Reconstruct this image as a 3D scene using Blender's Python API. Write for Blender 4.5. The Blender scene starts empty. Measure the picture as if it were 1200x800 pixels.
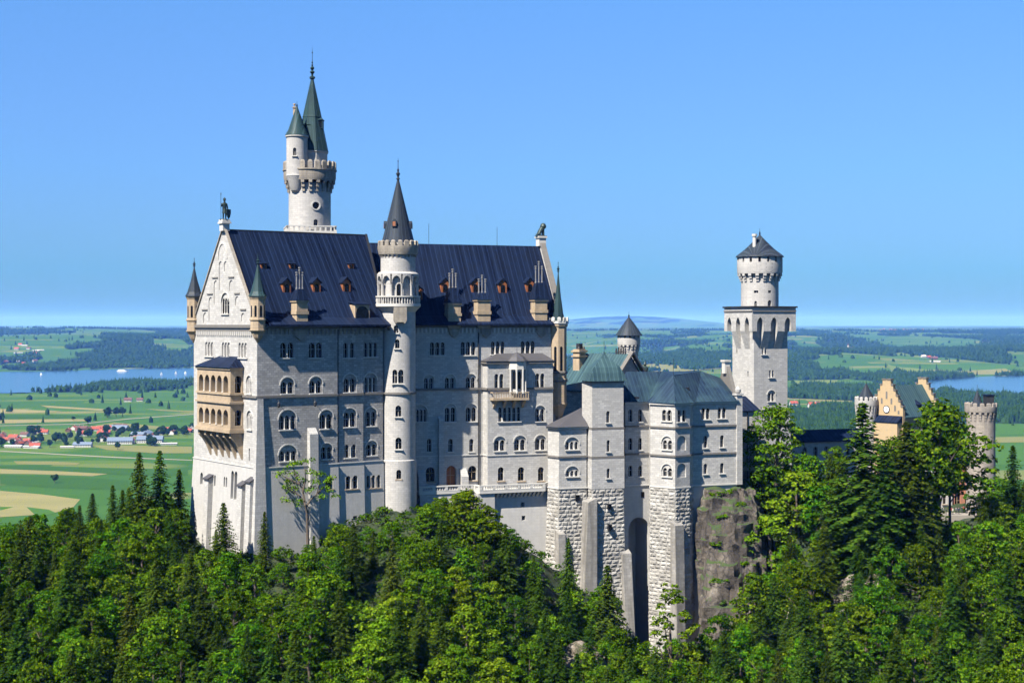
import bpy, bmesh, math, random
import numpy as np
from mathutils import Vector, Matrix, noise
R = math.radians
random.seed(7); np.random.seed(7)
sc = bpy.context.scene
COL = sc.collection

# ------------------------------------------------------------------ camera, sky, sun, exposure
HC, FPX, EYE = 200.0, 1800.0, 380.0          # eye height, focal length and eye level in photo pixels
cd = bpy.data.cameras.new('camera'); cam = bpy.data.objects.new('camera', cd); COL.objects.link(cam)
cam.location = (0, 0, HC); cam.rotation_euler = (R(90), 0, 0)
cd.sensor_width = 36.0; cd.lens = 36.0 * FPX / 1200.0; cd.shift_y = (EYE - 400.0) / 1200.0
cd.clip_start = 1.0; cd.clip_end = 200000.0
sc.camera = cam
SUN_EL, SUN_AZ = 51.0, (-0.649, -0.760)      # height of the sun and the way towards it
SUN_STRENGTH, SKY_STRENGTH, EXPOSURE = 5.0, 0.052, 1.42
HAZE_DENSITY, HAZE_COLOR = 3.5e-5, (0.10, 0.27, 1.0, 1)
wd = bpy.data.worlds.new('World'); sc.world = wd; wd.use_nodes = True
nt = wd.node_tree; bg = nt.nodes['Background']
sky = nt.nodes.new('ShaderNodeTexSky'); sky.sky_type = 'NISHITA'; sky.sun_disc = False
sky.sun_elevation = R(SUN_EL); sky.sun_rotation = math.atan2(SUN_AZ[0], SUN_AZ[1])
sky.altitude = 1000; sky.air_density = 1.0; sky.dust_density = 0.05; sky.ozone_density = 4.5
hsv = nt.nodes.new('ShaderNodeHueSaturation'); hsv.inputs['Saturation'].default_value = 1.30; hsv.inputs['Value'].default_value = 1.0
nt.links.new(sky.outputs[0], hsv.inputs['Color']); 
gtc = nt.nodes.new('ShaderNodeTexCoord'); gsp = nt.nodes.new('ShaderNodeSeparateXYZ'); nt.links.new(gtc.outputs['Generated'], gsp.inputs[0])
gr = nt.nodes.new('ShaderNodeValToRGB'); ge = gr.color_ramp.elements
while len(ge) < 5: ge.new(0.5)
for el, (p, c) in zip(ge, [(0.0,(.12,.27,.52)),(.035,(.24,.44,.72)),(.10,(.68,.76,1.0)),(.21,(1.55,1.18,1.25)),(.5,(1,1,1))]): el.position = p; el.color = (*c, 1)
nt.links.new(gsp.outputs[2], gr.inputs[0])
gm = nt.nodes.new('ShaderNodeMix'); gm.data_type = 'RGBA'; gm.blend_type = 'MULTIPLY'; gm.inputs[0].default_value = 1.0
nt.links.new(hsv.outputs[0], gm.inputs[6]); nt.links.new(gr.outputs[0], gm.inputs[7]); nt.links.new(gm.outputs[2], bg.inputs['Color'])
bg.inputs['Strength'].default_value = SKY_STRENGTH
sl = bpy.data.lights.new('sun', 'SUN'); sun = bpy.data.objects.new('sun', sl); COL.objects.link(sun)
sl.energy = SUN_STRENGTH; sl.angle = R(0.53); sl.color = (1.0, 0.95, 0.87)
sv = Vector((SUN_AZ[0] * math.cos(R(SUN_EL)), SUN_AZ[1] * math.cos(R(SUN_EL)), math.sin(R(SUN_EL))))
sun.rotation_euler = sv.to_track_quat('Z', 'Y').to_euler(); sun.location = (-300, -300, 600)
sc.view_settings.view_transform = 'Standard'; sc.view_settings.look = 'None'
sc.view_settings.exposure = EXPOSURE; sc.view_settings.gamma = 1.0; sc.view_settings.use_curve_mapping = False
sc.render.engine = 'CYCLES'
cy = sc.cycles
cy.max_bounces = 5; cy.diffuse_bounces = 2; cy.glossy_bounces = 2; cy.transmission_bounces = 2; cy.transparent_max_bounces = 4; cy.volume_bounces = 0
cy.use_denoising = True; cy.denoiser = 'OPENIMAGEDENOISE'; cy.denoising_input_passes = 'RGB_ALBEDO_NORMAL'; cy.denoising_prefilter = 'FAST'
cy.sample_clamp_indirect = 4.0

# ------------------------------------------------------------------ naming, parenting
def tag(o, label=None, cat=None, group=None, kind=None):
    if label: o['label'] = label
    if cat: o['category'] = cat
    if group: o['group'] = group
    if kind: o['kind'] = kind
    return o
def empty(name, loc, rz=0.0):
    o = bpy.data.objects.new(name, None); COL.objects.link(o)
    o.location = loc; o.rotation_euler = (0, 0, rz); o.empty_display_size = 1
    return o

# ------------------------------------------------------------------ mesh collector
class MB:
    def __init__(s): s.v = []; s.f = []; s.m = []
    def add(s, vs, fs, m=0):
        b = len(s.v); s.v += [tuple(p) for p in vs]
        for f in fs: s.f.append(tuple(i + b for i in f)); s.m.append(m)
    def box(s, x0, x1, y0, y1, z0, z1, m=0):
        s.add([(x0,y0,z0),(x1,y0,z0),(x1,y1,z0),(x0,y1,z0),(x0,y0,z1),(x1,y0,z1),(x1,y1,z1),(x0,y1,z1)],
              [(3,2,1,0),(4,5,6,7),(0,1,5,4),(1,2,6,5),(2,3,7,6),(3,0,4,7)], m)
    def frustum(s, p0, z0, p1, z1, m=0):
        n = len(p0)
        s.add([(x,y,z0) for x,y in p0] + [(x,y,z1) for x,y in p1],
              [tuple(range(n))[::-1], tuple(range(n, 2*n))] + [(i,(i+1)%n,(i+1)%n+n,i+n) for i in range(n)], m)
    def prism(s, p, z0, z1, m=0): s.frustum(p, z0, p, z1, m)
    def pyramid(s, p, z0, apex, m=0):
        n = len(p); s.add([(x,y,z0) for x,y in p] + [apex], [tuple(range(n))[::-1]] + [(i,(i+1)%n,n) for i in range(n)], m)
    def lathe(s, prof, cx=0, cy=0, n=32, m=0, a0=0.0):
        vs = []; fs = []
        for r, z in prof:
            for k in range(n):
                a = a0 + 2*math.pi*k/n; vs.append((cx + max(r,1e-4)*math.cos(a), cy + max(r,1e-4)*math.sin(a), z))
        for i in range(len(prof)-1):
            for k in range(n):
                k2 = (k+1) % n; fs.append((i*n+k, i*n+k2, (i+1)*n+k2, (i+1)*n+k))
        fs.append(tuple(range(n))[::-1]); fs.append(tuple(range((len(prof)-1)*n, len(prof)*n)))
        s.add(vs, fs, m)
    def tube(s, pts, rad, n=6, m=0):
        vs = []; fs = []; P = [Vector(p) for p in pts]
        for i, p in enumerate(P):
            d = (P[min(i+1,len(P)-1)] - P[max(i-1,0)]).normalized()
            u = d.cross(Vector((0.31,0.9,0.2))).normalized(); w = d.cross(u)
            r = rad[i] if hasattr(rad,'__len__') else rad
            for k in range(n):
                a = 2*math.pi*k/n; vs.append(p + (u*math.cos(a) + w*math.sin(a))*r)
        for i in range(len(P)-1):
            for k in range(n):
                k2 = (k+1)%n; fs.append((i*n+k, i*n+k2, (i+1)*n+k2, (i+1)*n+k))
        fs.append(tuple(range(n))[::-1]); fs.append(tuple(range((len(P)-1)*n, len(P)*n)))
        s.add(vs, fs, m)
    def plate(s, pl, outline, w0, w1, m=0):
        """outline [(a, z)] in the vertical wall plane pl, drawn out along its normal from w0 to w1"""
        n = len(outline)
        vs = [pl.at(a, z, w0) for a, z in outline] + [pl.at(a, z, w1) for a, z in outline]
        s.add(vs, [tuple(range(n))[::-1], tuple(range(n, 2*n))] + [(i,(i+1)%n,(i+1)%n+n,i+n) for i in range(n)], m)
    def quad(s, a, b, c, d, m=0): s.add([a,b,c,d], [(0,1,2,3)], m)
    def mesh(s, name, mats, smooth=True, fix=True):
        me = bpy.data.meshes.new(name); me.from_pydata(s.v, [], s.f)
        for mt in mats: me.materials.append(mt)
        if max(s.m, default=0): me.polygons.foreach_set('material_index', s.m)
        if fix:
            bm = bmesh.new(); bm.from_mesh(me); bmesh.ops.recalc_face_normals(bm, faces=bm.faces); bm.to_mesh(me); bm.free()
        if smooth:
            me.polygons.foreach_set('use_smooth', [True]*len(me.polygons)); me.set_sharp_from_angle(angle=R(28))
        me.update(); return me
    def build(s, name, mats, parent=None, smooth=True, fix=True):
        if not isinstance(mats, (list, tuple)): mats = [mats]
        o = bpy.data.objects.new(name, s.mesh(name, mats, smooth, fix)); COL.objects.link(o)
        if parent is not None: o.parent = parent
        return o

class Plane:
    """a vertical wall plane: origin p, unit way d to the right as seen from outside; its normal points out"""
    def __init__(s, p, d):
        L = math.hypot(*d); s.p = p; s.d = (d[0]/L, d[1]/L); s.n = (s.d[1], -s.d[0])
    def at(s, a, z, w=0.0): return (s.p[0] + s.d[0]*a + s.n[0]*w, s.p[1] + s.d[1]*a + s.n[1]*w, z)

class Fr:
    """a building's own axes: x along its front, y into the building, z up from its base"""
    def __init__(s, px, Y, beta, py_base):
        s.O = ((px-600)/FPX*Y, Y); s.b = R(beta); s.c = math.cos(s.b); s.s = math.sin(s.b)
        s.zb = HC - (py_base-EYE)/FPX*Y
    def thing(s, name, label, cat, group=None):
        return tag(empty(name, (s.O[0], s.O[1], s.zb), s.b), label, cat, group)
    def u(s, px, y=0.0):
        k = (px-600)/FPX; return (k*(s.O[1]+y*s.c) - s.O[0] + y*s.s)/(s.c - k*s.s)
    def v(s, px, x=0.0):
        k = (px-600)/FPX; return (s.O[0] + x*s.c - k*(s.O[1]+x*s.s))/(s.s + k*s.c)
    def z(s, py, x=0.0, y=0.0):
        return HC + (EYE-py)/FPX*(s.O[1]+x*s.s+y*s.c) - s.zb
    def world(s, x, y, z=0): return (s.O[0]+x*s.c-y*s.s, s.O[1]+x*s.s+y*s.c, s.zb+z)
def at(px, py, Y): return ((px-600)/FPX*Y, Y, HC-(py-EYE)/FPX*Y)

# ------------------------------------------------------------------ materials
def new_mat(name):
    m = bpy.data.materials.new(name); m.use_nodes = True
    nt = m.node_tree; b = nt.nodes['Principled BSDF']; return m, nt, b
def N(nt, t, **kw):
    n = nt.nodes.new(t)
    for k, v in kw.items(): setattr(n, k, v)
    return n
def math_node(nt, op, a, b=None):
    n = N(nt, 'ShaderNodeMath', operation=op)
    for i, x in enumerate((a, b)):
        if x is None: continue
        if isinstance(x, (int, float)): n.inputs[i].default_value = x
        else: nt.links.new(x, n.inputs[i])
    return n.outputs[0]
def wall_coords(nt, radius=None):
    """(way along the wall, height) on flat walls; (arc, height) on round ones"""
    tc = N(nt, 'ShaderNodeTexCoord'); sp = N(nt, 'ShaderNodeSeparateXYZ'); nt.links.new(tc.outputs['Object'], sp.inputs[0])
    if radius:
        h = math_node(nt, 'MULTIPLY', math_node(nt, 'ARCTAN2', sp.outputs[1], sp.outputs[0]), radius)
    else:
        g = N(nt, 'ShaderNodeNewGeometry'); vt = N(nt, 'ShaderNodeVectorTransform', vector_type='NORMAL', convert_from='WORLD', convert_to='OBJECT')
        nt.links.new(g.outputs['Normal'], vt.inputs[0]); sn = N(nt, 'ShaderNodeSeparateXYZ'); nt.links.new(vt.outputs[0], sn.inputs[0])
        side = math_node(nt, 'GREATER_THAN', math_node(nt, 'ABSOLUTE', sn.outputs[0]), math_node(nt, 'ABSOLUTE', sn.outputs[1]))
        mx = N(nt, 'ShaderNodeMix', data_type='FLOAT'); nt.links.new(side, mx.inputs[0]); nt.links.new(sp.outputs[0], mx.inputs[2]); nt.links.new(sp.outputs[1], mx.inputs[3])
        h = mx.outputs[0]
    cb = N(nt, 'ShaderNodeCombineXYZ'); nt.links.new(h, cb.inputs[0]); nt.links.new(sp.outputs[2], cb.inputs[1])
    return cb.outputs[0], tc
def ramp(nt, fac, stops):
    r = N(nt, 'ShaderNodeValToRGB'); e = r.color_ramp.elements
    while len(e) < len(stops): e.new(0.5)
    for el, (p, c) in zip(e, stops): el.position = p; el.color = (*c, 1)
    nt.links.new(fac, r.inputs[0]); return r.outputs[0]
def mixc(nt, fac, a, b, blend='MIX'):
    m = N(nt, 'ShaderNodeMix', data_type='RGBA', blend_type=blend)
    for i, x in ((0, fac), (6, a), (7, b)):
        if isinstance(x, (int, float)): m.inputs[i].default_value = x
        elif isinstance(x, tuple): m.inputs[i].default_value = (*x, 1)
        else: nt.links.new(x, m.inputs[i])
    return m.outputs[2]
def noise_tex(nt, vec, scale, detail=4, rough=0.55, scl=None):
    if scl:
        mp = N(nt, 'ShaderNodeMapping'); mp.inputs['Scale'].default_value = scl; nt.links.new(vec, mp.inputs[0]); vec = mp.outputs[0]
    n = N(nt, 'ShaderNodeTexNoise'); n.inputs['Scale'].default_value = scale; n.inputs['Detail'].default_value = detail; n.inputs['Roughness'].default_value = rough
    nt.links.new(vec, n.inputs['Vector']); return n.outputs[0]
def stone(name, c1, c2, mortar, bw=1.0, bh=0.42, radius=None, bump=0.5, stain=(0.30,0.29,0.27), amount=0.5, msize=0.02):
    m, nt, b = new_mat(name); co, tc = wall_coords(nt, radius)
    br = N(nt, 'ShaderNodeTexBrick'); nt.links.new(co, br.inputs['Vector'])
    br.inputs['Color1'].default_value = (*c1,1); br.inputs['Color2'].default_value = (*c2,1); br.inputs['Mortar'].default_value = (*mortar,1)
    br.inputs['Scale'].default_value = 1.0; br.inputs['Brick Width'].default_value = bw; br.inputs['Row Height'].default_value = bh
    br.inputs['Mortar Size'].default_value = msize; br.inputs['Mortar Smooth'].default_value = 0.3; br.inputs['Bias'].default_value = 0.0
    blot = noise_tex(nt, tc.outputs['Object'], 0.9, 6, 0.65); area = noise_tex(nt, tc.outputs['Object'], 0.13, 4, 0.6)
    c = mixc(nt, ramp(nt, blot, [(0.35,(0,0,0)),(0.72,(0.6,)*3)]), br.outputs['Color'], stain)
    c = mixc(nt, ramp(nt, area, [(0.40,(0,0,0)),(0.68,(0.42,)*3)]), c, stain)
    st = noise_tex(nt, co, 1.0, 5, 0.6, (0.9, 0.06, 1))            # rain streaks
    f = ramp(nt, st, [(0.46,(0,0,0)),(0.70,(min(1,amount*1.25),)*3)])
    c = mixc(nt, f, c, stain)
    nt.links.new(c, b.inputs['Base Color']); b.inputs['Roughness'].default_value = 0.9; b.inputs['Specular IOR Level'].default_value = 0.2
    fine = noise_tex(nt, tc.outputs['Object'], 5.0, 5, 0.7)
    h = math_node(nt, 'ADD', math_node(nt, 'MULTIPLY', br.outputs['Fac'], -0.5), math_node(nt, 'MULTIPLY', fine, 1.0))
    bp = N(nt, 'ShaderNodeBump'); bp.inputs['Strength'].default_value = bump; bp.inputs['Distance'].default_value = 0.12
    nt.links.new(h, bp.inputs['Height']); nt.links.new(bp.outputs[0], b.inputs['Normal']); return m
def metal_roof(name, base, pale, tint, radius=None, pitch=1.05, rough=0.5):
    m, nt, b = new_mat(name); co, tc = wall_coords(nt, radius)
    sp = N(nt, 'ShaderNodeSeparateXYZ'); nt.links.new(co, sp.inputs[0])
    fr = math_node(nt, 'FRACT', math_node(nt, 'DIVIDE', sp.outputs[0], pitch))
    seam = math_node(nt, 'LESS_THAN', math_node(nt, 'ABSOLUTE', math_node(nt, 'SUBTRACT', fr, 0.5)), 0.085)
    wn = N(nt, 'ShaderNodeTexWhiteNoise', noise_dimensions='1D'); nt.links.new(math_node(nt, 'FLOOR', math_node(nt, 'DIVIDE', sp.outputs[0], pitch)), wn.inputs['W'])
    st = noise_tex(nt, co, 1.0, 5, 0.6, (0.7, 0.035, 1)); bl = noise_tex(nt, tc.outputs['Object'], 0.22, 5, 0.65)
    c = mixc(nt, ramp(nt, st, [(0.40,(0,0,0)),(0.72,(0.8,)*3)]), base, pale)
    c = mixc(nt, ramp(nt, bl, [(0.45,(0,0,0)),(0.72,(0.7,)*3)]), c, tint)
    c = mixc(nt, math_node(nt, 'MULTIPLY', wn.outputs[0], 0.35), c, pale)
    c = mixc(nt, math_node(nt, 'MULTIPLY', seam, 0.45), c, tuple(min(1,x*1.7) for x in pale))
    nt.links.new(c, b.inputs['Base Color']); b.inputs['Roughness'].default_value = rough; b.inputs['Metallic'].default_value = 0.0
    b.inputs['Specular IOR Level'].default_value = 0.10
    bp = N(nt, 'ShaderNodeBump'); bp.inputs['Strength'].default_value = 0.7; bp.inputs['Distance'].default_value = 0.08
    nt.links.new(seam, bp.inputs['Height']); nt.links.new(bp.outputs[0], b.inputs['Normal']); return m
def plain(name, col, rough=0.8, var=0.25, scale=1.5, metallic=0.0):
    m, nt, b = new_mat(name); tc = N(nt, 'ShaderNodeTexCoord')
    n = noise_tex(nt, tc.outputs['Object'], scale, 5, 0.6)
    c = mixc(nt, n, tuple(x*(1-var) for x in col), tuple(min(1, x*(1+var)) for x in col))
    nt.links.new(c, b.inputs['Base Color']); b.inputs['Roughness'].default_value = rough; b.inputs['Metallic'].default_value = metallic
    return m
M = {}
LIME1, LIME2, MORT = (0.47,0.45,0.42), (0.32,0.307,0.29), (0.20,0.194,0.188)
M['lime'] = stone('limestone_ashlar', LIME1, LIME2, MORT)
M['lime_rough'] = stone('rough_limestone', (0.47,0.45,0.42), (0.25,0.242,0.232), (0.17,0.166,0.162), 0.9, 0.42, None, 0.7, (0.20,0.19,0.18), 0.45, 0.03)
M['lime_round'] = stone('limestone_ashlar_round', (0.45,0.425,0.395), (0.36,0.34,0.32), (0.26,0.245,0.23), 1.0, 0.42, 3.4)
M['plaster'] = stone('pale_plinth_stone', (0.40,0.385,0.36), (0.375,0.36,0.34), (0.33,0.32,0.305), 1.4, 0.6, None, 0.3)
M['trim'] = plain('dressed_stone', (0.42,0.40,0.365), 0.85, 0.15)
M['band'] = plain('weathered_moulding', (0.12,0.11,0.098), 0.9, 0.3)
M['sand'] = stone('yellow_sandstone', (0.42,0.325,0.215), (0.37,0.285,0.19), (0.27,0.205,0.135), 1.1, 0.5, None, 0.35, (0.22,0.17,0.12), 0.5)
M['buff'] = stone('buff_weathered_stone', (0.36,0.315,0.25), (0.30,0.265,0.215), (0.22,0.195,0.16), 0.9, 0.45, None, 0.35, (0.13,0.115,0.10), 0.6)
M['brick'] = stone('yellow_brick', (0.36,0.275,0.165), (0.31,0.24,0.15), (0.29,0.235,0.16), 0.5, 0.2, None, 0.3, (0.40,0.28,0.15), 0.4)
M['redbrick'] = stone('red_brick', (0.42,0.16,0.09), (0.36,0.14,0.08), (0.40,0.26,0.18), 0.5, 0.2, None, 0.3, (0.25,0.12,0.08), 0.4)
M['rustic'] = plain('rock_faced_stone', (0.29,0.277,0.257), 0.92, 0.4, 0.9)
M['beige_round'] = stone('beige_limestone_round', (0.35,0.305,0.255), (0.28,0.245,0.205), (0.20,0.175,0.15), 1.0, 0.45, 3.4, 0.6, (0.17,0.15,0.13), 0.6)
def rock_faced():
    m, nt, b = new_mat('rock_faced_blocks'); tc = N(nt,'ShaderNodeTexCoord'); g = N(nt,'ShaderNodeNewGeometry'); n = noise_tex(nt, tc.outputs['Object'], 1.6, 6, .7); n2 = noise_tex(nt, tc.outputs['Object'], .25, 4, .6)
    c = ramp(nt, math_node(nt,'ADD',math_node(nt,'MULTIPLY',g.outputs['Random Per Island'],.6),math_node(nt,'MULTIPLY',n,.5)), [(.15,(.16,.152,.14)),(.5,(.28,.268,.245)),(.85,(.37,.352,.32))]); c = mixc(nt, ramp(nt, n2, [(.45,(0,0,0)),(.7,(.55,)*3)]), c, (.15,.135,.11))
    nt.links.new(c,b.inputs['Base Color']); b.inputs['Roughness'].default_value = .95; b.inputs['Specular IOR Level'].default_value = .1; bp = N(nt,'ShaderNodeBump'); bp.inputs['Distance'].default_value = .25; bp.inputs['Strength'].default_value = .9; nt.links.new(n,bp.inputs['Height']); nt.links.new(bp.outputs[0],b.inputs['Normal']); return m
M['rustic_block'] = rock_faced()
M['butt'] = stone('weathered_buttress_stone', (0.34,0.322,0.295), (0.26,0.247,0.228), (0.17,0.163,0.153), 1.2, 0.6, None, 0.5, (0.13,0.12,0.105), 0.8)
M['slate'] = metal_roof('dark_blue_sheet_roof', (0.0014,0.0036,0.013), (0.011,0.020,0.046), (0.005,0.007,0.014))
M['slate_round'] = metal_roof('dark_sheet_cone', (0.013,0.017,0.027), (0.04,0.05,0.062), (0.02,0.033,0.038), 2.2, 0.6)
M['copper'] = metal_roof('green_copper_roof', (0.020,0.043,0.054), (0.055,0.100,0.104), (0.014,0.027,0.046), None, 0.9)
M['copper_round'] = metal_roof('green_copper_cone', (0.012,0.029,0.032), (0.034,0.064,0.066), (0.012,0.018,0.027), 1.6, 0.5)
M['copper_blue'] = metal_roof('blue_green_copper_roof', (0.006,0.012,0.028), (0.025,0.048,0.074), (0.042,0.082,0.084), None, 0.8)
M['grey_roof'] = plain('grey_sheet_roof', (0.045,0.043,0.047), 0.65, 0.25, 0.6)
m, nt, b = new_mat('window_glass'); b.inputs['Base Color'].default_value = (0.004,0.0045,0.005,1); b.inputs['Roughness'].default_value = 0.25; b.inputs['Specular IOR Level'].default_value = 0.25; M['glass'] = m
M['wood'] = plain('orange_brown_wood', (0.20,0.065,0.018), 0.7, 0.3)
M['bronze'] = plain('green_bronze', (0.02,0.036,0.033), 0.55, 0.4, 2.0, 0.3)
M['iron'] = plain('dark_iron', (0.014,0.014,0.016), 0.6, 0.3)
M['potstone'] = plain('pale_chimney_pot', (0.13,0.13,0.135), 0.8, 0.5, 3.0)

# ------------------------------------------------------------------ windows and cut walls
def arch(c, z0, z1, w, seg=8, pointed=False):
    r = w/2.0; zs = max(z0 + 0.05, z1 - r)
    top = [(c + r*math.cos(math.pi*k/seg), zs + (z1-zs)*math.sin(math.pi*k/seg)) for k in range(seg+1)]
    if pointed: top = [(c+r, zs-r*0.6), (c+r*0.8, zs), (c+r*0.45, zs+r*0.6), (c, z1), (c-r*0.45, zs+r*0.6), (c-r*0.8, zs), (c-r, zs-r*0.6)]
    return [(c-r, z0), (c+r, z0)] + top
def rect(c, z0, z1, w): return [(c-w/2,z0),(c+w/2,z0),(c+w/2,z1),(c-w/2,z1)]
class Wall:
    """a solid wall body whose openings are cut into it; each opening then gets its window part and pane"""
    def __init__(s, thing, mats): s.t = thing; s.mats = mats; s.mb = MB(); s.c1 = MB(); s.c2 = MB(); s.wins = []
    def blind(s, pl, outline, depth=0.25): s.c1.plate(pl, outline, 0.6, -depth)
    def window(s, pl, a0, a1, z0, z1, n=1, hood=False, gap=0.28, depth=0.55, flat=False, sill=True, blind=False, trim='trim', name='window', pane='glass', pointed=False):
        W = a1 - a0; lw = (W - gap*(n-1))/n; shape = rect if flat else (lambda c,b,t,w: arch(c,b,t,w,8,pointed))
        rec = 0.0; fr = MB(); pn = MB()
        if hood:
            rec = 0.18; zt = z1; ow = W + 0.5; oz1 = z1
            s.c1.plate(pl, arch((a0+a1)/2, z0, oz1, ow, 12), 0.6, -rec)
            z1 = z1 - ow*0.30
            outer = arch((a0+a1)/2, oz1-ow*0.5-0.05, oz1+0.22, ow+0.44, 12); inner = arch((a0+a1)/2, oz1-ow*0.5-0.05, oz1, ow, 12)
            k = len(outer); o2 = outer[2:]; i2 = inner[2:]
            for j in range(len(o2)-1): fr.plate(pl, [o2[j], i2[j], i2[j+1], o2[j+1]], -0.01, 0.10)
        for i in range(n):
            c = a0 + lw/2 + i*(lw+gap); ol = shape(c, z0, z1, lw)
            if blind: continue
            s.c2.plate(pl, ol, 0.6, -(depth+rec))
            pn.add([pl.at(a, z, -(depth+rec)+0.06) for a, z in ol], [tuple(range(len(ol)))])
            fr.plate(pl, rect(c, z0, z0+(z1-z0)*0.93, 0.07), -(depth+rec)+0.07, -(depth+rec)+0.16)
            fr.plate(pl, rect(c, z0+(z1-z0)*0.55, z0+(z1-z0)*0.55+0.07, lw), -(depth+rec)+0.07, -(depth+rec)+0.14)
            if i < n-1:                                                # slim column and capital before the gap
                g = c + lw/2 + gap/2; p = pl.at(g, 0, -rec+0.03); sp_ = z1 - lw/2
                fr.lathe([(0.17,z0),(0.17,z0+0.12),(0.10,z0+0.18),(0.10,sp_-0.22),(0.19,sp_)], p[0], p[1], 8)
        if sill: fr.plate(pl, [(a0-0.25,z0-0.22),(a1+0.25,z0-0.22),(a1+0.25,z0-0.005),(a0-0.25,z0-0.005)], 0.004, 0.26)
        w = fr.build(name, M[trim], s.t)
        if pn.f: pn.build('pane', M[pane], w, fix=False, smooth=False)
        return w
    def build(s, name='wall'):
        o = s.mb.build(name, s.mats, s.t, smooth=False)
        for c in (s.c1, s.c2):
            if not c.f: continue
            k = c.build('cutter', s.mats, s.t, smooth=False)
            md = o.modifiers.new('cut', 'BOOLEAN'); md.operation = 'DIFFERENCE'; md.solver = 'EXACT'; md.object = k
            dg = bpy.context.evaluated_depsgraph_get(); me = bpy.data.meshes.new_from_object(o.evaluated_get(dg))
            o.modifiers.clear(); old = o.data; o.data = me; bpy.data.meshes.remove(old)
            kd = k.data; bpy.data.objects.remove(k); bpy.data.meshes.remove(kd)
        o.data.name = name
        o.data.polygons.foreach_set('use_smooth', [True]*len(o.data.polygons)); o.data.set_sharp_from_angle(angle=R(25))
        return o
def ngon(cx, cy, r, n, a0=0.0): return [(cx + r*math.cos(a0+2*math.pi*k/n), cy + r*math.sin(a0+2*math.pi*k/n)) for k in range(n)]
def finial(mb, x, y, z, h, m=0, r=0.22):
    mb.lathe([(r*0.5,z-0.4),(r*0.55,z),(r*1.5,z+h*0.06),(r*0.6,z+h*0.14),(r*1.1,z+h*0.22),(r*1.6,z+h*0.29),(r*0.5,z+h*0.38),(r*0.9,z+h*0.45),(r*0.3,z+h*0.52),(r*0.2,z+h*0.8),(r*0.55,z+h*0.84),(r*0.15,z+h*0.88),(0.02,z+h)], x, y, 8, m)
def merlons(mb, cx, cy, r, z0, h, n, th=0.45, frac=0.55, m=0, a0=0.0, sides=None):
    for k in range(n):
        a = a0 + 2*math.pi*k/n; da = math.pi*frac/n
        P = []
        for rr, s_ in ((r-th, -1), (r, -1), (r, 1), (r-th, 1)): P.append((cx+rr*math.cos(a+s_*da), cy+rr*math.sin(a+s_*da)))
        mb.prism(P, z0, z0+h*0.8, m)
        Q = [(p[0]*0.5+(cx+(r-th/2)*math.cos(a))*0.5, p[1]*0.5+(cy+(r-th/2)*math.sin(a))*0.5) for p in P]
        mb.frustum(P, z0+h*0.8, Q, z0+h, m)
def corbels(mb, cx, cy, r0, r1, z0, z1, n, frac=0.45, m=0):
    """stepped brackets round a drum from r0 out to r1"""
    for k in range(n):
        a = 2*math.pi*(k+0.5)/n; da = math.pi*frac/n
        for j in range(3):
            ra = r0 + (r1-r0)*(j+1)/3.0; za = z0 + (z1-z0)*j/3.0
            P = [(cx+rr*math.cos(a+s_*da), cy+rr*math.sin(a+s_*da)) for rr, s_ in ((r0-0.2,-1),(ra,-1),(ra,1),(r0-0.2,1))]
            mb.prism(P, za, z1, m)
def frieze(mb, pl, a0, a1, z0, z1, step=0.9, w=0.3, m=0):
    n = max(1, int((a1-a0)/step)); st = (a1-a0)/n
    for k in range(n): mb.plate(pl, rect(a0+st*(k+0.5), z0, z1, st*0.42), 0.003, w, m)
def course(mb, pl, a0, a1, z, h=0.35, w=0.28, m=0):
    mb.plate(pl, [(a0,z-h/2),(a1,z-h/2),(a1,z+h/2),(a0,z+h/2)], 0.004, w, m)
def gable_roof(x0, x1, y0, y1, z0, zr, over=0.5, xr0=None, xr1=None, th=0.35, x0b=None, x1b=None):
    """ridge along x; xr0/xr1 and x0b/x1b let the ends lean in plan"""
    xr0 = x0 if xr0 is None else xr0; xr1 = x1 if xr1 is None else xr1
    x0b = x0 if x0b is None else x0b; x1b = x1 if x1b is None else x1b
    mb = MB(); ym = (y0+y1)/2; sl_ = (zr-z0)/(ym-y0); d = over*sl_
    top = [(x0,y0-over,z0-d),(x1,y0-over,z0-d),(xr1,ym,zr),(xr0,ym,zr),(x0b,y1+over,z0-d),(x1b,y1+over,z0-d)]
    bot = [(a,b,c-th) for a,b,c in top]
    mb.add(top+bot, [(0,1,2,3),(3,2,5,4),(7,6,9,8),(8,9,10,11),(0,6,7,1),(4,5,11,10),(0,3,9,6),(3,4,10,9),(1,7,8,2),(2,8,11,5)])
    return mb
def eaves_skirt(x0, x1, zE, slope, over=1.7, y0=0.0, side=-1, yin=1.1, th=0.3):
    """flatter strip of roof carried out over the wall head"""
    mb = MB(); a, b = y0+side*over, y0-side*yin; za, zb = zE+0.12, zE+0.05+slope*yin+0.03
    mb.add([(x0,a,za),(x1,a,za),(x1,b,zb),(x0,b,zb),(x0,a,za-th),(x1,a,za-th),(x1,b,zb-th),(x0,b,zb-th)],[(0,1,2,3),(7,6,5,4),(0,4,5,1),(1,5,6,2),(2,6,7,3),(3,7,4,0)])
    return mb
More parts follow.
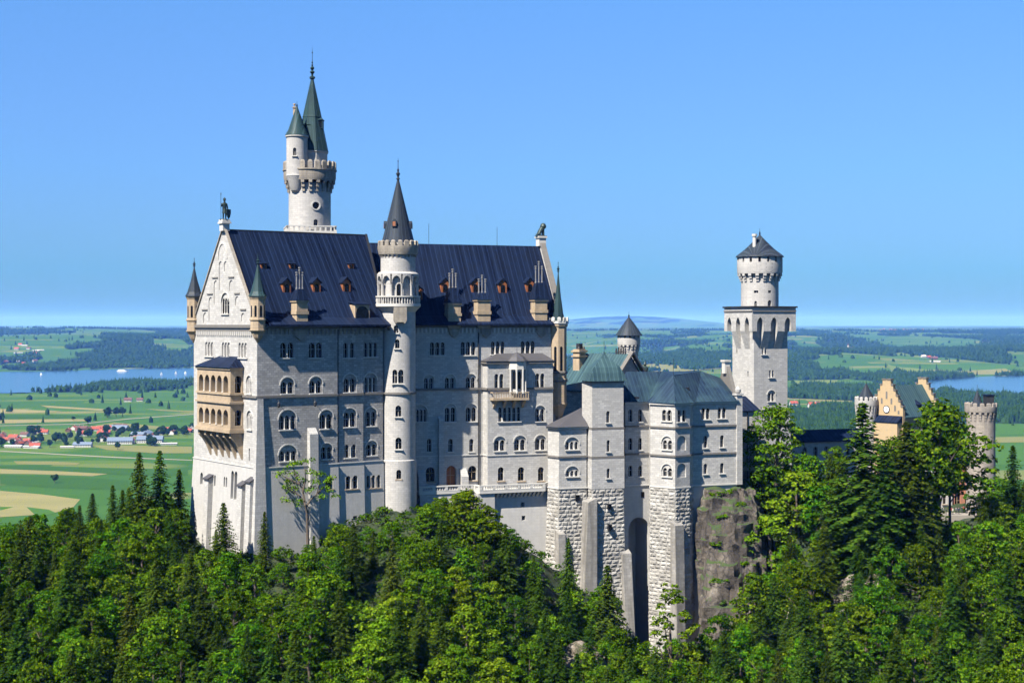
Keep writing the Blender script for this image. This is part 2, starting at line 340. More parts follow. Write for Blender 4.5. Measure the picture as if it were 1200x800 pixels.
def dormer(thing, x, y, z, w, h, d, gable=True, name='dormer', wood='wood', roofm='slate', op=0.55):
    """a small wooden dormer standing out of the front slope, its face at y"""
    mb = MB(); mb.box(x-w/2, x+w/2, y, y+d, z, z+h)
    k = MB(); ow = w*op
    o = mb.build(name, M[wood], thing)
    rf = MB(); ov = 0.22; zt = z+h
    if gable:
        a = w*0.55
        P = [(x-w/2-ov, zt-0.08), (x, zt+a), (x+w/2+ov, zt-0.08), (x+w/2+ov, zt+0.12), (x, zt+a+0.25), (x-w/2-ov, zt+0.12)]
        pl = Plane((0, y-ov), (1, 0)); rf.plate(pl, P, 0, -(d+ov+a*0.8))
        fg = MB(); fg.add([(x-w/2,y+0.004,zt),(x+w/2,y+0.004,zt),(x,y+0.004,zt+a*0.97)], [(0,1,2)]); fg.build('gable_board', M[wood], o, smooth=False)
    else: rf.add([(x-w/2-ov,y-ov,zt),(x+w/2+ov,y-ov,zt),(x+w/2+ov,y+d+h*0.4,zt+h*0.35),(x-w/2-ov,y+d+h*0.4,zt+h*0.35),(x-w/2-ov,y-ov,zt+0.15),(x+w/2+ov,y-ov,zt+0.15),(x+w/2+ov,y+d+h*0.4,zt+h*0.35+0.15),(x-w/2-ov,y+d+h*0.4,zt+h*0.35+0.15)], [(0,1,2,3),(4,5,6,7),(0,1,5,4),(1,2,6,5),(2,3,7,6),(3,0,4,7)])
    rf.build('dormer_roof', M[roofm], o)
    op_ = MB(); pl = Plane((x, y), (1, 0)); op_.plate(pl, arch(0, z+h*0.12, z+h*0.92, ow, 6), -0.02, 0.03); op_.build('shutter_opening', M['glass'], o)
    return o
def chimney(thing, x, y, w, d, z0, z1, zr, zpot, body='sand', pots=3, roofm='slate'):
    """roofed chimney block: pale shaft, little hipped roof, cluster of pots"""
    mb = MB(); mb.box(x-w/2, x+w/2, y, y+d, z0, z1); mb.box(x-w/2-0.15, x+w/2+0.15, y-0.15, y+d+0.15, z0+(z1-z0)*0.48, z0+(z1-z0)*0.6); mb.box(x-w/2-0.2, x+w/2+0.2, y-0.2, y+d+0.2, z1-0.3, z1)
    o = mb.build('chimney', M[body], thing)
    rf = MB(); ov = 0.3; P = [(x-w/2-ov,y-ov),(x+w/2+ov,y-ov),(x+w/2+ov,y+d+ov),(x-w/2-ov,y+d+ov)]; t = 0.28
    Q = [(x-w*t,y+d*0.2),(x+w*t,y+d*0.2),(x+w*t,y+d*0.8),(x-w*t,y+d*0.8)]
    rf.frustum(P, z1+0.004, Q, zr); rf.build('chimney_roof', M[roofm], o)
    for k in range(pots):
        xx = x + (k-(pots-1)/2)*w*0.26; top = zpot if k == pots//2 else zpot-(zpot-zr)*0.22; r = 0.15; pm = MB()
        pm.lathe([(r*1.4,zr-0.15),(r*1.4,zr+0.15),(r,zr+0.22),(r,top-0.75),(r*1.6,top-0.68),(r*1.6,top-0.5),(r,top-0.45),(r,top-0.25),(r*1.8,top-0.2),(r*1.6,top)], xx, y+d*0.5, 8); pm.build('chimney_pot', M['potstone'], o)
    return o
def turret(thing, x, y, r, z0, zb, zt, zs, body='sand', spire='copper_round', n=8, name='turret', fin=1.6, win=True, cren=False, bottom=1.4):
    """corner turret: corbelled foot from z0 to zb, shaft to zt, spire to zs"""
    mb = MB(); a0 = R(22.5)
    mb.lathe([(0.15,z0),(r*0.55,z0+(zb-z0)*0.35),(r*0.8,z0+(zb-z0)*0.7),(r*1.12,zb-0.2),(r*1.12,zb),(r,zb+0.01),(r,zt-0.9),(r*1.02,zt-0.6),(r*1.14,zt-0.3),(r*1.14,zt)], x, y, n, 0, a0)
    zm = zb+(zt-zb)*0.30; mb.lathe([(r*0.98,zm-0.25),(r*1.13,zm-0.12),(r*1.13,zm+0.12),(r*0.98,zm+0.25)], x, y, n, 0, a0)
    o = mb.build(name, M[body], thing, smooth=False)
    sp = MB(); zr = zt + 0.01
    if cren:
        c = MB(); c.lathe([(r*1.14,zt+0.004),(r*1.24,zt+0.2),(r*1.24,zt+0.7),(r*0.9,zt+0.7),(r*0.9,zt+0.1)], x, y, n, 0, a0); merlons(c, x, y, r*1.24, zt+0.69, 0.8, 10, 0.3); c.build('parapet', M['trim'], o); rr = r*0.92
    else: rr = r*1.3
    sp.lathe([(rr,zr),(rr*0.86,zr+0.35),(rr*0.72,zr+(zs-zr)*0.14),(rr*0.36,zr+(zs-zr)*0.52),(0.05,zs)], x, y, n, 0, a0)
    finial(sp, x, y, zs-0.1, fin); sp.build('spire', M[spire], o, smooth=False)
    if win:
        for k in range(n):
            a = a0 + 2*math.pi*(k+0.5)/n; rin = r*math.cos(math.pi/n)
            if math.sin(a) > 0.5: continue
            pl = Plane((x+rin*math.cos(a), y+rin*math.sin(a)), (-math.sin(a), math.cos(a)))
            w = MB(); zz = zb+(zt-zb)*0.38; z2 = zb+(zt-zb)*0.72; ol = arch(0, zz, z2, r*0.32, 6); w.plate(pl, ol, -0.01, 0.02)
            w.build('lancet_opening', M['glass'], o)
    return o
# ================================================================== GREAT HALL (west block of the palace)
A = Fr(302.4, 280.0, 35.5, 680)
hall = A.thing('great_hall', 'palace block with bright white gable end, yellow loggia and steep dark blue roof', 'palace')
def hall_build():
    t = hall; W = 27.9; XE = 26.9; SH = 0.25
    zE = A.z(381.0); zS = A.z(465.3); zL = A.z(547.5); ridge = A.z(268, 8.1*0.35, W/2)
    ridge = zE + 18.1
    front = Plane((0, 0), (1, 0)); left = Plane((0, W), (0, -1))
    # px to "along" on each face
    fa = lambda px, y=0.0: A.u(px, y)
    la = lambda px, x=0.0: W - A.v(px, x)
    fz = lambda py, px: A.z(py, A.u(px), 0)
    lz = lambda py, px: A.z(py, 0, A.v(px))
    x1 = fa(395.5); x2 = fa(427); D1, D2 = 0.45, 0.9
    plan = [(0,0),(x1,0),(x1,D1),(x2,D1),(x2,D2),(XE,D2),(XE+SH*W,W),(0,W)]
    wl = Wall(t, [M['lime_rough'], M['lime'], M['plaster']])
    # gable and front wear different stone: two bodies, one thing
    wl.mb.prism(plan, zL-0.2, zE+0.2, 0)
    F1 = Plane((0, D1), (1, 0)); F2 = Plane((0, D2), (1, 0))
    def win(pxa, pxb, pya, pyb, n, **k):
        pl = front if pxb < 396 else (F1 if pxb < 426 else F2); c = (pxa+pxb)/2; y = {id(front):0, id(F1):D1, id(F2):D2}[id(pl)]
        xa, xb = A.u(pxa, y), A.u(pxb, y); z0, z1 = A.z(pyb, (xa+xb)/2, y), A.z(pya, (xa+xb)/2, y)
        wl.window(pl, xa, xb, z0, z1, n, **k)
    # top floor
    win(328.5,344,401.5,419,2); win(362,377.5,401.5,419,2); win(402.5,415,401.5,419,2,gap=0.6); win(426.5,441.5,401.5,418,3)
    # second floor, under round arches
    win(330,343.5,442,461,2,hood=True); win(363.5,376.5,441,460.5,2,hood=True); win(403.5,416.5,438,459.5,2,hood=True); win(428,440.5,437,459.5,3,hood=True)
    # third floor
    win(328,346,480,503,3,hood=True); win(375.5,389,480,502,2,hood=True); win(403.5,416.5,478,500,2,hood=True); win(429,440.5,477.5,499,2,hood=True)
    # fourth floor
    win(328,347,521,540,3,hood=True); win(377,388.5,519,537.5,2,hood=True); win(404,417,520.5,536,2,gap=0.7); win(430,441,516,533.5,2,hood=True)
    wl.build('front_wall')
    # pale plinth below the ledge, slightly battered, with its own windows
    wp = Wall(t, [M['plaster']]); zB = -9.0; o = 0.35
    lo = [(-1.6,-1.3),(x1+0.2,-1.3),(x1+0.2,D1-1.1),(x2+0.2,D1-1.1),(x2+0.2,D2-1.0),(XE,D2-1.0),(XE+SH*W,W+1),(-1.6,W+1)]
    hi = [(-o,-o),(x1,-o),(x1,D1-o),(x2,D1-o),(x2,D2-o),(XE,D2-o),(XE+SH*W,W),(-o,W)]
    wp.mb.frustum(lo, zB, hi, zL-0.2)
    pP1 = Plane((0, D1-o), (1,0)); pP2 = Plane((0, D2-o), (1,0)); pP0 = Plane((0,-o),(1,0))
    for pl, y, pa, pb, ya, yb, n in ((pP0,-o,381,390,558,573,1),(pP1,D1-o,405,419,557.5,573,2),(pP2,D2-o,429.5,445.5,557,572,3)):
        xa, xb = A.u(pa,y), A.u(pb,y); wp.window(pl, xa, xb, A.z(yb,xa,y), A.z(ya,xa,y), n, depth=0.9, gap=0.5, trim='sand')
    xa = A.u(413, D1-o); wp.window(pP1, xa, xa+0.9, A.z(609,xa,D1), A.z(604,xa,D1), 1, flat=True, depth=1.2)
    pl_l = Plane((-o, W), (0,-1))
    for pa, pb, ya, yb, n in ((235.5,238.5,553,567,1),(249,253.5,555.5,568.5,2),(263,267,558,570,2),(271.5,278.5,551,584,2)):
        aa, ab = la(pa,-o), la(pb,-o); wp.window(pl_l, aa, ab, A.z(yb,-o,W-aa), A.z(ya,-o,W-aa), n, depth=0.7, gap=0.35, trim='sand', sill=False)
    wp.build('plinth')
    # gable end: smooth pale ashlar skin with the triangular gable
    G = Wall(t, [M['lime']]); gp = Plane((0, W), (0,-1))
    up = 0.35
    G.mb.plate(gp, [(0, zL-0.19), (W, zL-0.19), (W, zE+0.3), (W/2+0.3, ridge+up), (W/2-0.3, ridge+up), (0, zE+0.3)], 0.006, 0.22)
    gq = Plane((-0.22, W), (0,-1)); GA = lambda px: la(px, -0.22); GZ = lambda py, px: A.z(py, -0.22, A.v(px, -0.22))
    def gw(pa, pb, ya, yb, n, **k): a, b_ = GA(pa), GA(pb); G.window(gq, a, b_, GZ(yb,(pa+pb)/2), GZ(ya,(pa+pb)/2), n, **k)
    gw(240.5,250,400.5,417,3,depth=0.5,gap=0.2); gw(260,269.5,401,418,3,depth=0.5,gap=0.2); gw(279.5,289.5,401.5,419,3,depth=0.5,gap=0.2)
    gw(289.5,294.5,440,461,2,hood=True,gap=0.2); gw(290,295,481,503,2,hood=True,gap=0.2); gw(291.5,293,525,540,1,depth=0.5,sill=False)
    gw(260,268,343,367.5,3,hood=True,gap=0.15,depth=0.4)
    crn = MB()
    def bl(pa, pb, ya, yb):
        a, b_ = GA(pa), GA(pb); G.c1.plate(gq, arch((a+b_)/2, GZ(yb,(pa+pb)/2), GZ(ya,(pa+pb)/2), abs(b_-a)), 0.6, -0.16)
    for pa, pb, ya, yb in ((256.5,260.5,306,340),(262.5,266,306,318),(250.5,255,328.5,357),(268.5,273.5,328,341),(244.5,249,348,376),(275.5,280,347,358),(238,242.5,366,378.5),(282.5,287,366.5,376.5)): bl(pa,pb,ya,yb)
    for pa, pb, py in ((249,255.5,325.5),(268,274.5,325),(243,249.5,344.5),(275,281,344),(237,243.5,363),(282,288.5,362.8)):
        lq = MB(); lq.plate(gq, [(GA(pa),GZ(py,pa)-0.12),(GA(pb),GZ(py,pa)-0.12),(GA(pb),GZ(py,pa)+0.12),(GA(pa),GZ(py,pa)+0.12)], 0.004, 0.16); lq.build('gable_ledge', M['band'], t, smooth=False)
    # the big round moulding near the top of the gable
    a0, a1 = GA(255.5), GA(266.5); zc = GZ(303, 261); 
    for j in range(14):
        th0, th1 = math.pi*j/14, math.pi*(j+1)/14; r1, r0 = (a1-a0)/2, (a1-a0)/2-0.22; cc = (a0+a1)/2
        crn.plate(gq, [(cc+r0*math.cos(th0),zc+r0*1.5*math.sin(th0)),(cc+r1*math.cos(th0),zc+r1*1.5*math.sin(th0)),(cc+r1*math.cos(th1),zc+r1*1.5*math.sin(th1)),(cc+r0*math.cos(th1),zc+r0*1.5*math.sin(th1))], 0.004, 0.14)
    crn.build('gable_moulding', M['trim'], t, smooth=False)
    G.build('gable_wall')
    # coping along both gable slopes
    cp = MB(); z0c = zE+0.3; zt = ridge+up
    for s_ in (-1, 1):
        e = (W/2+s_*(W/2+0.1), z0c); p = (W/2+s_*0.3, zt); cp.plate(gp, [e, p, (p[0], p[1]+0.3), (e[0]+s_*0.25, e[1]+0.2)], 0.5, -0.02)
    cp.build('gable_coping', M['buff'], t, smooth=False)
    # cornice, friezes, string courses
    st = MB(); fr = MB()
    course(st, front, -0.25, x1, zE-0.35, 0.5, 0.55); course(st, F1, x1, x2, zE-0.35, 0.5, 0.55); course(st, F2, x2, XE, zE-0.35, 0.5, 0.55)
    course(st, gq, 0, W+0.3, zE-0.2, 0.55, 0.45); course(st, gq, 0, W+0.2, zE-1.0, 0.3, 0.2)
    for pl, a, b_ in ((front,-0.22,x1),(F1,x1,x2),(F2,x2,XE)): course(st, pl, a, b_, zS, 0.42, 0.32)
    a_lr = la(284.6, -0.22); course(st, gq, a_lr, W+0.3, zS, 0.42, 0.3)
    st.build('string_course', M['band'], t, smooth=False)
    lg = MB()
    for pl, a, b_, y in ((pP0,-o,x1,0),(pP1,x1,x2,0),(pP2,x2,XE,0)): course(lg, pl, a, b_, zL-0.1, 0.22, 0.12)
    course(lg, pl_l, 0, W, zL-0.1, 0.22, 0.12); lg.build('plinth_ledge', M['trim'], t, smooth=False)
    frieze(fr, front, 1.6, x1-0.2, zE-1.7, zE-0.7, 0.85, 0.28); frieze(fr, F1, x1+0.4, x2-0.2, zE-1.7, zE-0.7, 0.85, 0.28); frieze(fr, F2, x2+0.3, XE-0.5, zE-1.7, zE-0.7, 0.85, 0.28)
    fr.build('corbel_frieze', M['buff'], t, smooth=False)
    fr = MB(); frieze(fr, gq, 1.4, W-1.8, zE-1.9, zE-1.15, 0.8, 0.3); fr.build('corbel_frieze', M['trim'], t, smooth=False)
    # corner pier and buttresses
    pb = MB(); z1 = zS-0.25; zb = -9
    pb.frustum([(-2.0,-1.75),(1.5,-1.75),(1.5,0.5),(-2.0,0.5)], zb, [(-0.26,-0.3),(0.9,-0.3),(0.9,0.2),(-0.26,0.2)], z1); pb.build('corner_pier', M['lime'], t, smooth=False)
    def buttress(x, w, y0, ztop, d, mat='lime', b='buttress'):
        q = MB(); q.add([(x-w/2,y0-d*1.35,zb),(x+w/2,y0-d*1.35,zb),(x+w/2,y0+.3,zb),(x-w/2,y0+.3,zb),(x-w/2,y0-d*0.8,ztop-d*1.1),(x+w/2,y0-d*0.8,ztop-d*1.1),(x+w/2,y0+.3,ztop),(x-w/2,y0+.3,ztop)],[(3,2,1,0),(4,5,6,7),(0,1,5,4),(1,2,6,5),(2,3,7,6),(3,0,4,7)]); q.build(b, M[mat], t, smooth=False)
    xb = (A.u(360)+A.u(370))/2; buttress(xb, 1.75, 0, A.z(499, xb), 1.3)
    for pa, pb_, py in ((240,247,556),(279,286.5,564),(298,306,559.5)):
        v0 = max(1.0, A.v((pa+pb_)/2, -1.2)); zt_ = A.z(py, -1.2, v0); q = MB(); w = 1.9
        q.add([(-2.6,v0-w/2,zb),(.2,v0-w/2,zb),(.2,v0+w/2,zb),(-2.6,v0+w/2,zb),(-1.5,v0-w/2,zt_-0.9),(.0,v0-w/2,zt_),(.0,v0+w/2,zt_),(-1.5,v0+w/2,zt_-0.9)],[(3,2,1,0),(4,5,6,7),(0,1,5,4),(1,2,6,5),(2,3,7,6),(3,0,4,7)])
        bo = q.build('buttress', M['lime'], t, smooth=False)
        c = MB(); c.add([(-1.75,v0-w/2-.15,zt_-0.95),(.0,v0-w/2-.15,zt_+.05),(.0,v0+w/2+.15,zt_+.05),(-1.75,v0+w/2+.15,zt_-0.95),(-1.75,v0-w/2-.15,zt_-0.65),(.0,v0-w/2-.15,zt_+.35),(.0,v0+w/2+.15,zt_+.35),(-1.75,v0+w/2+.15,zt_-0.65)],[(3,2,1,0),(4,5,6,7),(0,1,5,4),(1,2,6,5),(2,3,7,6),(3,0,4,7)]); c.build('buttress_cap', M['grey_roof'], bo, smooth=False)
    # downpipe
    dp = MB(); dp.tube([(x1+0.25, D1-0.15, zE-0.8), (x1+0.25, D1-0.15, zL), (x1+0.35, D1-0.9, zb)], 0.13, 6); dp.build('downpipe', M['iron'], t)
    # little gilded relief hanging under the cornice
    rl = MB(); xr = A.u(351); rl.plate(front, [(xr-1.3,zE-0.9),(xr-1.0,zE-2.0),(xr,zE-2.9),(xr+1.0,zE-2.0),(xr+1.3,zE-0.9)], 0.004, 0.45); rl.build('bracket_relief', M['buff'], t, smooth=False)
    # loggia: two storeys of arcades hung on the gable end
    dx = 2.6; XL = -0.22-dx; vb, va = A.v(270, XL), A.v(231, XL); zt = A.z(431, XL, vb); zb_ = A.z(507, XL, vb); zmid = A.z(466.5, XL, vb)
    L = Wall(t, [M['sand']]); L.mb.box(XL, -0.225, vb, va, zb_, zt)
    lp = Plane((XL, va), (0,-1)); ls = Plane((XL, vb), (1,0)); span = va-vb
    for ya, yb in ((440.5,460.5),(480.5,499)):
        z1, z0 = A.z(ya, XL, vb), A.z(yb, XL, vb)
        L.window(lp, span*0.055, span*0.93, z0, z1, 5, gap=0.75, depth=1.3, trim='trim', name='arcade', sill=False)
        L.window(ls, dx*0.36, dx*0.86, z0, z1, 1, depth=1.0, trim='trim', name='arcade', sill=False)
    lo_ = L.build('loggia')
    lm = MB()
    for zz, h, w in ((zt-0.2,0.4,0.25),(zmid+0.7,0.35,0.22),(zmid-0.9,0.4,0.32),(A.z(504,XL,vb),0.35,0.22),(zb_+0.15,0.5,0.38)):
        lm.box(XL-w, -0.23, vb-w, va+w, zz-h/2, zz+h/2)
    lm.build('loggia_moulding', M['sand'], lo_, smooth=False)
    lr = MB(); za = A.z(419.5, XL, vb)+0.2; e = 0.5
    lr.add([(XL-e,vb-e,zt+.02),(-.23,vb-e,zt+.02),(-.23,va+e,zt+.02),(XL-e,va+e,zt+.02),(-.23,vb+span*0.16,za),(-.23,va-span*0.3,za)],[(0,3,2,1),(0,1,4),(0,4,5,3),(3,5,2),(1,2,5,4)]); lr.build('loggia_roof', M['slate'], lo_, smooth=False)
    cb = MB(); zf = A.z(538, -0.22, A.v(280,-0.22))
    for k in range(6):
        v0 = va-0.5-(span-1.0)*k/5; prev = None
        pts = [(XL+0.1, zb_-0.02), (XL+0.15, zb_-1.0), (XL+1.0, zb_-1.9), (XL+1.7, zb_-3.0), (-0.23, zf), (-0.23, zb_-0.02)]
        cb.add([(x,v0-0.38,z) for x,z in pts]+[(x,v0+0.38,z) for x,z in pts], [tuple(range(6)), tuple(range(6,12))[::-1]]+[(i,(i+1)%6,(i+1)%6+6,i+6) for i in range(6)])
    cb.build('loggia_corbel', M['sand'], lo_, smooth=False)
    under = MB(); under.add([(XL+0.8,vb+.1,zb_-0.03),(-.24,vb+.1,zb_-0.03),(-.24,vb+.1,zf+1.5),(XL+0.8,va-.1,zb_-0.03),(-.24,va-.1,zb_-0.03),(-.24,va-.1,zf+1.5)],[(0,1,2),(3,5,4),(0,2,5,3),(0,3,4,1),(1,4,5,2)]); under.build('loggia_soffit', M['sand'], lo_, smooth=False)
    # roof
    xrt = XE + SH*W/2
    rf = gable_roof(0.02, XE+0.35, 0, W, zE+0.05, ridge, 0.1, 0.02, xrt+0.35, 0.35, 0.02, XE+SH*W+0.35); ro = rf.build('roof', M['slate'], t, smooth=False)
    eaves_skirt(1.6, XE+.3, zE, (ridge-zE)/(W/2)).build('eaves', M['slate'], ro, smooth=False)
    vg = MB(); vg.add([(XE+.1,-.7,zE-0.55),(XE+.6,-.7,zE-0.55),(xrt+.6,W/2,ridge+.25),(xrt+.1,W/2,ridge+.25),(XE+.1,-.7,zE-1.0),(XE+.6,-.7,zE-1.0),(xrt+.6,W/2,ridge-.2),(xrt+.1,W/2,ridge-.2)],[(0,1,2,3),(4,5,6,7),(0,1,5,4),(1,2,6,5),(2,3,7,6),(3,0,4,7)]); vg.build('verge', M['iron'], ro, smooth=False)
    rd = MB(); rd.box(0.5, xrt, W/2-0.15, W/2+0.15, ridge-0.1, ridge+0.12); rd.build('ridge_cap', M['iron'], ro, smooth=False)
    ew = MB(); pl_e = [(XE+.02,D2+.02,zE+.15),(xrt+.02,W/2,ridge-.5),(XE+SH*W+.02,W-.02,zE+.15)]; ew.add(pl_e+[(x-.4,y,z) for x,y,z in pl_e],[(0,1,2),(3,5,4),(0,3,4,1),(1,4,5,2),(2,5,3,0)]); ew.build('end_gable', M['lime'], t, smooth=False)
    slope = (ridge-zE)/(W/2)
    def on_roof(px, py):      # where the sight line through a pixel meets the front slope
        y = 6.0
        for _ in range(40): x = A.u(px, y); y += (((A.z(py, x, y)-zE)/slope) - y)*0.35
        return x, y, zE+slope*y
    for px, py in ((309,314),(342.5,314),(411.5,314)):
        x, y, z = on_roof(px, py); dormer(t, x, y-0.1, z-0.25, 1.15, 1.0, 1.6, False)
    for px, py in ((336,342),(371,341.5),(406,341)):
        x, y, z = on_roof(px, py); dormer(t, x, y-0.1, z-0.3, 1.65, 1.9, 2.6, True)
    x, y, z = on_roof(424, 373); dormer(t, x, y-0.2, z-0.3, 3.2, 2.9, 4.5, False, op=0.88, wood='sand')
    x, y, z = on_roof(351, 376); chimney(t, x, y-1.1, 2.3, 2.2, z-1.2, A.z(352,x,y-1), A.z(338.5,x,y-1), A.z(313,x,y), 'sand', 3)
    # corner turrets
    turret(t, -0.1, -0.1, 1.35, A.z(401), A.z(386), A.z(347), A.z(308), win=True, fin=1.9)
    turret(t, -0.1, W+0.1, 1.4, A.z(402,0,W), A.z(387,0,W), A.z(347,0,W), A.z(312,0,W), spire='slate_round', fin=1.9)
    # statue pedestal on the gable
    pd = MB(); zt = ridge+0.35; pd.box(-0.85,0.55,W/2-.75,W/2+.75,zt-0.6,zt+0.75); pd.box(-1.1,.8,W/2-1.0,W/2+1.0,zt+.75,zt+1.1); pd.box(-.95,.65,W/2-.85,W/2+.85,zt+1.1,zt+1.55); pd.build('statue_pedestal', M['trim'], t, smooth=False)
    # lamps of iron hung on the facade
    for px, py in ((324,469),(366.5,468)):
        x = A.u(px); z = A.z(py, x); q = MB(); q.tube([(x,0.02,z),(x,-0.8,z+0.1),(x,-0.95,z-0.3)], 0.07, 5); q.lathe([(.1,z-1.3),(.3,z-1.1),(.32,z-0.5),(.05,z-0.2)], x, -0.95, 6); q.build('wall_lantern', M['iron'], t)
    return W, ridge, zE
HALL_W, HALL_RIDGE, HALL_ZE = hall_build()

def skin_figure(name, pts, edges, rad, mat, parent=None, sub=1):
    me = bpy.data.meshes.new(name); me.from_pydata(pts, edges, []); o = bpy.data.objects.new(name, me); COL.objects.link(o)
    md = o.modifiers.new('skin', 'SKIN'); md.use_smooth_shade = True
    for i, r in enumerate(rad): me.skin_vertices[0].data[i].radius = (r, r) if not isinstance(r, tuple) else r
    me.skin_vertices[0].data[0].use_root = True
    sb = o.modifiers.new('sub', 'SUBSURF'); sb.levels = sub; sb.render_levels = sub
    dg = bpy.context.evaluated_depsgraph_get(); m2 = bpy.data.meshes.new_from_object(o.evaluated_get(dg)); o.modifiers.clear(); o.data = m2; bpy.data.meshes.remove(me)
    m2.name = name; m2.materials.clear(); m2.materials.append(mat)
    if parent is not None: o.parent = parent
    return o
def knight():
    x, y, z = A.world(-0.15, HALL_W/2, HALL_RIDGE+0.35+1.55)
    t = tag(empty('knight_statue', (x, y, z), R(35.5)), 'dark bronze standing knight with spear and shield on the tip of the white gable', 'statue')
    P = [(0,0,1.95),(0,0,2.5),(0,0,3.0),(0,0,3.25),(0,0,3.55),(-.02,0,3.85),
         (-.42,0,2.95),(-.62,-.05,2.45),(-.80,-.15,2.75),(.42,0,2.95),(.58,-.02,2.4),(.62,-.15,1.95),
         (-.22,0,1.75),(-.26,-.05,.95),(-.28,0,.15),(-.30,-.25,.06),(.22,0,1.75),(.26,-.02,.95),(.26,.05,.15),(.30,-.2,.06)]
    E = [(0,1),(1,2),(2,3),(3,4),(4,5),(2,6),(6,7),(7,8),(2,9),(9,10),(10,11),(0,12),(12,13),(13,14),(14,15),(0,16),(16,17),(17,18),(18,19)]
    r = [.36,.34,.38,.15,.25,.2,.2,.15,.13,.2,.15,.13,.25,.17,.13,.12,.25,.17,.13,.12]
    skin_figure('body', P, E, r, M['bronze'], t)
    b = MB(); b.lathe([(.95,-.02),(.95,.08)],0,0,8); b.build('base', M['bronze'], t)
    s = MB(); s.tube([(-.82,-.2,.1),(-.84,-.2,4.7)], .045, 5); s.lathe([(.02,4.6),(.12,4.75),(.02,5.15)], -.84, -.2, 6); s.build('spear', M['bronze'], t)
    pl = Plane((.62,-.36),(1,.25)); q = MB(); q.plate(pl, [(-.5,1.95),(.5,1.95),(.5,1.2),(.3,.5),(0,.12),(-.3,.5),(-.5,1.2)], 0, .14); q.build('shield', M['bronze'], t, smooth=False)
    c = MB(); c.lathe([(.30,3.7),(.27,3.95),(.1,4.12),(.03,4.25)], 0,0,10); c.build('helmet', M['bronze'], t)
    k = MB(); k.lathe([(.46,1.2),(.42,1.6),(.36,2.1)],0,0,10); k.build('tunic', M['bronze'], t)
knight()

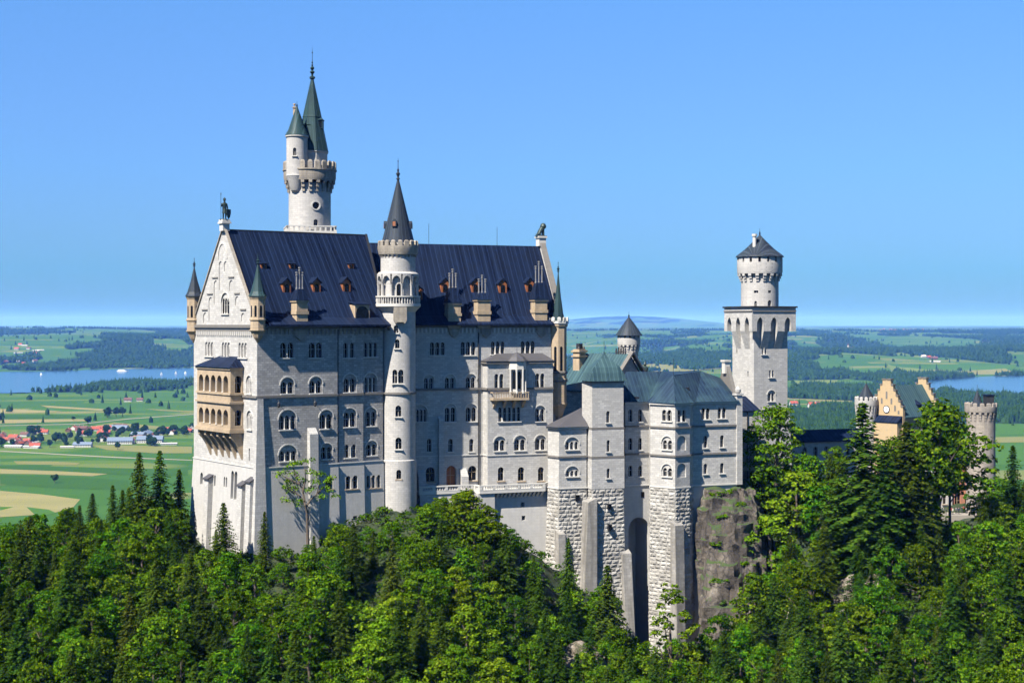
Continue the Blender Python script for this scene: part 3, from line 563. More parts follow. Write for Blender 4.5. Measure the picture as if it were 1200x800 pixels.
# ================================================================== EAST WING of the palace
B = Fr(485.0, 304.5, 21.5, 660)
wing = B.thing('palace_wing', 'palace east wing with oriel balcony and long dark roof, right of the stair tower', 'palace')
def wing_build():
    t = wing; W = 22.0; x0 = B.u(448); x1 = B.u(657.5); zE = B.z(380); zS = B.z(456.4); zL = B.z(535); ridge = B.z(285.5, B.u(485,W/2), W/2)
    zb = -9.0; front = Plane((0,0),(1,0))
    wl = Wall(t, [M['lime']]); wl.mb.prism([(x0,0),(x1,0),(x1,W),(x0,W)], zb, zE+0.2)
    yb = -2.8; bx0, bx1 = B.u(571.4,yb), B.u(648,yb); zbt = B.z(423, B.u(600,yb), yb)
    bayf = Plane((0,yb),(1,0)); bayl = Plane((bx0,0),(0,-1))
    def win(pa, pb, ya, yb_, n, bay=False, **k):
        y = yb if bay else 0.0; xa, xb = B.u(pa,y), B.u(pb,y); xm = (xa+xb)/2
        (bw if bay else wl).window(bayf if bay else front, xa, xb, B.z(yb_,xm,y), B.z(ya,xm,y), n, **k)
    bw = Wall(t, [M['lime']]); bw.mb.prism([(bx0,0.2),(bx0,yb),(bx1,yb),(bx1,0.2)], zb, zbt)
    win(478,486.5,402,416,2); win(504,521,401,416,3); win(540,557,400.5,416,3); win(575.5,591,400,415,3); win(610.5,626.5,399.5,415,3)
    win(497.5,507.5,439,456,2,hood=True); win(522,532.5,438.5,456,2,hood=True); win(546.5,557,438,455.5,2,hood=True)
    win(484,499.5,474,494,4,hood=True,gap=0.22); win(522,533.5,473,494,2,hood=True); win(546.5,558,473,493.5,2,hood=True)
    for a, b_ in ((500.5,505.5),(525.5,530.5),(550,555)): win(a,b_,514,529,1)
    win(499,509.5,547,564,1,trim='sand'); win(548.5,558.5,545.5,562.5,1,trim='sand')
    # arched door on the terrace
    xa, xb = B.u(521.5), B.u(536.5); z0, z1 = B.z(572,xa), B.z(544.5,xa); wl.window(front, xa+0.3, xb-0.3, z0, z1-0.2, 1, depth=0.9, sill=False, name='door', pane='wood', trim='sand')
    win(579.5,590,438,455.5,2,True); win(627.5,638,437.5,455,2,True)
    win(584,609.5,477,493.5,5,True,gap=0.3); win(628,638,475,493.5,2,True,hood=True)
    win(580,591.5,511,528,2,True,hood=True); win(603.5,615.5,510,527.5,2,True,hood=True); win(628,639,509.5,527,2,True,hood=True)
    for a, b_ in ((583.5,590.5),(607,614.5),(630.5,637.5)): win(a,b_,547,563,1,True,trim='sand')
    xa = B.u(644.5,yb); bw.window(bayf, xa-.4, xa+.4, B.z(556,xa,yb), B.z(549,xa,yb), 1)
    wl.build('wall'); bo = bw.build('bay_wall')
    st = MB()
    course(st, front, x0, x1, zE-0.35, 0.5, 0.5); course(st, front, x0, bx0, zS, 0.42, 0.3); course(st, bayf, bx0-.3, bx1, zS, 0.42, 0.3); course(st, bayl, -.2, 2.8+.3, zS, 0.42, 0.302)
    course(st, bayf, bx0-.4, bx1+.2, zbt-0.25, 0.5, 0.4); course(st, bayl, -.2, 2.8, zbt-0.25, 0.5, 0.4)
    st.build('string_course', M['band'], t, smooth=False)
    lg = MB(); course(lg, front, x0, bx0, zL, 0.22, 0.14); course(lg, bayf, bx0-.14, bx1, zL, 0.22, 0.14); course(lg, bayl, 0, 2.8, zL, 0.22, 0.139); lg.build('plinth_ledge', M['trim'], t, smooth=False)
    fr = MB(); frieze(fr, front, x0+6, x1-1.5, zE-1.7, zE-0.7, 0.85, 0.28); fr.build('corbel_frieze', M['trim'], t, smooth=False)
    for px in (531.5, 569, 634):
        x = B.u(px); rl = MB(); rl.plate(front, [(x-1.2,zE-0.65),(x-0.9,zE-2.0),(x,zE-2.7),(x+0.9,zE-2.0),(x+1.2,zE-0.65)], 0.004, 0.5); rl.build('bracket_relief', M['buff'], t, smooth=False)
    # lean-to roof over the bay
    br = MB(); zt = B.z(415, B.u(600))+0.2; e = 0.55
    br.add([(bx0-e,yb-e,zbt+.02),(bx1+.2,yb-e,zbt+.02),(bx1+.2,-.02,zbt+.02),(bx0-e,-.02,zbt+.02),(bx1-1.2,-.02,zt),(bx0+3,-.02,zt)],[(0,3,2,1),(0,1,4,5),(1,2,4),(0,5,3),(2,3,5,4)]); br.build('bay_roof', M['grey_roof'], bo, smooth=False)
    # oriel and balcony
    ox = (B.u(596.5,yb-1.5)+B.u(621,yb-1.5))/2; rO = 1.9; oz1 = B.z(423.5,ox,yb-1.5); oz0 = B.z(461,ox,yb-1.5)
    ow = MB(); ow.prism(ngon(ox,yb-0.1,rO,8,R(22.5)), oz1-1.6, oz1)
    for k in range(8):
        a = R(22.5)+2*math.pi*k/8
        if math.sin(a) < 0.3: ow.lathe([(.28,oz0),(.28,oz0+.4),(.2,oz0+.5),(.2,oz1-2.2),(.3,oz1-1.6)], ox+rO*0.92*math.cos(a), yb-0.1+rO*0.92*math.sin(a), 8)
    oo = ow.build('oriel', M['trim'], t)
    core = MB(); core.prism(ngon(ox,yb-0.1,rO*0.72,8,R(22.5)), oz0, oz1-1.6); co = core.build('oriel_wall', M['lime'], oo, smooth=False)
    for k in range(8):
        a = 2*math.pi*k/8; rin = rO*0.72*math.cos(math.pi/8)
        if math.sin(a) > -0.2: continue
        pl = Plane((ox+rin*math.cos(a), yb-0.1+rin*math.sin(a)), (-math.sin(a), math.cos(a))); w = MB(); w.plate(pl, arch(0,oz0+.9,oz1-2.0,0.75,8), -.01, .03); w.build('oriel_window', M['glass'], oo)
    orf = MB(); orf.lathe([(rO*1.2,oz1+.01),(rO*1.2,oz1+.12),(rO*0.8,oz1+.9),(rO*.35,oz1+1.5),(.05,oz1+1.9),(.04,oz1+3.0)], ox, yb-0.1, 8, 0, R(22.5)); orf.build('oriel_roof', M['grey_roof'], oo, smooth=False)
    bl = MB(); ba, bb = B.u(577.5,yb-1.6), B.u(619.5,yb-1.6); zf = B.z(466,ox,yb-1.6); yo = yb-1.9
    bl.box(ba,bb,yo,yb-.005,zf-.45,zf); n = 14
    bl.box(ba,bb,yo,yo+.2,zf+1.0,zf+1.2); bl.box(ba,ba+.2,yo,yb-.005,zf+1.001,zf+1.199)
    for k in range(n+1): xx = ba+.1+(bb-ba-.3)*k/n; bl.box(xx,xx+.14,yo+.03,yo+.17,zf,zf+1.0)
    for k in range(4): xx = ba+.6+(bb-ba-1.6)*k/3; bl.add([(xx,yo+.2,zf-.45),(xx+.5,yo+.2,zf-.45),(xx+.5,yb-.01,zf-.45),(xx,yb-.01,zf-.45),(xx,yb-.01,zf-2.1),(xx+.5,yb-.01,zf-2.1)],[(0,1,5,4),(0,4,3),(1,2,5),(3,4,5,2),(0,3,2,1)])
    bl.build('balcony', M['sand'], t, smooth=False)
    # buttresses
    def but(px0, px1, py, d, b='buttress'):
        xa, xb = B.u(px0), B.u(px1); zt = B.z(py,xa); q = MB()
        q.add([(xa,-d,zb),(xb,-d,zb),(xb,.2,zb),(xa,.2,zb),(xa,-d*.75,zt-d),(xb,-d*.75,zt-d),(xb,.2,zt),(xa,.2,zt)],[(3,2,1,0),(4,5,6,7),(0,1,5,4),(1,2,6,5),(2,3,7,6),(3,0,4,7)]); q.build(b, M['lime'], t, smooth=False)
    but(513,519,486,1.0); but(488.5,497,549,1.6); but(538.5,546.5,547,1.8)
    # downpipe in the angle of the bay
    dp = MB(); xx = B.u(560.5); dp.tube([(xx,-.2,zE-.7),(xx,-.2,zb)], .12, 6); dp.build('downpipe', M['iron'], t)
    # roof with coped east verge
    rf = gable_roof(x0-2.0, x1-0.3, 0, W, zE+.05, ridge, 0.1); ro = rf.build('roof', M['slate'], t, smooth=False); eaves_skirt(x0, x1-2.2, zE, (ridge-zE)/(W/2)).build('eaves', M['slate'], ro, smooth=False)
    sl_ = (ridge-zE)/(W/2)
    gb = MB(); gpl = Plane((x1-.3,0),(0,1)); gb.plate(gpl, [(-.3,zE+.1),(W+.3,zE+.1),(W/2+.5,ridge+.9),(W/2-.5,ridge+.9)], .0, .9); gb.build('end_gable', M['lime'], t, smooth=False)
    cp = MB()
    for s_ in (-1,1): cp.plate(gpl, [(W/2+s_*(W/2+.3),zE+.1),(W/2+s_*.5,ridge+.9),(W/2+s_*.5,ridge+1.3),(W/2+s_*(W/2+.6),zE+.4)], -.15, 1.05)
    cp.build('gable_coping', M['band'], t, smooth=False)
    pd = MB(); pd.box(x1-.7,x1+.9,W/2-.9,W/2+.9,ridge,ridge+1.7); pd.box(x1-.9,x1+1.1,W/2-1.1,W/2+1.1,ridge+1.7,ridge+2.1); pd.build('statue_pedestal', M['trim'], t, smooth=False)
    def on_roof(px, py):
        y = 5.0
        for _ in range(60): x = B.u(px,y); y += (((B.z(py,x,y)-zE)/sl_)-y)*0.3
        return x, y, zE+sl_*y
    for px, py in ((490,350),(521.5,341.5),(557,341.5),(589,342),(621,341)):
        x, y, z = on_roof(px,py); dormer(t, x, y-.15, z-.35, 1.75, 2.0, 2.6, True)
    for px, pyb, pyt, pyr, pyp, w in ((530.5,377.5,355,337,315,2.6),(565,377.5,351,343,322,2.7),(631.5,374,351,331,306,2.7)):
        x, y, z = on_roof(px,pyb); chimney(t, x, y-1.2, w, 2.4, z-1.2, B.z(pyt,x,y-1), B.z(pyr,x,y-1), B.z(pyp,x,y), 'sand', 3)
    for px, y0_, y1_ in ((502.5,262,285),(582.5,266,286)):
        x = B.u(px,W/2); q = MB(); q.tube([(x,W/2,ridge-.2),(x,W/2,B.z(y0_,x,W/2))], .04, 4); q.build('lightning_rod', M['iron'], t)
    turret(t, x1-.6, .1, 1.72, B.z(494,x1), B.z(472,x1), B.z(380,x1), B.z(318,x1), cren=True, fin=2.2)
    tm = MB(); xx = x1-.6
    for py in (436,446): z = B.z(py,x1); tm.lathe([(1.7,z-.3),(1.95,z-.15),(1.95,z+.15),(1.7,z+.3)], xx, .1, 8, 0, R(22.5))
    tm.build('turret_moulding', M['band'], t, smooth=False)
    return W, ridge, x1, zE
WING_W, WING_RIDGE, WING_X1, WING_ZE = wing_build()
def lion():
    x, y, z = B.world(WING_X1+.1, WING_W/2, WING_RIDGE+2.1)
    t = tag(empty('lion_statue', (x, y, z), R(25)), 'dark seated lion figure on the east gable tip of the palace roof', 'statue')
    P = [(-.7,0,.55),(-.3,0,.95),(.15,0,1.55),(.45,0,2.05),(.72,0,2.4),(1.05,0,2.3),
         (.45,-.25,1.3),(.5,-.27,.6),(.55,-.28,.08),(.8,-.28,.06),(.45,.25,1.3),(.5,.27,.6),(.55,.28,.08),(.8,.28,.06),
         (-.45,-.35,.5),(-.1,-.42,.35),(-.35,-.42,.1),(.1,-.42,.08),(-.45,.35,.5),(-.1,.42,.35),(-.35,.42,.1),(.1,.42,.08),(-1.05,.1,.2),(-1.15,.3,.5)]
    E = [(0,1),(1,2),(2,3),(3,4),(4,5),(2,6),(6,7),(7,8),(8,9),(2,10),(10,11),(11,12),(12,13),(0,14),(14,15),(15,16),(16,17),(0,18),(18,19),(19,20),(20,21),(0,22),(22,23)]
    r = [.45,.46,.52,.48,.42,.22,.24,.17,.15,.13,.24,.17,.15,.13,.3,.22,.14,.12,.3,.22,.14,.12,.09,.1]
    skin_figure('body', P, E, r, M['bronze'], t)
    b = MB(); b.box(-1.2,1.1,-.6,.6,-.02,.12); b.build('base', M['bronze'], t, smooth=False)
    m_ = MB(); m_.lathe([(.2,1.55),(.62,1.75),(.68,2.15),(.5,2.6),(.2,2.8)], .5, 0, 10); m_.build('mane', M['bronze'], t)
lion()

# ================================================================== round towers
def round_tower(name, label, px, Y, py_base, mats=None):
    f = Fr(px, Y, 0.0, py_base); t = f.thing(name, label, 'tower'); return f, t
def cyl_plane(r, ang):
    """tangent plane of a drum; ang from straight towards the eye, positive to the right"""
    a = -math.pi/2 + ang; return Plane((r*math.cos(a), r*math.sin(a)), (-math.sin(a), math.cos(a)))
def rpx(f, px): return (px-600)/FPX*f.O[1] - f.O[0]
# --- slim stair tower in the angle of the palace
def stair_tower():
    f, t = round_tower('stair_tower', 'slim round stair tower with balustraded gallery and dark cone against the palace front', 466.5, 299.0, 640)
    k = 299.0/FPX; r = 20.3*k; Z = lambda py: f.z(py, 0, -r)
    wl = Wall(t, [M['lime_round']])
    wl.mb.lathe([(r*1.10,-10),(r*1.06,Z(540)-.1),(r*1.06,Z(540)),(r,Z(539)),(r,Z(284))], n=64)
    def w(px0, px1, ya, yb, n=1, **kk):
        x = (rpx(f,px0)+rpx(f,px1))/2; ang = math.asin(max(-.98,min(.98,x/r))); ww = (px1-px0)*k/math.cos(ang)
        wl.window(cyl_plane(r*1.0,ang), -ww/2, ww/2, Z(yb), Z(ya), n, depth=0.7, **kk)
    w(464.5,469.5,397.5,408); w(461.5,474,433,449,2,hood=False); w(465,471.5,475,488); w(465,472,512.5,526); w(466,471.5,550,561,trim='sand')
    w(463,468,381,390)
    wl.build('shaft')
    md = MB()
    for py in (461,): md.lathe([(r-.2,Z(py)-.22),(r+.25,Z(py)-.2),(r+.25,Z(py)+.2),(r-.2,Z(py)+.22)], n=48)
    md.build('string_course', M['band'], t)
    # gallery: corbelled floor, balusters, rail
    zf = Z(355); rg = 26.5*k; g = MB(); g.lathe([(r*.98,Z(366)),(r*1.08,Z(363.5)),(rg*.98,zf-.7),(rg,zf-.65),(rg,zf-.1),(r*.9,zf-.1)], n=48); go = g.build('gallery_floor', M['trim'], t)
    bal = MB(); zr = Z(346.5)
    for j in range(48): a = 2*math.pi*j/48; bal.lathe([(.10,zf-.1),(.07,zf+.2),(.12,zf+.45),(.07,zr-.25)], (rg-.2)*math.cos(a), (rg-.2)*math.sin(a), 6)
    bal.lathe([(rg-.4,zr-.25),(rg-.02,zr-.25),(rg-.02,zr),(rg-.4,zr)], n=48); bal.build('balustrade', M['trim'], t)
    # blind arcade of the upper drum
    ar = MB(); za, zk = zf, Z(325)
    for j in range(12):
        a = 2*math.pi*(j+.5)/12; ar.lathe([(.3,za),(.3,za+.3),(.2,za+.4),(.2,zk-1.6),(.34,zk-1.2)], (r+.5)*math.cos(a), (r+.5)*math.sin(a), 8)
        for q in range(6):
            t0, t1 = math.pi*q/6, math.pi*(q+1)/6; half = math.pi/12*.86; P = []
            for rr in (r-.1, r+.72):
                for th, sc_ in ((t0,1),(t1,1)): P.append((rr*math.cos(2*math.pi*(j+1)/12+half*math.cos(th)), rr*math.sin(2*math.pi*(j+1)/12+half*math.cos(th)), zk-1.2+1.55*math.sin(th)))
            vs = P + [(x,y,zk+.75) for x,y,z in P]; ar.add(vs, [(0,1,3,2),(4,6,7,5),(0,4,5,1),(2,3,7,6),(0,2,6,4),(1,5,7,3)])
    ar.lathe([(r-.1,zk+.7),(r+.74,zk+.7),(r+.3,zk+1.1),(r-.1,zk+1.1)], n=48)
    ar.build('arcade', M['lime_round'], t)
    dr = MB(); pl = cyl_plane(r, R(8)); dr.plate(pl, arch(0,zf,Z(331)-.2,1.0), -.2, .05); dr.build('gallery_door', M['glass'], t)
    # bay hanging under the gallery
    hb = MB(); ax = math.asin(rpx(f,466)/r) if abs(rpx(f,466)) < r else 0; pl = cyl_plane(r, R(10)); hb.plate(pl, [(-1.25,Z(375)),(-.9,Z(379)),(-.55,Z(377.5)),(.55,Z(377.5)),(.9,Z(379)),(1.25,Z(375)),(1.25,zf-.75),(-1.25,zf-.75)], -.4, 1.0); hb.build('hanging_bay', M['buff'], t, smooth=False)
    # corbelled parapet ring
    c = MB(); zc0, zc1 = Z(301), Z(296); rc = 22.5*k; corbels(c, 0, 0, r, rc, zc0, zc1, 26)
    c.lathe([(r-.1,zc1-.3),(rc,zc1-.3),(rc+.25,Z(291)),(rc+.25,Z(287.5)),(r*.8,Z(287.5))], n=48); merlons(c, 0, 0, rc+.2, Z(287.7), Z(281)-Z(287.7), 18, .5, .62); c.build('parapet', M['buff'], t)
    s = MB(); z0, z1 = Z(287), Z(207); s.lathe([(20.5*k,z0),(19*k,Z(282)),(9.8*k,Z(245)),(.12,z1)], n=40); finial(s, 0, 0, z1-.4, Z(180)-z1, 0, .26); s.build('spire', M['slate_round'], t)
    for ang, py in ((R(-12),262),(R(-80),264),(R(80),264)):
        rr = (9.8+(262-245)*.25)*k; pl = cyl_plane(rr-.3, ang); d = MB(); z = Z(py); d.plate(pl, [(-.45,z-.5),(.45,z-.5),(.45,z+.5),(0,z+1.0),(-.45,z+.5)], 0, .75); do = d.build('dormer', M['slate_round'], t, smooth=False)
        e = MB(); e.plate(pl, rect(0,z-.4,z+.45,.55), .70, .765); e.build('shutter', M['wood'], do, smooth=False)
stair_tower()
# --- tall tower behind the hall
def tall_tower():
    f, t = round_tower('tall_round_tower', 'tallest pale round tower with slender green copper spire, rising behind the palace roof', 363.0, 330.0, 560)
    k = 330.0/FPX; r = 24.5*k; Z = lambda py: f.z(py)
    wl = Wall(t, [M['lime_round']]); wl.mb.lathe([(r*1.02,-5),(r,Z(268)),(r,Z(216))], n=64)
    x = rpx(f,373); ang = math.asin(x/r); pl = cyl_plane(r, ang); rw = 4.2*k
    wl.c2.plate(pl, [(rw*math.cos(2*math.pi*q/16), Z(242.5)+rw*math.sin(2*math.pi*q/16)) for q in range(16)], .8, -.7)
    wl.window(cyl_plane(r,ang), -2.6*k, 2.6*k, Z(266), Z(258.5), 1, depth=.7, sill=False)
    wl.build('shaft')
    rg = MB()
    for q in range(16):
        t0, t1 = 2*math.pi*q/16, 2*math.pi*(q+1)/16; z = Z(242.5); rg.plate(pl, [(rw*math.cos(t0),z+rw*math.sin(t0)),(rw*1.35*math.cos(t0),z+rw*1.35*math.sin(t0)),(rw*1.35*math.cos(t1),z+rw*1.35*math.sin(t1)),(rw*math.cos(t1),z+rw*math.sin(t1))], -.1, .14)
    rg.build('round_window', M['trim'], t)
    g = MB(); g.plate(pl, [(rw*math.cos(2*math.pi*q/16), Z(242.5)+rw*math.sin(2*math.pi*q/16)) for q in range(16)], -.72, -.6); g.build('round_pane', M['glass'], t)
    # square platform with open balustrade
    h = 36*k*.80; p = MB(); a = R(12)
    def rot(P): return [(x_*math.cos(a)-y_*math.sin(a), x_*math.sin(a)+y_*math.cos(a)) for x_, y_ in P]
    def ring(z0, z1, hh, th):
        for s_ in range(4):
            b = math.pi/2*s_; Q = [(-hh,-hh),(hh,-hh),(hh,-hh+th),(-hh,-hh+th)]; Q = [(x_*math.cos(b)-y_*math.sin(b), x_*math.sin(b)+y_*math.cos(b)) for x_,y_ in Q]; p.prism(rot(Q), z0, z1)
    zp = Z(272); p.prism(rot([(-h,-h),(h,-h),(h,h),(-h,h)]), Z(330), zp); ring(Z(267.3), Z(266), h, .4)
    for s_ in range(4):
        for q in range(9):
            b = math.pi/2*s_; c = -h+.3+(2*h-.6)*q/9; Q = [(c,-h+.05),(c+.35,-h+.05),(c+.35,-h+.35),(c,-h+.35)]; p.prism(rot([(x_*math.cos(b)-y_*math.sin(b), x_*math.sin(b)+y_*math.cos(b)) for x_,y_ in Q]), zp, Z(267.3))
    p.build('platform', M['trim'], t, smooth=False)
    # machicolated crown
    c = MB(); rc = 30.5*k; corbels(c, 0, 0, r, rc*.97, Z(226), Z(211), 20, .42); c.lathe([(r-.1,Z(213)),(rc*.97,Z(213)),(rc,Z(209)),(rc,Z(202)),(rc+.2,Z(201)),(rc+.2,Z(199.5)),(r*.7,Z(199.5))], n=64)
    merlons(c, 0, 0, rc+.1, Z(199.6), Z(190)-Z(199.6), 22, .5, .62); c.build('crown', M['buff'], t)
    # round stair turret on the near left side, upper drum, spires
    tx, ty = rpx(f,350.5), -r*.72; tr = 12.2*k
    w2 = Wall(t, [M['lime_round']]); w2.mb.lathe([(.1,Z(229)),(tr*.55,Z(225)),(tr*.7,Z(221)),(tr*.85,Z(214)),(tr*1.05,Z(208)),(tr,Z(207)),(tr,Z(164)),(tr*1.1,Z(163)),(tr*1.1,Z(161))], tx, ty, 40)
    pl2 = Plane((tx-.2, ty-tr), (1,-.05)); w2.window(pl2, -1.9*k, 1.9*k, Z(185.5), Z(176.5), 1, depth=.6); w2.build('stair_turret')
    s = MB(); s.lathe([(13.6*k,Z(161.5)),(13.2*k,Z(160)),(10*k,Z(154.5)),(5.5*k,Z(141)),(.08,Z(127))], tx, ty, 32); finial(s, tx, ty, Z(128), 1.2, 0, .16); s.build('turret_spire', M['copper_round'], t)
    ux, uy = rpx(f,365.5), .6; ur = 18.3*k
    u = MB(); u.lathe([(ur,Z(200)),(ur,Z(180)),(ur*1.06,Z(179)),(ur*1.06,Z(177))], ux, uy, 8, 0, R(22.5)); u.build('upper_drum', M['lime_round'], t, smooth=False)
    s = MB(); zt = Z(92); s.lathe([(19.8*k,Z(177.5)),(19.2*k,Z(175)),(14.3*k,Z(152)),(11.5*k,Z(138)),(11.8*k,Z(137.5)),(11.2*k,Z(135.5)),(1.6*k,zt)], ux, uy, 8, 0, R(22.5))
    s.lathe([(1.6*k,zt-.2),(3.3*k,zt+.1),(3.3*k,zt+.4),(1.2*k,zt+.6),(1.4*k,Z(86)),(2.8*k,Z(84.5)),(2.8*k,Z(83.8)),(1.0*k,Z(82)),(2.4*k,Z(80)),(2.4*k,Z(79)),(.7*k,Z(77)),(1.3*k,Z(76)),(.4*k,Z(74.5)),(1.0*k,Z(73)),(.35*k,Z(71)),(.3*k,Z(62.5)),(.9*k,Z(61.5)),(.25*k,Z(60)),(.05*k,Z(53))], ux, uy, 8); s.build('spire', M['copper_round'], t, smooth=False)
    for px, py, sgn in ((361,152,-1),(375.5,146,1)):
        d = MB(); xx = rpx(f,px); yy = uy-7.0*k if sgn < 0 else uy-3*k; z = Z(py); d.box(xx-.55,xx+.55,yy-.9,yy+1.5,z-.9,z+.9); d.pyramid([(xx-.75,yy-1.1),(xx+.75,yy-1.1),(xx+.75,yy+1.6),(xx-.75,yy+1.6)], z+.9, (xx,yy+.4,z+1.8)); do = d.build('spire_dormer', M['copper_round'], t, smooth=False)
        q = MB(); q.box(xx-.35,xx+.35,yy-.93,yy-.85,z-.7,z+.6); q.build('dormer_opening', M['glass'], do, smooth=False)
    cx = rpx(f,346.5); c = MB(); c.box(cx-.28,cx+.28,ty+1.2,ty+1.8,Z(165),Z(128)); c.box(cx-.42,cx+.42,ty+1.05,ty+1.95,Z(128),Z(127)); c.lathe([(.16,Z(127)),(.16,Z(124.5)),(.3,Z(124.3)),(.3,Z(123))], cx, ty+1.5, 8); c.build('chimney', M['sand'], t, smooth=False)
tall_tower()
# ================================================================== BOWER: the lower buildings on tall rock-faced bases
K = Fr(733.0, 312.0, 23.0, 790)
def kl(wx, wy):
    x, y = wx-K.O[0], wy-K.O[1]; return (x*K.c+y*K.s, -x*K.s+y*K.c)
def kpl(w0, w1): a, b = kl(*w0), kl(*w1); p = Plane(a, (b[0]-a[0], b[1]-a[1])); p.L = math.hypot(b[0]-a[0], b[1]-a[1]); return p
def pa(fr, pl, px):       # way along a wall plane to the sight line of column px
    X0, Y0, _ = fr.world(*pl.p); X1, Y1, _ = fr.world(pl.p[0]+pl.d[0], pl.p[1]+pl.d[1]); k = (px-600)/FPX
    return (k*Y0-X0)/((X1-X0)-k*(Y1-Y0))
def pz(fr, pl, a, py): q = pl.at(a, 0); return fr.z(py, q[0], q[1])
def pwin(wl, fr, pl, p0, p1, ya, yb, n, **k):
    a, b = pa(fr, pl, p0), pa(fr, pl, p1); m_ = (a+b)/2; wl.window(pl, a, b, pz(fr, pl, m_, yb), pz(fr, pl, m_, ya), n, **k)
def rustic(mb, top, bot, z0, z1, rng, closed=False, bh=0.78, bw=1.25):
    """rock-faced blocks laid in courses over the sides of a battered base; top and bot are matching plan outlines"""
    n = len(top); rows = int((z1-z0)/bh); bh = (z1-z0)/rows
    for e in range(n if closed else n-1):
        t0, t1, b0, b1 = top[e], top[(e+1)%n], bot[e], bot[(e+1)%n]
        for r_ in range(rows):
            h = rng.uniform(.94,1.06)
            f0, f1 = r_/rows, (r_+1)/rows; zz0, zz1 = z0+(z1-z0)*f0, z0+(z1-z0)*f1
            def P(s, f): return (b0[0]+(t0[0]-b0[0])*f+((b1[0]-b0[0])+((t1[0]-t0[0])-(b1[0]-b0[0]))*f)*s, b0[1]+(t0[1]-b0[1])*f+((b1[1]-b0[1])+((t1[1]-t0[1])-(b1[1]-b0[1]))*f)*s)
            A0, A1 = P(0,f0), P(1,f0); L = math.hypot(A1[0]-A0[0], A1[1]-A0[1]); 
            if L < .3: continue
            nx, ny = (A1[1]-A0[1])/L, -(A1[0]-A0[0])/L
            cuts = [0.0]; c = bw*(.5 if r_ % 2 else 1.0)*rng.uniform(.8,1.2)
            while c < L-bw*.45: cuts.append(c/L); c += bw*rng.uniform(.6,1.35)
            cuts.append(1.0)
            for s0, s1 in zip(cuts, cuts[1:]):
                g = .035/L; g2 = .04/ bh/rows
                q = [P(s0+g,f0+g2),P(s1-g,f0+g2),P(s1-g,f1-g2),P(s0+g,f1-g2)]; zz = [zz0+.03,zz0+.03,zz1-.03,zz1-.03]
                base = [(x,y,z) for (x,y),z in zip(q,zz)]
                def off(a, b, o): x, y = P(s0+(s1-s0)*a, f0+(f1-f0)*b); return (x+nx*o, y+ny*o, zz0+(zz1-zz0)*b)
                k = rng.uniform(.6,1.35)
                mid = [off(.14,.22,.11*k*rng.uniform(.1,1.5)),off(.86,.2,.11*k*rng.uniform(.1,1.5)),off(.84,.8,.11*k*rng.uniform(.1,1.5)),off(.15,.78,.11*k*rng.uniform(.1,1.5)),off(rng.uniform(.35,.65),rng.uniform(.4,.6),.19*k)]
                mb.add(base+mid, [(0,1,5,4),(1,2,6,5),(2,3,7,6),(3,0,4,7),(4,5,8),(5,6,8),(6,7,8),(7,4,8)])
rng_b = random.Random(3)
# world plan points
wA, wV, wF = (7.2,308.9), (9.35,306.0), (14.95,308.1)
tL, tF, tR = (14.95,309.4), (16.0,306.5), (22.42,308.85)
rL, rR = (23.0,312.0), (28.3,314.2)
bL, bV, bR, bS, sE = (28.04,311.4), (32.66,307.5), (35.85,309.7), (36.85,312.4), (46.35,315.9)
def expand(P, f, c): return [(c[0]+(x-c[0])*f, c[1]+(y-c[1])*f) for x, y in P]
def battered_base(t, plan, ztop, zbot, f, cen, rows_rng, name='rock_faced_base'):
    P = [kl(*q) for q in plan]; c = kl(*cen); B_ = expand(P, f, c); mb = MB(); mb.frustum(B_, zbot, P, ztop); o = mb.build(name, M['rustic'], t, smooth=False)
    r_ = MB(); rustic(r_, P, B_, zbot, ztop, rows_rng, True); r_.build('stone_block_facing', M['rustic_block'], o, smooth=False); return o
def kbut(t, pl, p0, p1, py, d, zb, mat='butt', d1=None):
    a, b = pa(K,pl,p0), pa(K,pl,p1); zt = pz(K,pl,(a+b)/2,py); d1 = d1 or d*2.2; q = MB()
    vs = [pl.at(a,zb,d1),pl.at(b,zb,d1),pl.at(b,zb,-.5),pl.at(a,zb,-.5),pl.at(a,zt-.8,d),pl.at(b,zt-.8,d),pl.at(b,zt,-.5),pl.at(a,zt,-.5)]
    q.add(vs,[(3,2,1,0),(4,5,6,7),(0,1,5,4),(1,2,6,5),(2,3,7,6),(3,0,4,7)]); return q.build('buttress', M[mat], t, smooth=False)
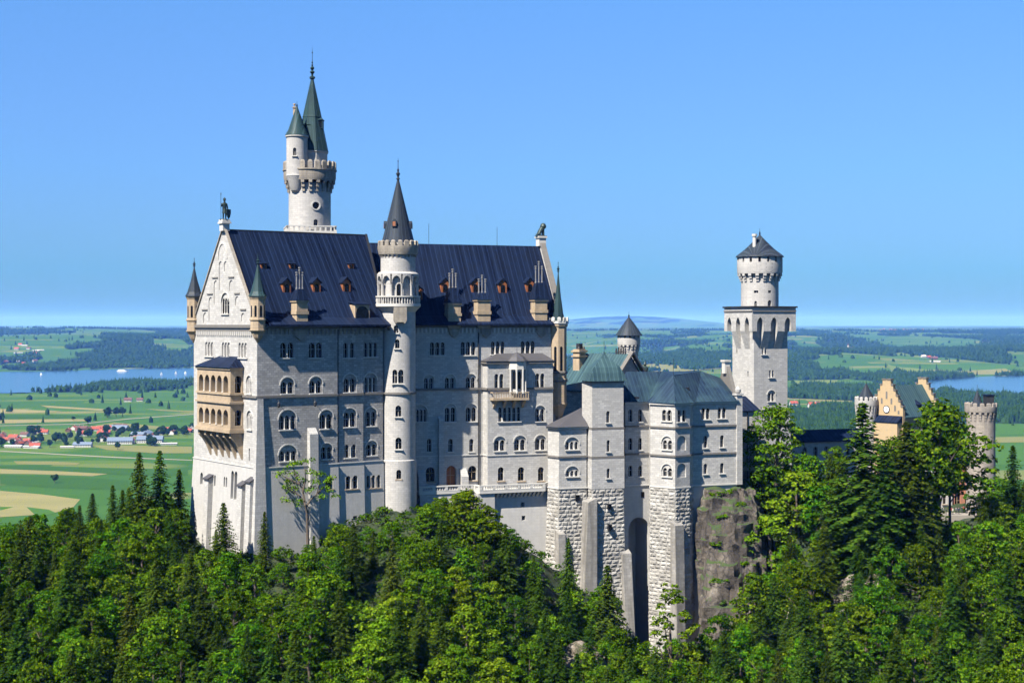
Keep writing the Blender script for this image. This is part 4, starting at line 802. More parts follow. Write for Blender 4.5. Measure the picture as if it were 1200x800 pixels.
# --- low annex with dark hipped roof
def annex():
    t = K.thing('palace_annex', 'low polygonal annex with dark hipped roof, left of the green hooded tower', 'annex')
    plan = [wA, wV, wF, (16.0,316.0), (9.0,316.0)]; pf, pl = kpl(wV, wF), kpl(wA, wV)
    zb = pz(K,pf,2,571.5); zt = pz(K,pf,2,500)
    wl = Wall(t,[M['lime']]); wl.mb.prism([kl(*q) for q in plan], zb-.3, zt)
    pwin(wl,K,pf,663.5,677.5,512,526.5,3,hood=True,gap=.35); pwin(wl,K,pf,664,677.5,546,558,3,hood=True,gap=.35,trim='trim')
    wl.build('wall')
    st = MB()
    for py, h in ((535,.35),): 
        for p in (pf,pl): course(st,p,-.2,p.L+.1,pz(K,pf,2,py),h,.25)
    st.build('string_course', M['band'], t, smooth=False)
    lg = MB()
    for p in (pf,pl): course(lg,p,-.2,p.L+.2,zb-.05,.25,.2); course(lg,p,-.2,p.L+.2,zt-.2,.4,.3)
    lg.build('ledge', M['trim'], t, smooth=False)
    rf = MB(); P = expand([kl(*q) for q in plan], 1.14, kl(12,312)); P[2] = kl(15.3,307.6); rf.pyramid(P, zt+.01, (*kl(14.2,314.5), zt+3.4)); rf.build('roof', M['grey_roof'], t, smooth=False)
    b = battered_base(t, plan, zb-.3, -6.0, 1.26, (13,313), rng_b)
    kbut(t, pf, 651, 659, 620, 1.6, -6)
    s = MB(); a = pa(K,pf,676); z = pz(K,pf,a,583); s.plate(pf, rect(a,z-.6,z+.6,.8), .15, .48); s.build('loophole', M['glass'], b, smooth=False)
annex()
# --- square tower with green copper hood
def hooded():
    t = K.thing('hooded_tower', 'square tower with curved green copper hood standing on a rock-faced base', 'tower')
    plan = [tL, tF, tR, (20.6,313.8), (14.2,311.6)]; pf, pl = kpl(tF,tR), kpl(tL,tF); zb = pz(K,pf,3,572.5); zt = pz(K,pf,3,446.5)
    wl = Wall(t,[M['lime']]); z1, z2 = pz(K,pf,3,501.7), pz(K,pf,3,535.5); c = kl(18.3,310)
    P = [kl(*q) for q in plan]; wl.mb.prism(P, z1, zt)
    for za, zz, f in ((z2,z1,1.025),(zb,z2,1.045)):
        q = Wall(t,[M['lime']]); Q = expand(P,f,c); q.mb.prism(Q, za, zz); qf = Plane(Q[1],(Q[2][0]-Q[1][0],Q[2][1]-Q[1][1]))
        ya = 515.5 if f < 1.03 else 548.5; pwin(q,K,qf,711,714.7,ya,ya+13.5 if f<1.03 else 560,1); q.build('wall_stage')
    pwin(wl,K,pf,710.5,714.5,481.5,495,1); wl.build('wall')
    st = MB()
    for zz, f in ((z1,1.04),(z2,1.06)): st.prism(expand(P,f,c), zz-.22, zz+.22)
    st.build('string_course', M['band'], t, smooth=False)
    fz_ = MB(); zf = pz(K,pf,3,457); course(fz_,pf,-.1,pf.L+.1,zt-.15,.35,.25); course(fz_,pl,-.1,pl.L+.1,zt-.15,.35,.249); fz_.build('cornice', M['band'], t, smooth=False)
    rf = MB(); ap = kl(18.6,310.2); za = pz(K,pf,3,414.5); h = za-zt; n = 6; Q = expand(P,1.13,c); prof = [(1.0,0),(.93,.12),(.85,.3),(.70,.5),(.45,.68),(.22,.82),(.08,.94),(.02,1.08)]
    full = [kl(15.4,305.7),kl(23.1,308.5),kl(21.4,314.2),kl(13.8,311.5)]
    for (f0,g0),(f1,g1) in zip(prof,prof[1:]):
        A_ = [(ap[0]+(x-ap[0])*f0, ap[1]+(y-ap[1])*f0, zt+.02+h*g0) for x,y in full]; B_ = [(ap[0]+(x-ap[0])*f1, ap[1]+(y-ap[1])*f1, zt+.02+h*g1) for x,y in full]
        for i in range(4): rf.quad(A_[i],A_[(i+1)%4],B_[(i+1)%4],B_[i])
    rf.add([(x,y,zt+.021) for x,y in full],[(3,2,1,0)]); rf.tube([(*ap,za),(*ap,za+2.6)],.05,5); rf.build('hood_roof', M['copper'], t, fix=True)
    b = battered_base(t, plan, zb-.004, -6.0, 1.22, (18.3,311), rng_b)
    kbut(t,pl,686.5,697,582,1.4,-6,'butt',3.2); kbut(t,pf,727.5,737.5,643,1.0,-6,'butt',4.4)
    for px, py in ((713,593),(713,617)): s = MB(); a = pa(K,pf,px); z = pz(K,pf,a,py); s.plate(pf, rect(a,z-.55,z+.55,.7), .2, .75 if py<600 else 1.05); s.build('loophole', M['glass'], b, smooth=False)
hooded()
# --- bower with polygonal bay, its tall arch and long blue-green roof
def bower():
    t = K.thing('bower_building', 'three storey building with polygonal bay and long blue copper roof beside the cliff', 'building')
    pr, pbl, pbr, pbs, ps = kpl(rL,rR), kpl(bL,bV), kpl(bV,bR), kpl(bR,bS), kpl(bS,sE)
    plan = [(21.5,311.3), rL, rR, bL, bV, bR, bS, sE, (43.0,325.0), (19.5,318.5)]
    plan = [rL, rR, bV, bR, bS, sE, (42.6,325.5), (19.4,319.0)]
    zt = pz(K,ps,5,470.5); zb = pz(K,ps,5,565); pb = [rR, bL]
    wl = Wall(t,[M['lime']]); wl.mb.prism([kl(*q) for q in [rL,(28.0,314.07),bL,bV,bR,bS,sE,(42.6,325.5),(19.4,319.0)]], zb-.6, zt)
    for ya, yb in ((479.5,494),(513,527),(545.5,558)):
        pwin(wl,K,pr,736.5,741,ya,yb,1); pwin(wl,K,pr,748,752.3,ya,yb,1)
    pwin(wl,K,pbl,776,787,480,493,2); pwin(wl,K,pbl,776.5,787,511,526.5,2,hood=True); pwin(wl,K,pbl,776.5,787,543.5,558,2,hood=True)
    pwin(wl,K,pbr,794,803.5,480,494,2)
    for ya, yb in ((510.5,528),(543,559.5)):
        a, b = pa(K,pbr,793.5), pa(K,pbr,804); wl.blind(pbr, arch((a+b)/2, pz(K,pbr,a,yb), pz(K,pbr,a,ya), b-a), .3)
    pwin(wl,K,ps,822,831.5,478,491,2); pwin(wl,K,ps,841,850.5,477.5,490,2)
    for ya, yb in ((510.5,524.5),(543,555)): pwin(wl,K,ps,824.5,829,ya,yb,1); pwin(wl,K,ps,844,848.3,ya-.8,yb-.8,1)
    wl.build('wall')
    st = MB()
    for py in (499,531.5):
        z = pz(K,ps,5,py-.4)
        for i, p in enumerate((pr,pbl,pbr,pbs,ps)): course(st,p,-.1,p.L+.1+(.4 if p is ps else 0),z,.36,.25+.002*i)
    st.build('string_course', M['band'], t, smooth=False)
    cn = MB()
    for i, p in enumerate((pr,pbl,pbr,pbs,ps)): course(cn,p,-.1,p.L+.1,zt-.2,.4,.34+.002*i); course(cn,p,-.1,p.L+.1,zb-.45,.3,.15+.002*i)
    cn.build('cornice', M['trim'], t, smooth=False)
    # corner pier with stone ball
    cp = MB(); e = kl(*sE); cp.box(e[0]-.3,e[0]+1.0,e[1]-.35,e[1]+1.0,zb-.6,zt+1.2); cp.box(e[0]-.5,e[0]+1.2,e[1]-.55,e[1]+1.2,zt+1.2,zt+1.6); cp.lathe([(.25,zt+1.6),(.6,zt+1.9),(.66,zt+2.4),(.3,zt+2.9),(.05,zt+3.1)],e[0]+.35,e[1]+.3,10); cp.build('corner_pier', M['lime'], t, smooth=False)
    # roof: ridge over the long part, half cone over the bay
    zr = pz(K,ps,5,443.5)+1.35; r0, r1, r2 = (*kl(23.6,316.0),zr), (*kl(39.5,321.0),zr), (*kl(43.8,322.6),zr-1.5)
    ev = [(*kl(*q),zt+.03) for q in ((22.2,311.1),(28.3,313.4),(27.5,311.2),(32.6,306.7),(36.7,309.4),(37.4,311.9),(46.7,315.3),(43.2,326.0),(19.0,319.5))]
    apx = (*kl(32.8, 312.4), zr-.6); rm = (*kl(31.0,318.2),zr)
    rf = MB(); V = ev+[r0,r1,r2,apx,rm]
    rf.add(V,[(0,1,13),(0,13,9),(1,2,13),(2,12,13),(2,3,12),(3,4,12),(4,5,12),(5,6,10),(6,11,10),(5,10,12),(12,10,13),(6,7,11),(7,8,9),(7,9,13),(7,13,10),(7,10,11),(8,0,9),(8,7,6,5,4,3,2,1,0)])
    rf.build('roof', M['copper_blue'], t, smooth=False)
    hp = MB(); hp.tube([(apx[0],apx[1],apx[2]-.1),(apx[0],apx[1],apx[2]+3.4)],.05,5); hp.build('lightning_rod', M['iron'], t)
    for px, py in ((744,466),(803,455)):
        q = MB(); Y = 313.5; w = at(px,py,Y); x, y = kl(w[0],w[1]); z = w[2]-K.zb; q.box(x-.45,x+.45,y-.9,y+2.2,z-.9,z+.25); q.build('roof_hatch', M['iron'], t, smooth=False)
    # stepped dark parapet and chimney at the east end
    g = MB(); p0, p1 = kl(46.2,316.6), kl(43.2,325.6); gp = Plane(p0,(p1[0]-p0[0],p1[1]-p0[1])); L = math.hypot(p1[0]-p0[0],p1[1]-p0[1])
    g.plate(gp,[(-.2,zt-.3),(L,zt-.3),(L*.62,zr+1.0),(L*.42,zr+1.0)],-.15,.6); g.build('end_parapet', M['band'], t, smooth=False)
    c = MB(); q = gp.at(L*.5,0); c.box(q[0]-.6,q[0]+.6,q[1]-.6,q[1]+.6,zr-.5,zr+1.9); c.box(q[0]-.8,q[0]+.8,q[1]-.8,q[1]+.8,zr+1.9,zr+2.3); c.build('chimney', M['trim'], t, smooth=False)
    # bases: bay, arch wall
    b = battered_base(t, [bL,bV,bR,bS,(36.5,318),(28.5,317)], zb-.604, -8.0, 1.10, (33,313.5), rng_b)
    kbut(t,pbr,787.5,797.5,610,1.0,-8,'butt',1.9)
    aw = Wall(t,[M['plaster']]); pts = [kl(*q) for q in ((21.0,311.4),(28.6,314.4),(27.5,321.0),(19.5,318.0))]; aw.mb.prism(pts,-8,zb-.61); pw = Plane(pts[0],(pts[1][0]-pts[0][0],pts[1][1]-pts[0][1]))
    a, b_ = pa(K,pw,736.5), pa(K,pw,760.5); aw.c1.plate(pw, arch((a+b_)/2,-7,pz(K,pw,a,606.5),b_-a,14), .8, -6.2); aw.build('arch_wall')
    sw = MB(); sw.prism([kl(*q) for q in ((36.85,312.6),(46.2,316.0),(43,325),(36,320))],-4,zb-.603); sw.build('foundation', M['plaster'], t, smooth=False)
    s = MB(); a = pa(K,pw,753); z = pz(K,pw,a,579.5); s.plate(pw, rect(a,z-.6,z+.6,.7), -.02, .06); s.build('loophole', M['glass'], t, smooth=False)
bower()

# ================================================================== terrace with balustrade
def terrace():
    t = B.thing('terrace', 'pale terrace with stone balustrade over a retaining wall, in front of the palace door', 'terrace')
    y1_, y2_ = -3.6, -6.0; zf = B.z(574.5, B.u(530,-3), -3)
    xa, xb, xc, xd = B.u(491,y1_), B.u(560,y1_), B.u(639,y2_), B.u(648,-2)
    xb2 = B.u(560,y2_)
    # floor: near part steps out to the right
    fl = MB(); P = [(xa,.0),(xa,y1_),(xb2,y1_),(xb2+.4,y2_),(xc,y2_),(xd,-2.4),(xd,.0)]; fl.prism(P, zf-.55, zf); fl.build('floor_slab', M['trim'], t, smooth=False)
    def balu(p, q, last=False):
        L = math.hypot(q[0]-p[0],q[1]-p[1]); d = ((q[0]-p[0])/L,(q[1]-p[1])/L); pl = Plane(p,d); mb = MB()
        mb.plate(pl,[(0,zf+.85),(L,zf+.85),(L,zf+1.1),(0,zf+1.1)],-.36,.06); mb.plate(pl,[(0,zf+.004),(L,zf+.004),(L,zf+.18),(0,zf+.18)],-.3,.02)
        n = max(1,int(L/2.6))
        for k in range(n+1): c = .3+(L-.6)*k/n; mb.plate(pl,rect(c,zf+.18,zf+.85,.55),-.33,.04)
        m2 = max(1,int(L/.5))
        for k in range(m2): c = (k+.5)*L/m2; g = pl.at(c,0,-.14); mb.lathe([(.09,zf+.17),(.14,zf+.4),(.07,zf+.7),(.1,zf+.86)],g[0],g[1],6)
        mb.build('balustrade', M['trim'], t)
    balu((xa,y1_),(xb2,y1_)); balu((xb2+.05,y1_-.05),(xb2+.4,y2_)); balu((xb2+.4,y2_),(xc,y2_)); balu((xc,y2_),(xd,-2.4))
    cb = MB()
    for k in range(16):
        x = xb2+.8+(xc-xb2-1.4)*k/15; cb.add([(x,y2_+.1,zf-.56),(x+.45,y2_+.1,zf-.56),(x+.45,y2_+1.6,zf-.56),(x,y2_+1.6,zf-.56),(x,y2_+1.6,zf-1.9),(x+.45,y2_+1.6,zf-1.9)],[(3,2,1,0),(0,1,5,4),(0,4,3),(1,2,5),(2,3,4,5)])
    cb.build('terrace_bracket', M['trim'], t, smooth=False)
    rw = Wall(t,[M['plaster']]); rw.mb.frustum([(xb2+.6,y2_-.4),(xd+.5,y2_-.4),(xd+.5,-.3),(xb2+.6,-.3)],-9,[(xb2+.6,y2_+1.5),(xd,y2_+1.5),(xd,-.3),(xb2+.6,-.3)],zf-.555); 
    rp = Plane((xb2,y2_+1.3),(1,0))
    for px, py in ((612.5,591),(613,606.5)):
        a = pa(B,rp,px); z = pz(B,rp,a,py); rw.c1.plate(rp,rect(a,z-.45,z+.45,.8),1.0,-1.3)
    rw.build('retaining_wall')
    lw = MB(); lw.frustum([(xa+.3,y1_-.3),(xb2+1.5,y1_-.3),(xb2+1.5,-.2),(xa+.3,-.2)],-9,[(xa+.3,y1_+.2),(xb2+1.5,y1_+.2),(xb2+1.5,-.2),(xa+.3,-.2)],zf-.556); lw.build('foundation_wall', M['lime'], t, smooth=False)
    pr = MB(); x = B.u(566,y2_); pr.box(x-.9,x+2.6,y2_+.3,y2_+2.5,-9,zf-.557); pr.build('foundation_pier', M['plaster'], t, smooth=False)
terrace()

# ================================================================== courtyard buildings behind
def knights_house():
    f = Fr(737.0, 343.0, 44.0, 560); t = f.thing('courtyard_house', 'stone house with sage green roof and coped gable behind the hooded tower', 'house')
    w = 5.6; D = 15.0; zr = f.z(414.5); ze = zr-6.4
    wl = Wall(t,[M['lime_rough']]); pl = Plane((-w,0),(1,0)); wl.mb.plate(pl,[(0,-4),(2*w,-4),(2*w,ze),(w,zr-.25),(0,ze)],0,-D)
    wl.window(pl,w-1.5,w-.6,f.z(443),f.z(437),1); wl.build('wall')
    rf = MB(); o = .8; sl_ = (zr-ze)/w; wl_ = w+5.2
    A0 = [(-wl_,-.3,zr-sl_*.55*wl_-1.2),(0,-.3,zr),(w+o,-.3,ze-sl_*o)]; B0 = [(x,D,z) for x,_,z in A0]; th = .3
    A1 = [(x,y,z-th) for x,y,z in A0]; B1 = [(x,y,z-th) for x,y,z in B0]
    M2 = (-w*.55,-.3,zr-sl_*w*.55); 
    pts = [(-wl_,zr-sl_*w-1.6),(-w,zr-sl_*w),(0,zr),(w+o,ze-sl_*o)]
    fr_ = [(x,-.25,z) for x,z in pts]; bk = [(x,D,z) for x,z in pts]; lo = [(x,-.25,z-th) for x,z in pts]; lb = [(x,D,z-th) for x,z in pts]
    rf.add(fr_+bk+lo+lb,[(0,1,5,4),(1,2,6,5),(2,3,7,6),(8,12,13,9),(9,13,14,10),(10,14,15,11),(0,8,9,1),(1,9,10,2),(2,10,11,3),(0,4,12,8),(3,11,15,7),(4,5,13,12),(5,6,14,13),(6,7,15,14)]); ro = rf.build('roof', M['copper'], t, smooth=False)
    ai = MB(); ai.box(-wl_+.4,-w-.01,.2,D-.2,-4,zr-sl_*w-2.0); ai.build('aisle_wall', M['lime_rough'], t, smooth=False)
    cp = MB()
    for s_ in (-1,1): cp.plate(Plane((0,-.3),(1,0)),[(s_*(w+.3),ze-.2),(0,zr+.15),(0,zr+.55),(s_*(w+.7),ze+.2)],.0 ,1.1)
    cp.build('gable_coping', M['band'], t, smooth=False)
    for px, pyt, pyb, y, wd in ((679,409,437,D-2,2.2),):
        x = f.u(px,y); c = MB(); c.box(x-wd/2,x+wd/2,y-1,y+1,f.z(452,x,y),f.z(pyt,x,y)); c.box(x-wd/2-.3,x+wd/2+.3,y-1.3,y+1.3,f.z(412.5,x,y),f.z(410.5,x,y)); c.box(x-wd/2-.3,x+wd/2+.3,y-1.3,y+1.3,f.z(418,x,y),f.z(416.5,x,y)); co = c.build('chimney', M['sand'], t, smooth=False)
        p = MB(); zt = f.z(pyt,x,y)
        for dx in (-.8,.8): p.lathe([(.2,zt-.1),(.3,zt+.2),(.15,zt+.6)],x+dx,y-.6,6)
        p.box(x-.55,x+.55,y-.5,y+.5,zt-.05,zt+1.3); p.build('chimney_pot', M['iron'], co, smooth=False)
    pt = MB()
    for k in range(5): pt.lathe([(.2,zr-.2),(.24,zr+.6),(.14,zr+.9),(.2,zr+1.2+.2*(k%2))],0,1.0+k*.7,6)
    pt.build('ridge_pots', M['iron'], ro)
    x, y = w+.2, .3; z = ze; p = MB(); p.box(x-.7,x+.7,y-.7,y+.7,z-2,z+1.2); p.box(x-.9,x+.9,y-.9,y+.9,z+1.2,z+1.5); p.build('corner_pedestal', M['sand'], t, smooth=False)
    q = MB(); q.lathe([(.5,z+1.5),(.35,z+2.0),(.75,z+2.6),(.7,z+3.3),(.25,z+3.6),(.4,z+4.0),(.05,z+4.6)],x,y,10); q.build('corner_finial', M['bronze'], t)
knights_house()
def court_tower():
    f, t = round_tower('court_tower', 'small round tower with dark cone and corbelled crown behind the sage green roof', 737.0, 372.0, 520)
    k = 372.0/FPX; Z = lambda py: f.z(py); r = 10.8*k
    wl = Wall(t,[M['lime_round']]); wl.mb.lathe([(r,-6),(r,Z(404))],n=40); wl.window(cyl_plane(r,R(30)),-1.0*k,1.0*k,Z(427),Z(420),1,depth=.5); wl.build('shaft')
    c = MB(); rc = 13.4*k; corbels(c,0,0,r,rc*.98,Z(412),Z(403),16,.45); c.lathe([(r-.1,Z(404)),(rc*.98,Z(404)),(rc,Z(402)),(rc,Z(396)),(rc*.9,Z(396))],n=40); c.build('crown', M['lime_round'], t)
    cr = MB(); merlons(cr,0,0,rc-.02,Z(396.1),Z(391.5)-Z(396.1),14,.5,.6); cr.build('crenellation', M['lime_round'], t)
    u = MB(); u.lathe([(rc*.82,Z(396.5)),(rc*.82,Z(392))],n=32); u.build('lantern_storey', M['iron'], t)
    s = MB(); s.lathe([(15.4*k,Z(393)),(14.8*k,Z(391.3)),(8.6*k,Z(382)),(.12,Z(371.5))],n=40); finial(s,0,0,Z(372),1.5,0,.16); s.build('cone_roof', M['slate_round'], t)
court_tower()
def square_tower():
    f = Fr(883.5, 343.0, 24.0, 570); t = f.thing('square_tower', 'tall square tower with pointed arch niches, round drum and grey cone on top', 'tower')
    S = 8.9; ov = 1.35; fl = Plane((0,0),(1,0)); ll = Plane((0,S),(0,-1)); Z = lambda py: f.z(py)
    wl = Wall(t,[M['lime']]); zt = Z(380); wl.mb.box(0,S,0,S,Z(480),zt)
    def w(pl,p0,p1,ya,yb,n,**k): pwin(wl,f,pl,p0,p1,ya,yb,n,**k)
    w(fl,892.7,898.2,406.5,415,2,flat=True,gap=.35,depth=.4); w(fl,901.3,906.8,433.5,442,2,gap=.3,depth=.4); w(fl,900.5,907.5,457,470,2,hood=True,gap=.3,depth=.4)
    w(ll,862.8,864.2,407,414,1,depth=.4,sill=False); w(ll,875.8,877.2,434.5,441,1,depth=.4,sill=False); w(fl,902.2,904.2,384,391,1,flat=True,sill=False,depth=.4)
    wl.build('wall')
    b = Wall(t,[M['plaster']]); b.mb.frustum([(-.9,-.9),(S+.9,-.9),(S+.9,S+.9),(-.9,S+.9)],-3,[(-.35,-.35),(S+.35,-.35),(S+.35,S+.35),(-.35,S+.35)],Z(480)); pb = Plane((0,-.5),(1,0)); pwin(b,f,pb,893,896,486,490,1,flat=True,sill=False); b.build('plinth')
    lg = MB(); lg.box(-.45,S+.45,-.45,S+.45,Z(481),Z(479.6)); lg.build('plinth_ledge', M['trim'], t, smooth=False)
    # machicolation: parapet box on sloping pointed niches
    zp0, zp1 = Z(385.5), Z(360.5); pz_ = MB()
    m_ = Wall(t,[M['lime']]); m_.mb.box(-ov,S+ov,-ov,S+ov,zp0-.5,zp1)
    for pl in (Plane((-ov,-ov),(1,0)),Plane((-ov,S+ov),(0,-1))):
        for k in range(3):
            L = S+2*ov; c = L*(.185+.315*k); m_.c1.plate(pl,arch(c,zp0-1.2,Z(371.5),1.75,8,True),.5,-1.25)
    m_.build('machicolation')
    br = MB(); zl = Z(410.5)
    for s_ in range(4):
        a = math.pi/2*s_; c_, s2 = math.cos(a), math.sin(a); cx = S/2
        def tr(x,y): x-=cx; y-=cx; return (cx+x*c_-y*s2, cx+x*s2+y*c_)
        L = S+2*ov; cuts = [0,.185*L-.875,.185*L+.875,.5*L-.875,.5*L+.875,.815*L-.875,.815*L+.875,L]
        for k in range(0,8,2):
            xa, xb = cuts[k]-ov, cuts[k+1]-ov; xa2, xb2 = max(xa,0.0), min(xb,S)
            if xa2 > xb2-.02: continue
            V = [(*tr(xa,-ov),zp0-.5),(*tr(xb,-ov),zp0-.5),(*tr(xb2,0.1),zp0-.5),(*tr(xa2,0.1),zp0-.5),(*tr(xa2,0.1),zl),(*tr(xb2,0.1),zl)]
            br.add(V,[(0,1,2,3),(0,4,5,1),(0,3,4),(1,5,2),(2,5,4,3)])
    br.build('machicolation_bracket', M['lime'], t, smooth=False)
    cp = MB(); cp.box(-ov-.3,S+ov+.3,-ov-.3,S+ov+.3,zp1,zp1+.35); cp.build('platform', M['iron'], t, smooth=False)
    bd = MB(); 
    for pl in (Plane((-ov,-ov),(1,0)),Plane((-ov,S+ov),(0,-1))): course(bd,pl,0,S+2*ov,zp1-.75,.3,.18)
    bd.build('string_course', M['band'], t, smooth=False)
    # drum
    k = 349.0/FPX; cx = cy_ = S/2; r = 21.8*k; d = Wall(t,[M['lime_round']]); z0 = zp1+.34; d.mb.lathe([(r,z0),(r,Z(307))],cx,cy_,48)
    cx_w, cy_w, _ = f.world(cx,cy_)
    for px, ya, yb, wd in ((885,352.5,361,3.0),(901.5,351.5,361,5.0),(885.5,340,343,5.0),(901.5,340,343,4.2),(870.5,353,359,1.0)):
        xx = (px-600)/FPX*(cy_w-r*.8)-cx_w; ang = math.asin(max(-.97,min(.97,xx/r))) - f.b; a = -math.pi/2+ang; pl = Plane((cx+r*math.cos(a),cy_+r*math.sin(a)),(-math.sin(a),math.cos(a)))
        d.window(pl,-wd*k/2,wd*k/2,max(Z(yb),z0+.05),Z(ya),1,flat=ya<342,depth=.5,sill=False)
    d.build('drum')
    c = MB(); rc = 26.4*k; corbels(c,cx,cy_,r,rc*.98,Z(329),Z(319.5),18,.42); c.lathe([(r-.1,Z(320)),(rc*.98,Z(320)),(rc,Z(317.5)),(rc,Z(306.5)),(r*.8,Z(306.5))],cx,cy_,48); merlons(c,cx,cy_,rc,Z(306.6),Z(299)-Z(306.6),16,.6,.72); c.build('crown', M['lime_round'], t)
    u = MB(); u.lathe([(rc*.8,Z(306.6)),(rc*.8,Z(299.5))],cx,cy_,32); u.build('lantern_storey', M['iron'], t)
    s = MB(); s.lathe([(28*k,Z(300)),(27.4*k,Z(298.6)),(17*k,Z(290.5)),(7.5*k,Z(281)),(.1,Z(273.5))],cx,cy_,48); finial(s,cx,cy_,Z(274),1.7,0,.17); s.build('cone_roof', M['slate_round'], t)
    h = MB(); x, y = cx-2.2, cy_-1.2; h.lathe([(.42,Z(292)),(.42,Z(276)),(.6,Z(275.6)),(.6,Z(273))],x,y,10); h.build('chimney', M['trim'], t)
square_tower()
def link_buildings():
    f = Fr(868.0, 330.0, 22.0, 575); t = f.thing('link_building', 'narrow link wing with small dark lean-to roof at the foot of the square tower', 'building')
    x1 = f.u(889); zt = f.z(481); wl = Wall(t,[M['lime']]); wl.mb.box(0,x1,0,9,-3,zt); pl = Plane((0,0),(1,0)); pwin(wl,f,pl,870,873,511,518,1,flat=True,trim='sand'); pwin(wl,f,pl,877,879.5,530,541,1); wl.build('wall')
    r_ = MB(); r_.add([(-.4,-.4,zt+.01),(x1+.3,-.4,zt+.01),(x1+.3,6,zt+2.8),(-.4,6,zt+2.8),(-.4,-.4,zt-.25),(x1+.3,-.4,zt-.25),(x1+.3,6,zt-.25),(-.4,6,zt-.25)],[(0,1,2,3),(7,6,5,4),(0,4,5,1),(1,5,6,2),(2,6,7,3),(3,7,4,0)]); r_.build('roof', M['slate'], t, smooth=False)
    p = MB(); z = f.z(546); p.box(-.6,x1+2.5,-2.2,-.01,z-.8,z); p.box(-.8,x1+2.7,-2.4,-.01,z,z+.25); p.build('balcony', M['trim'], t, smooth=False)
    q = MB(); q.tube([(f.u(875.5),-.15,zt-.2),(f.u(875.5),-.15,-3)],.12,6); q.build('downpipe', M['iron'], t)
    f = Fr(932.0, 362.0, 20.0, 620); t = f.thing('gallery_wing', 'long low gallery with dark flat roof, half hidden by trees between square tower and gatehouse', 'gallery')
    x1 = f.u(1012); zt = f.z(515); wl = Wall(t,[M['lime']]); wl.mb.box(0,x1,0,7,-3,zt); pl = Plane((0,0),(1,0))
    for k in range(5): a = 2.0+k*(x1-4)/5; wl.window(pl,a,a+1.1,zt-4,zt-1.8,1)
    wl.build('wall'); r_ = gable_roof(-.4,x1+.4,0,7,zt,zt+2.0,.6); r_.build('roof', M['slate'], t, smooth=False)
link_buildings()
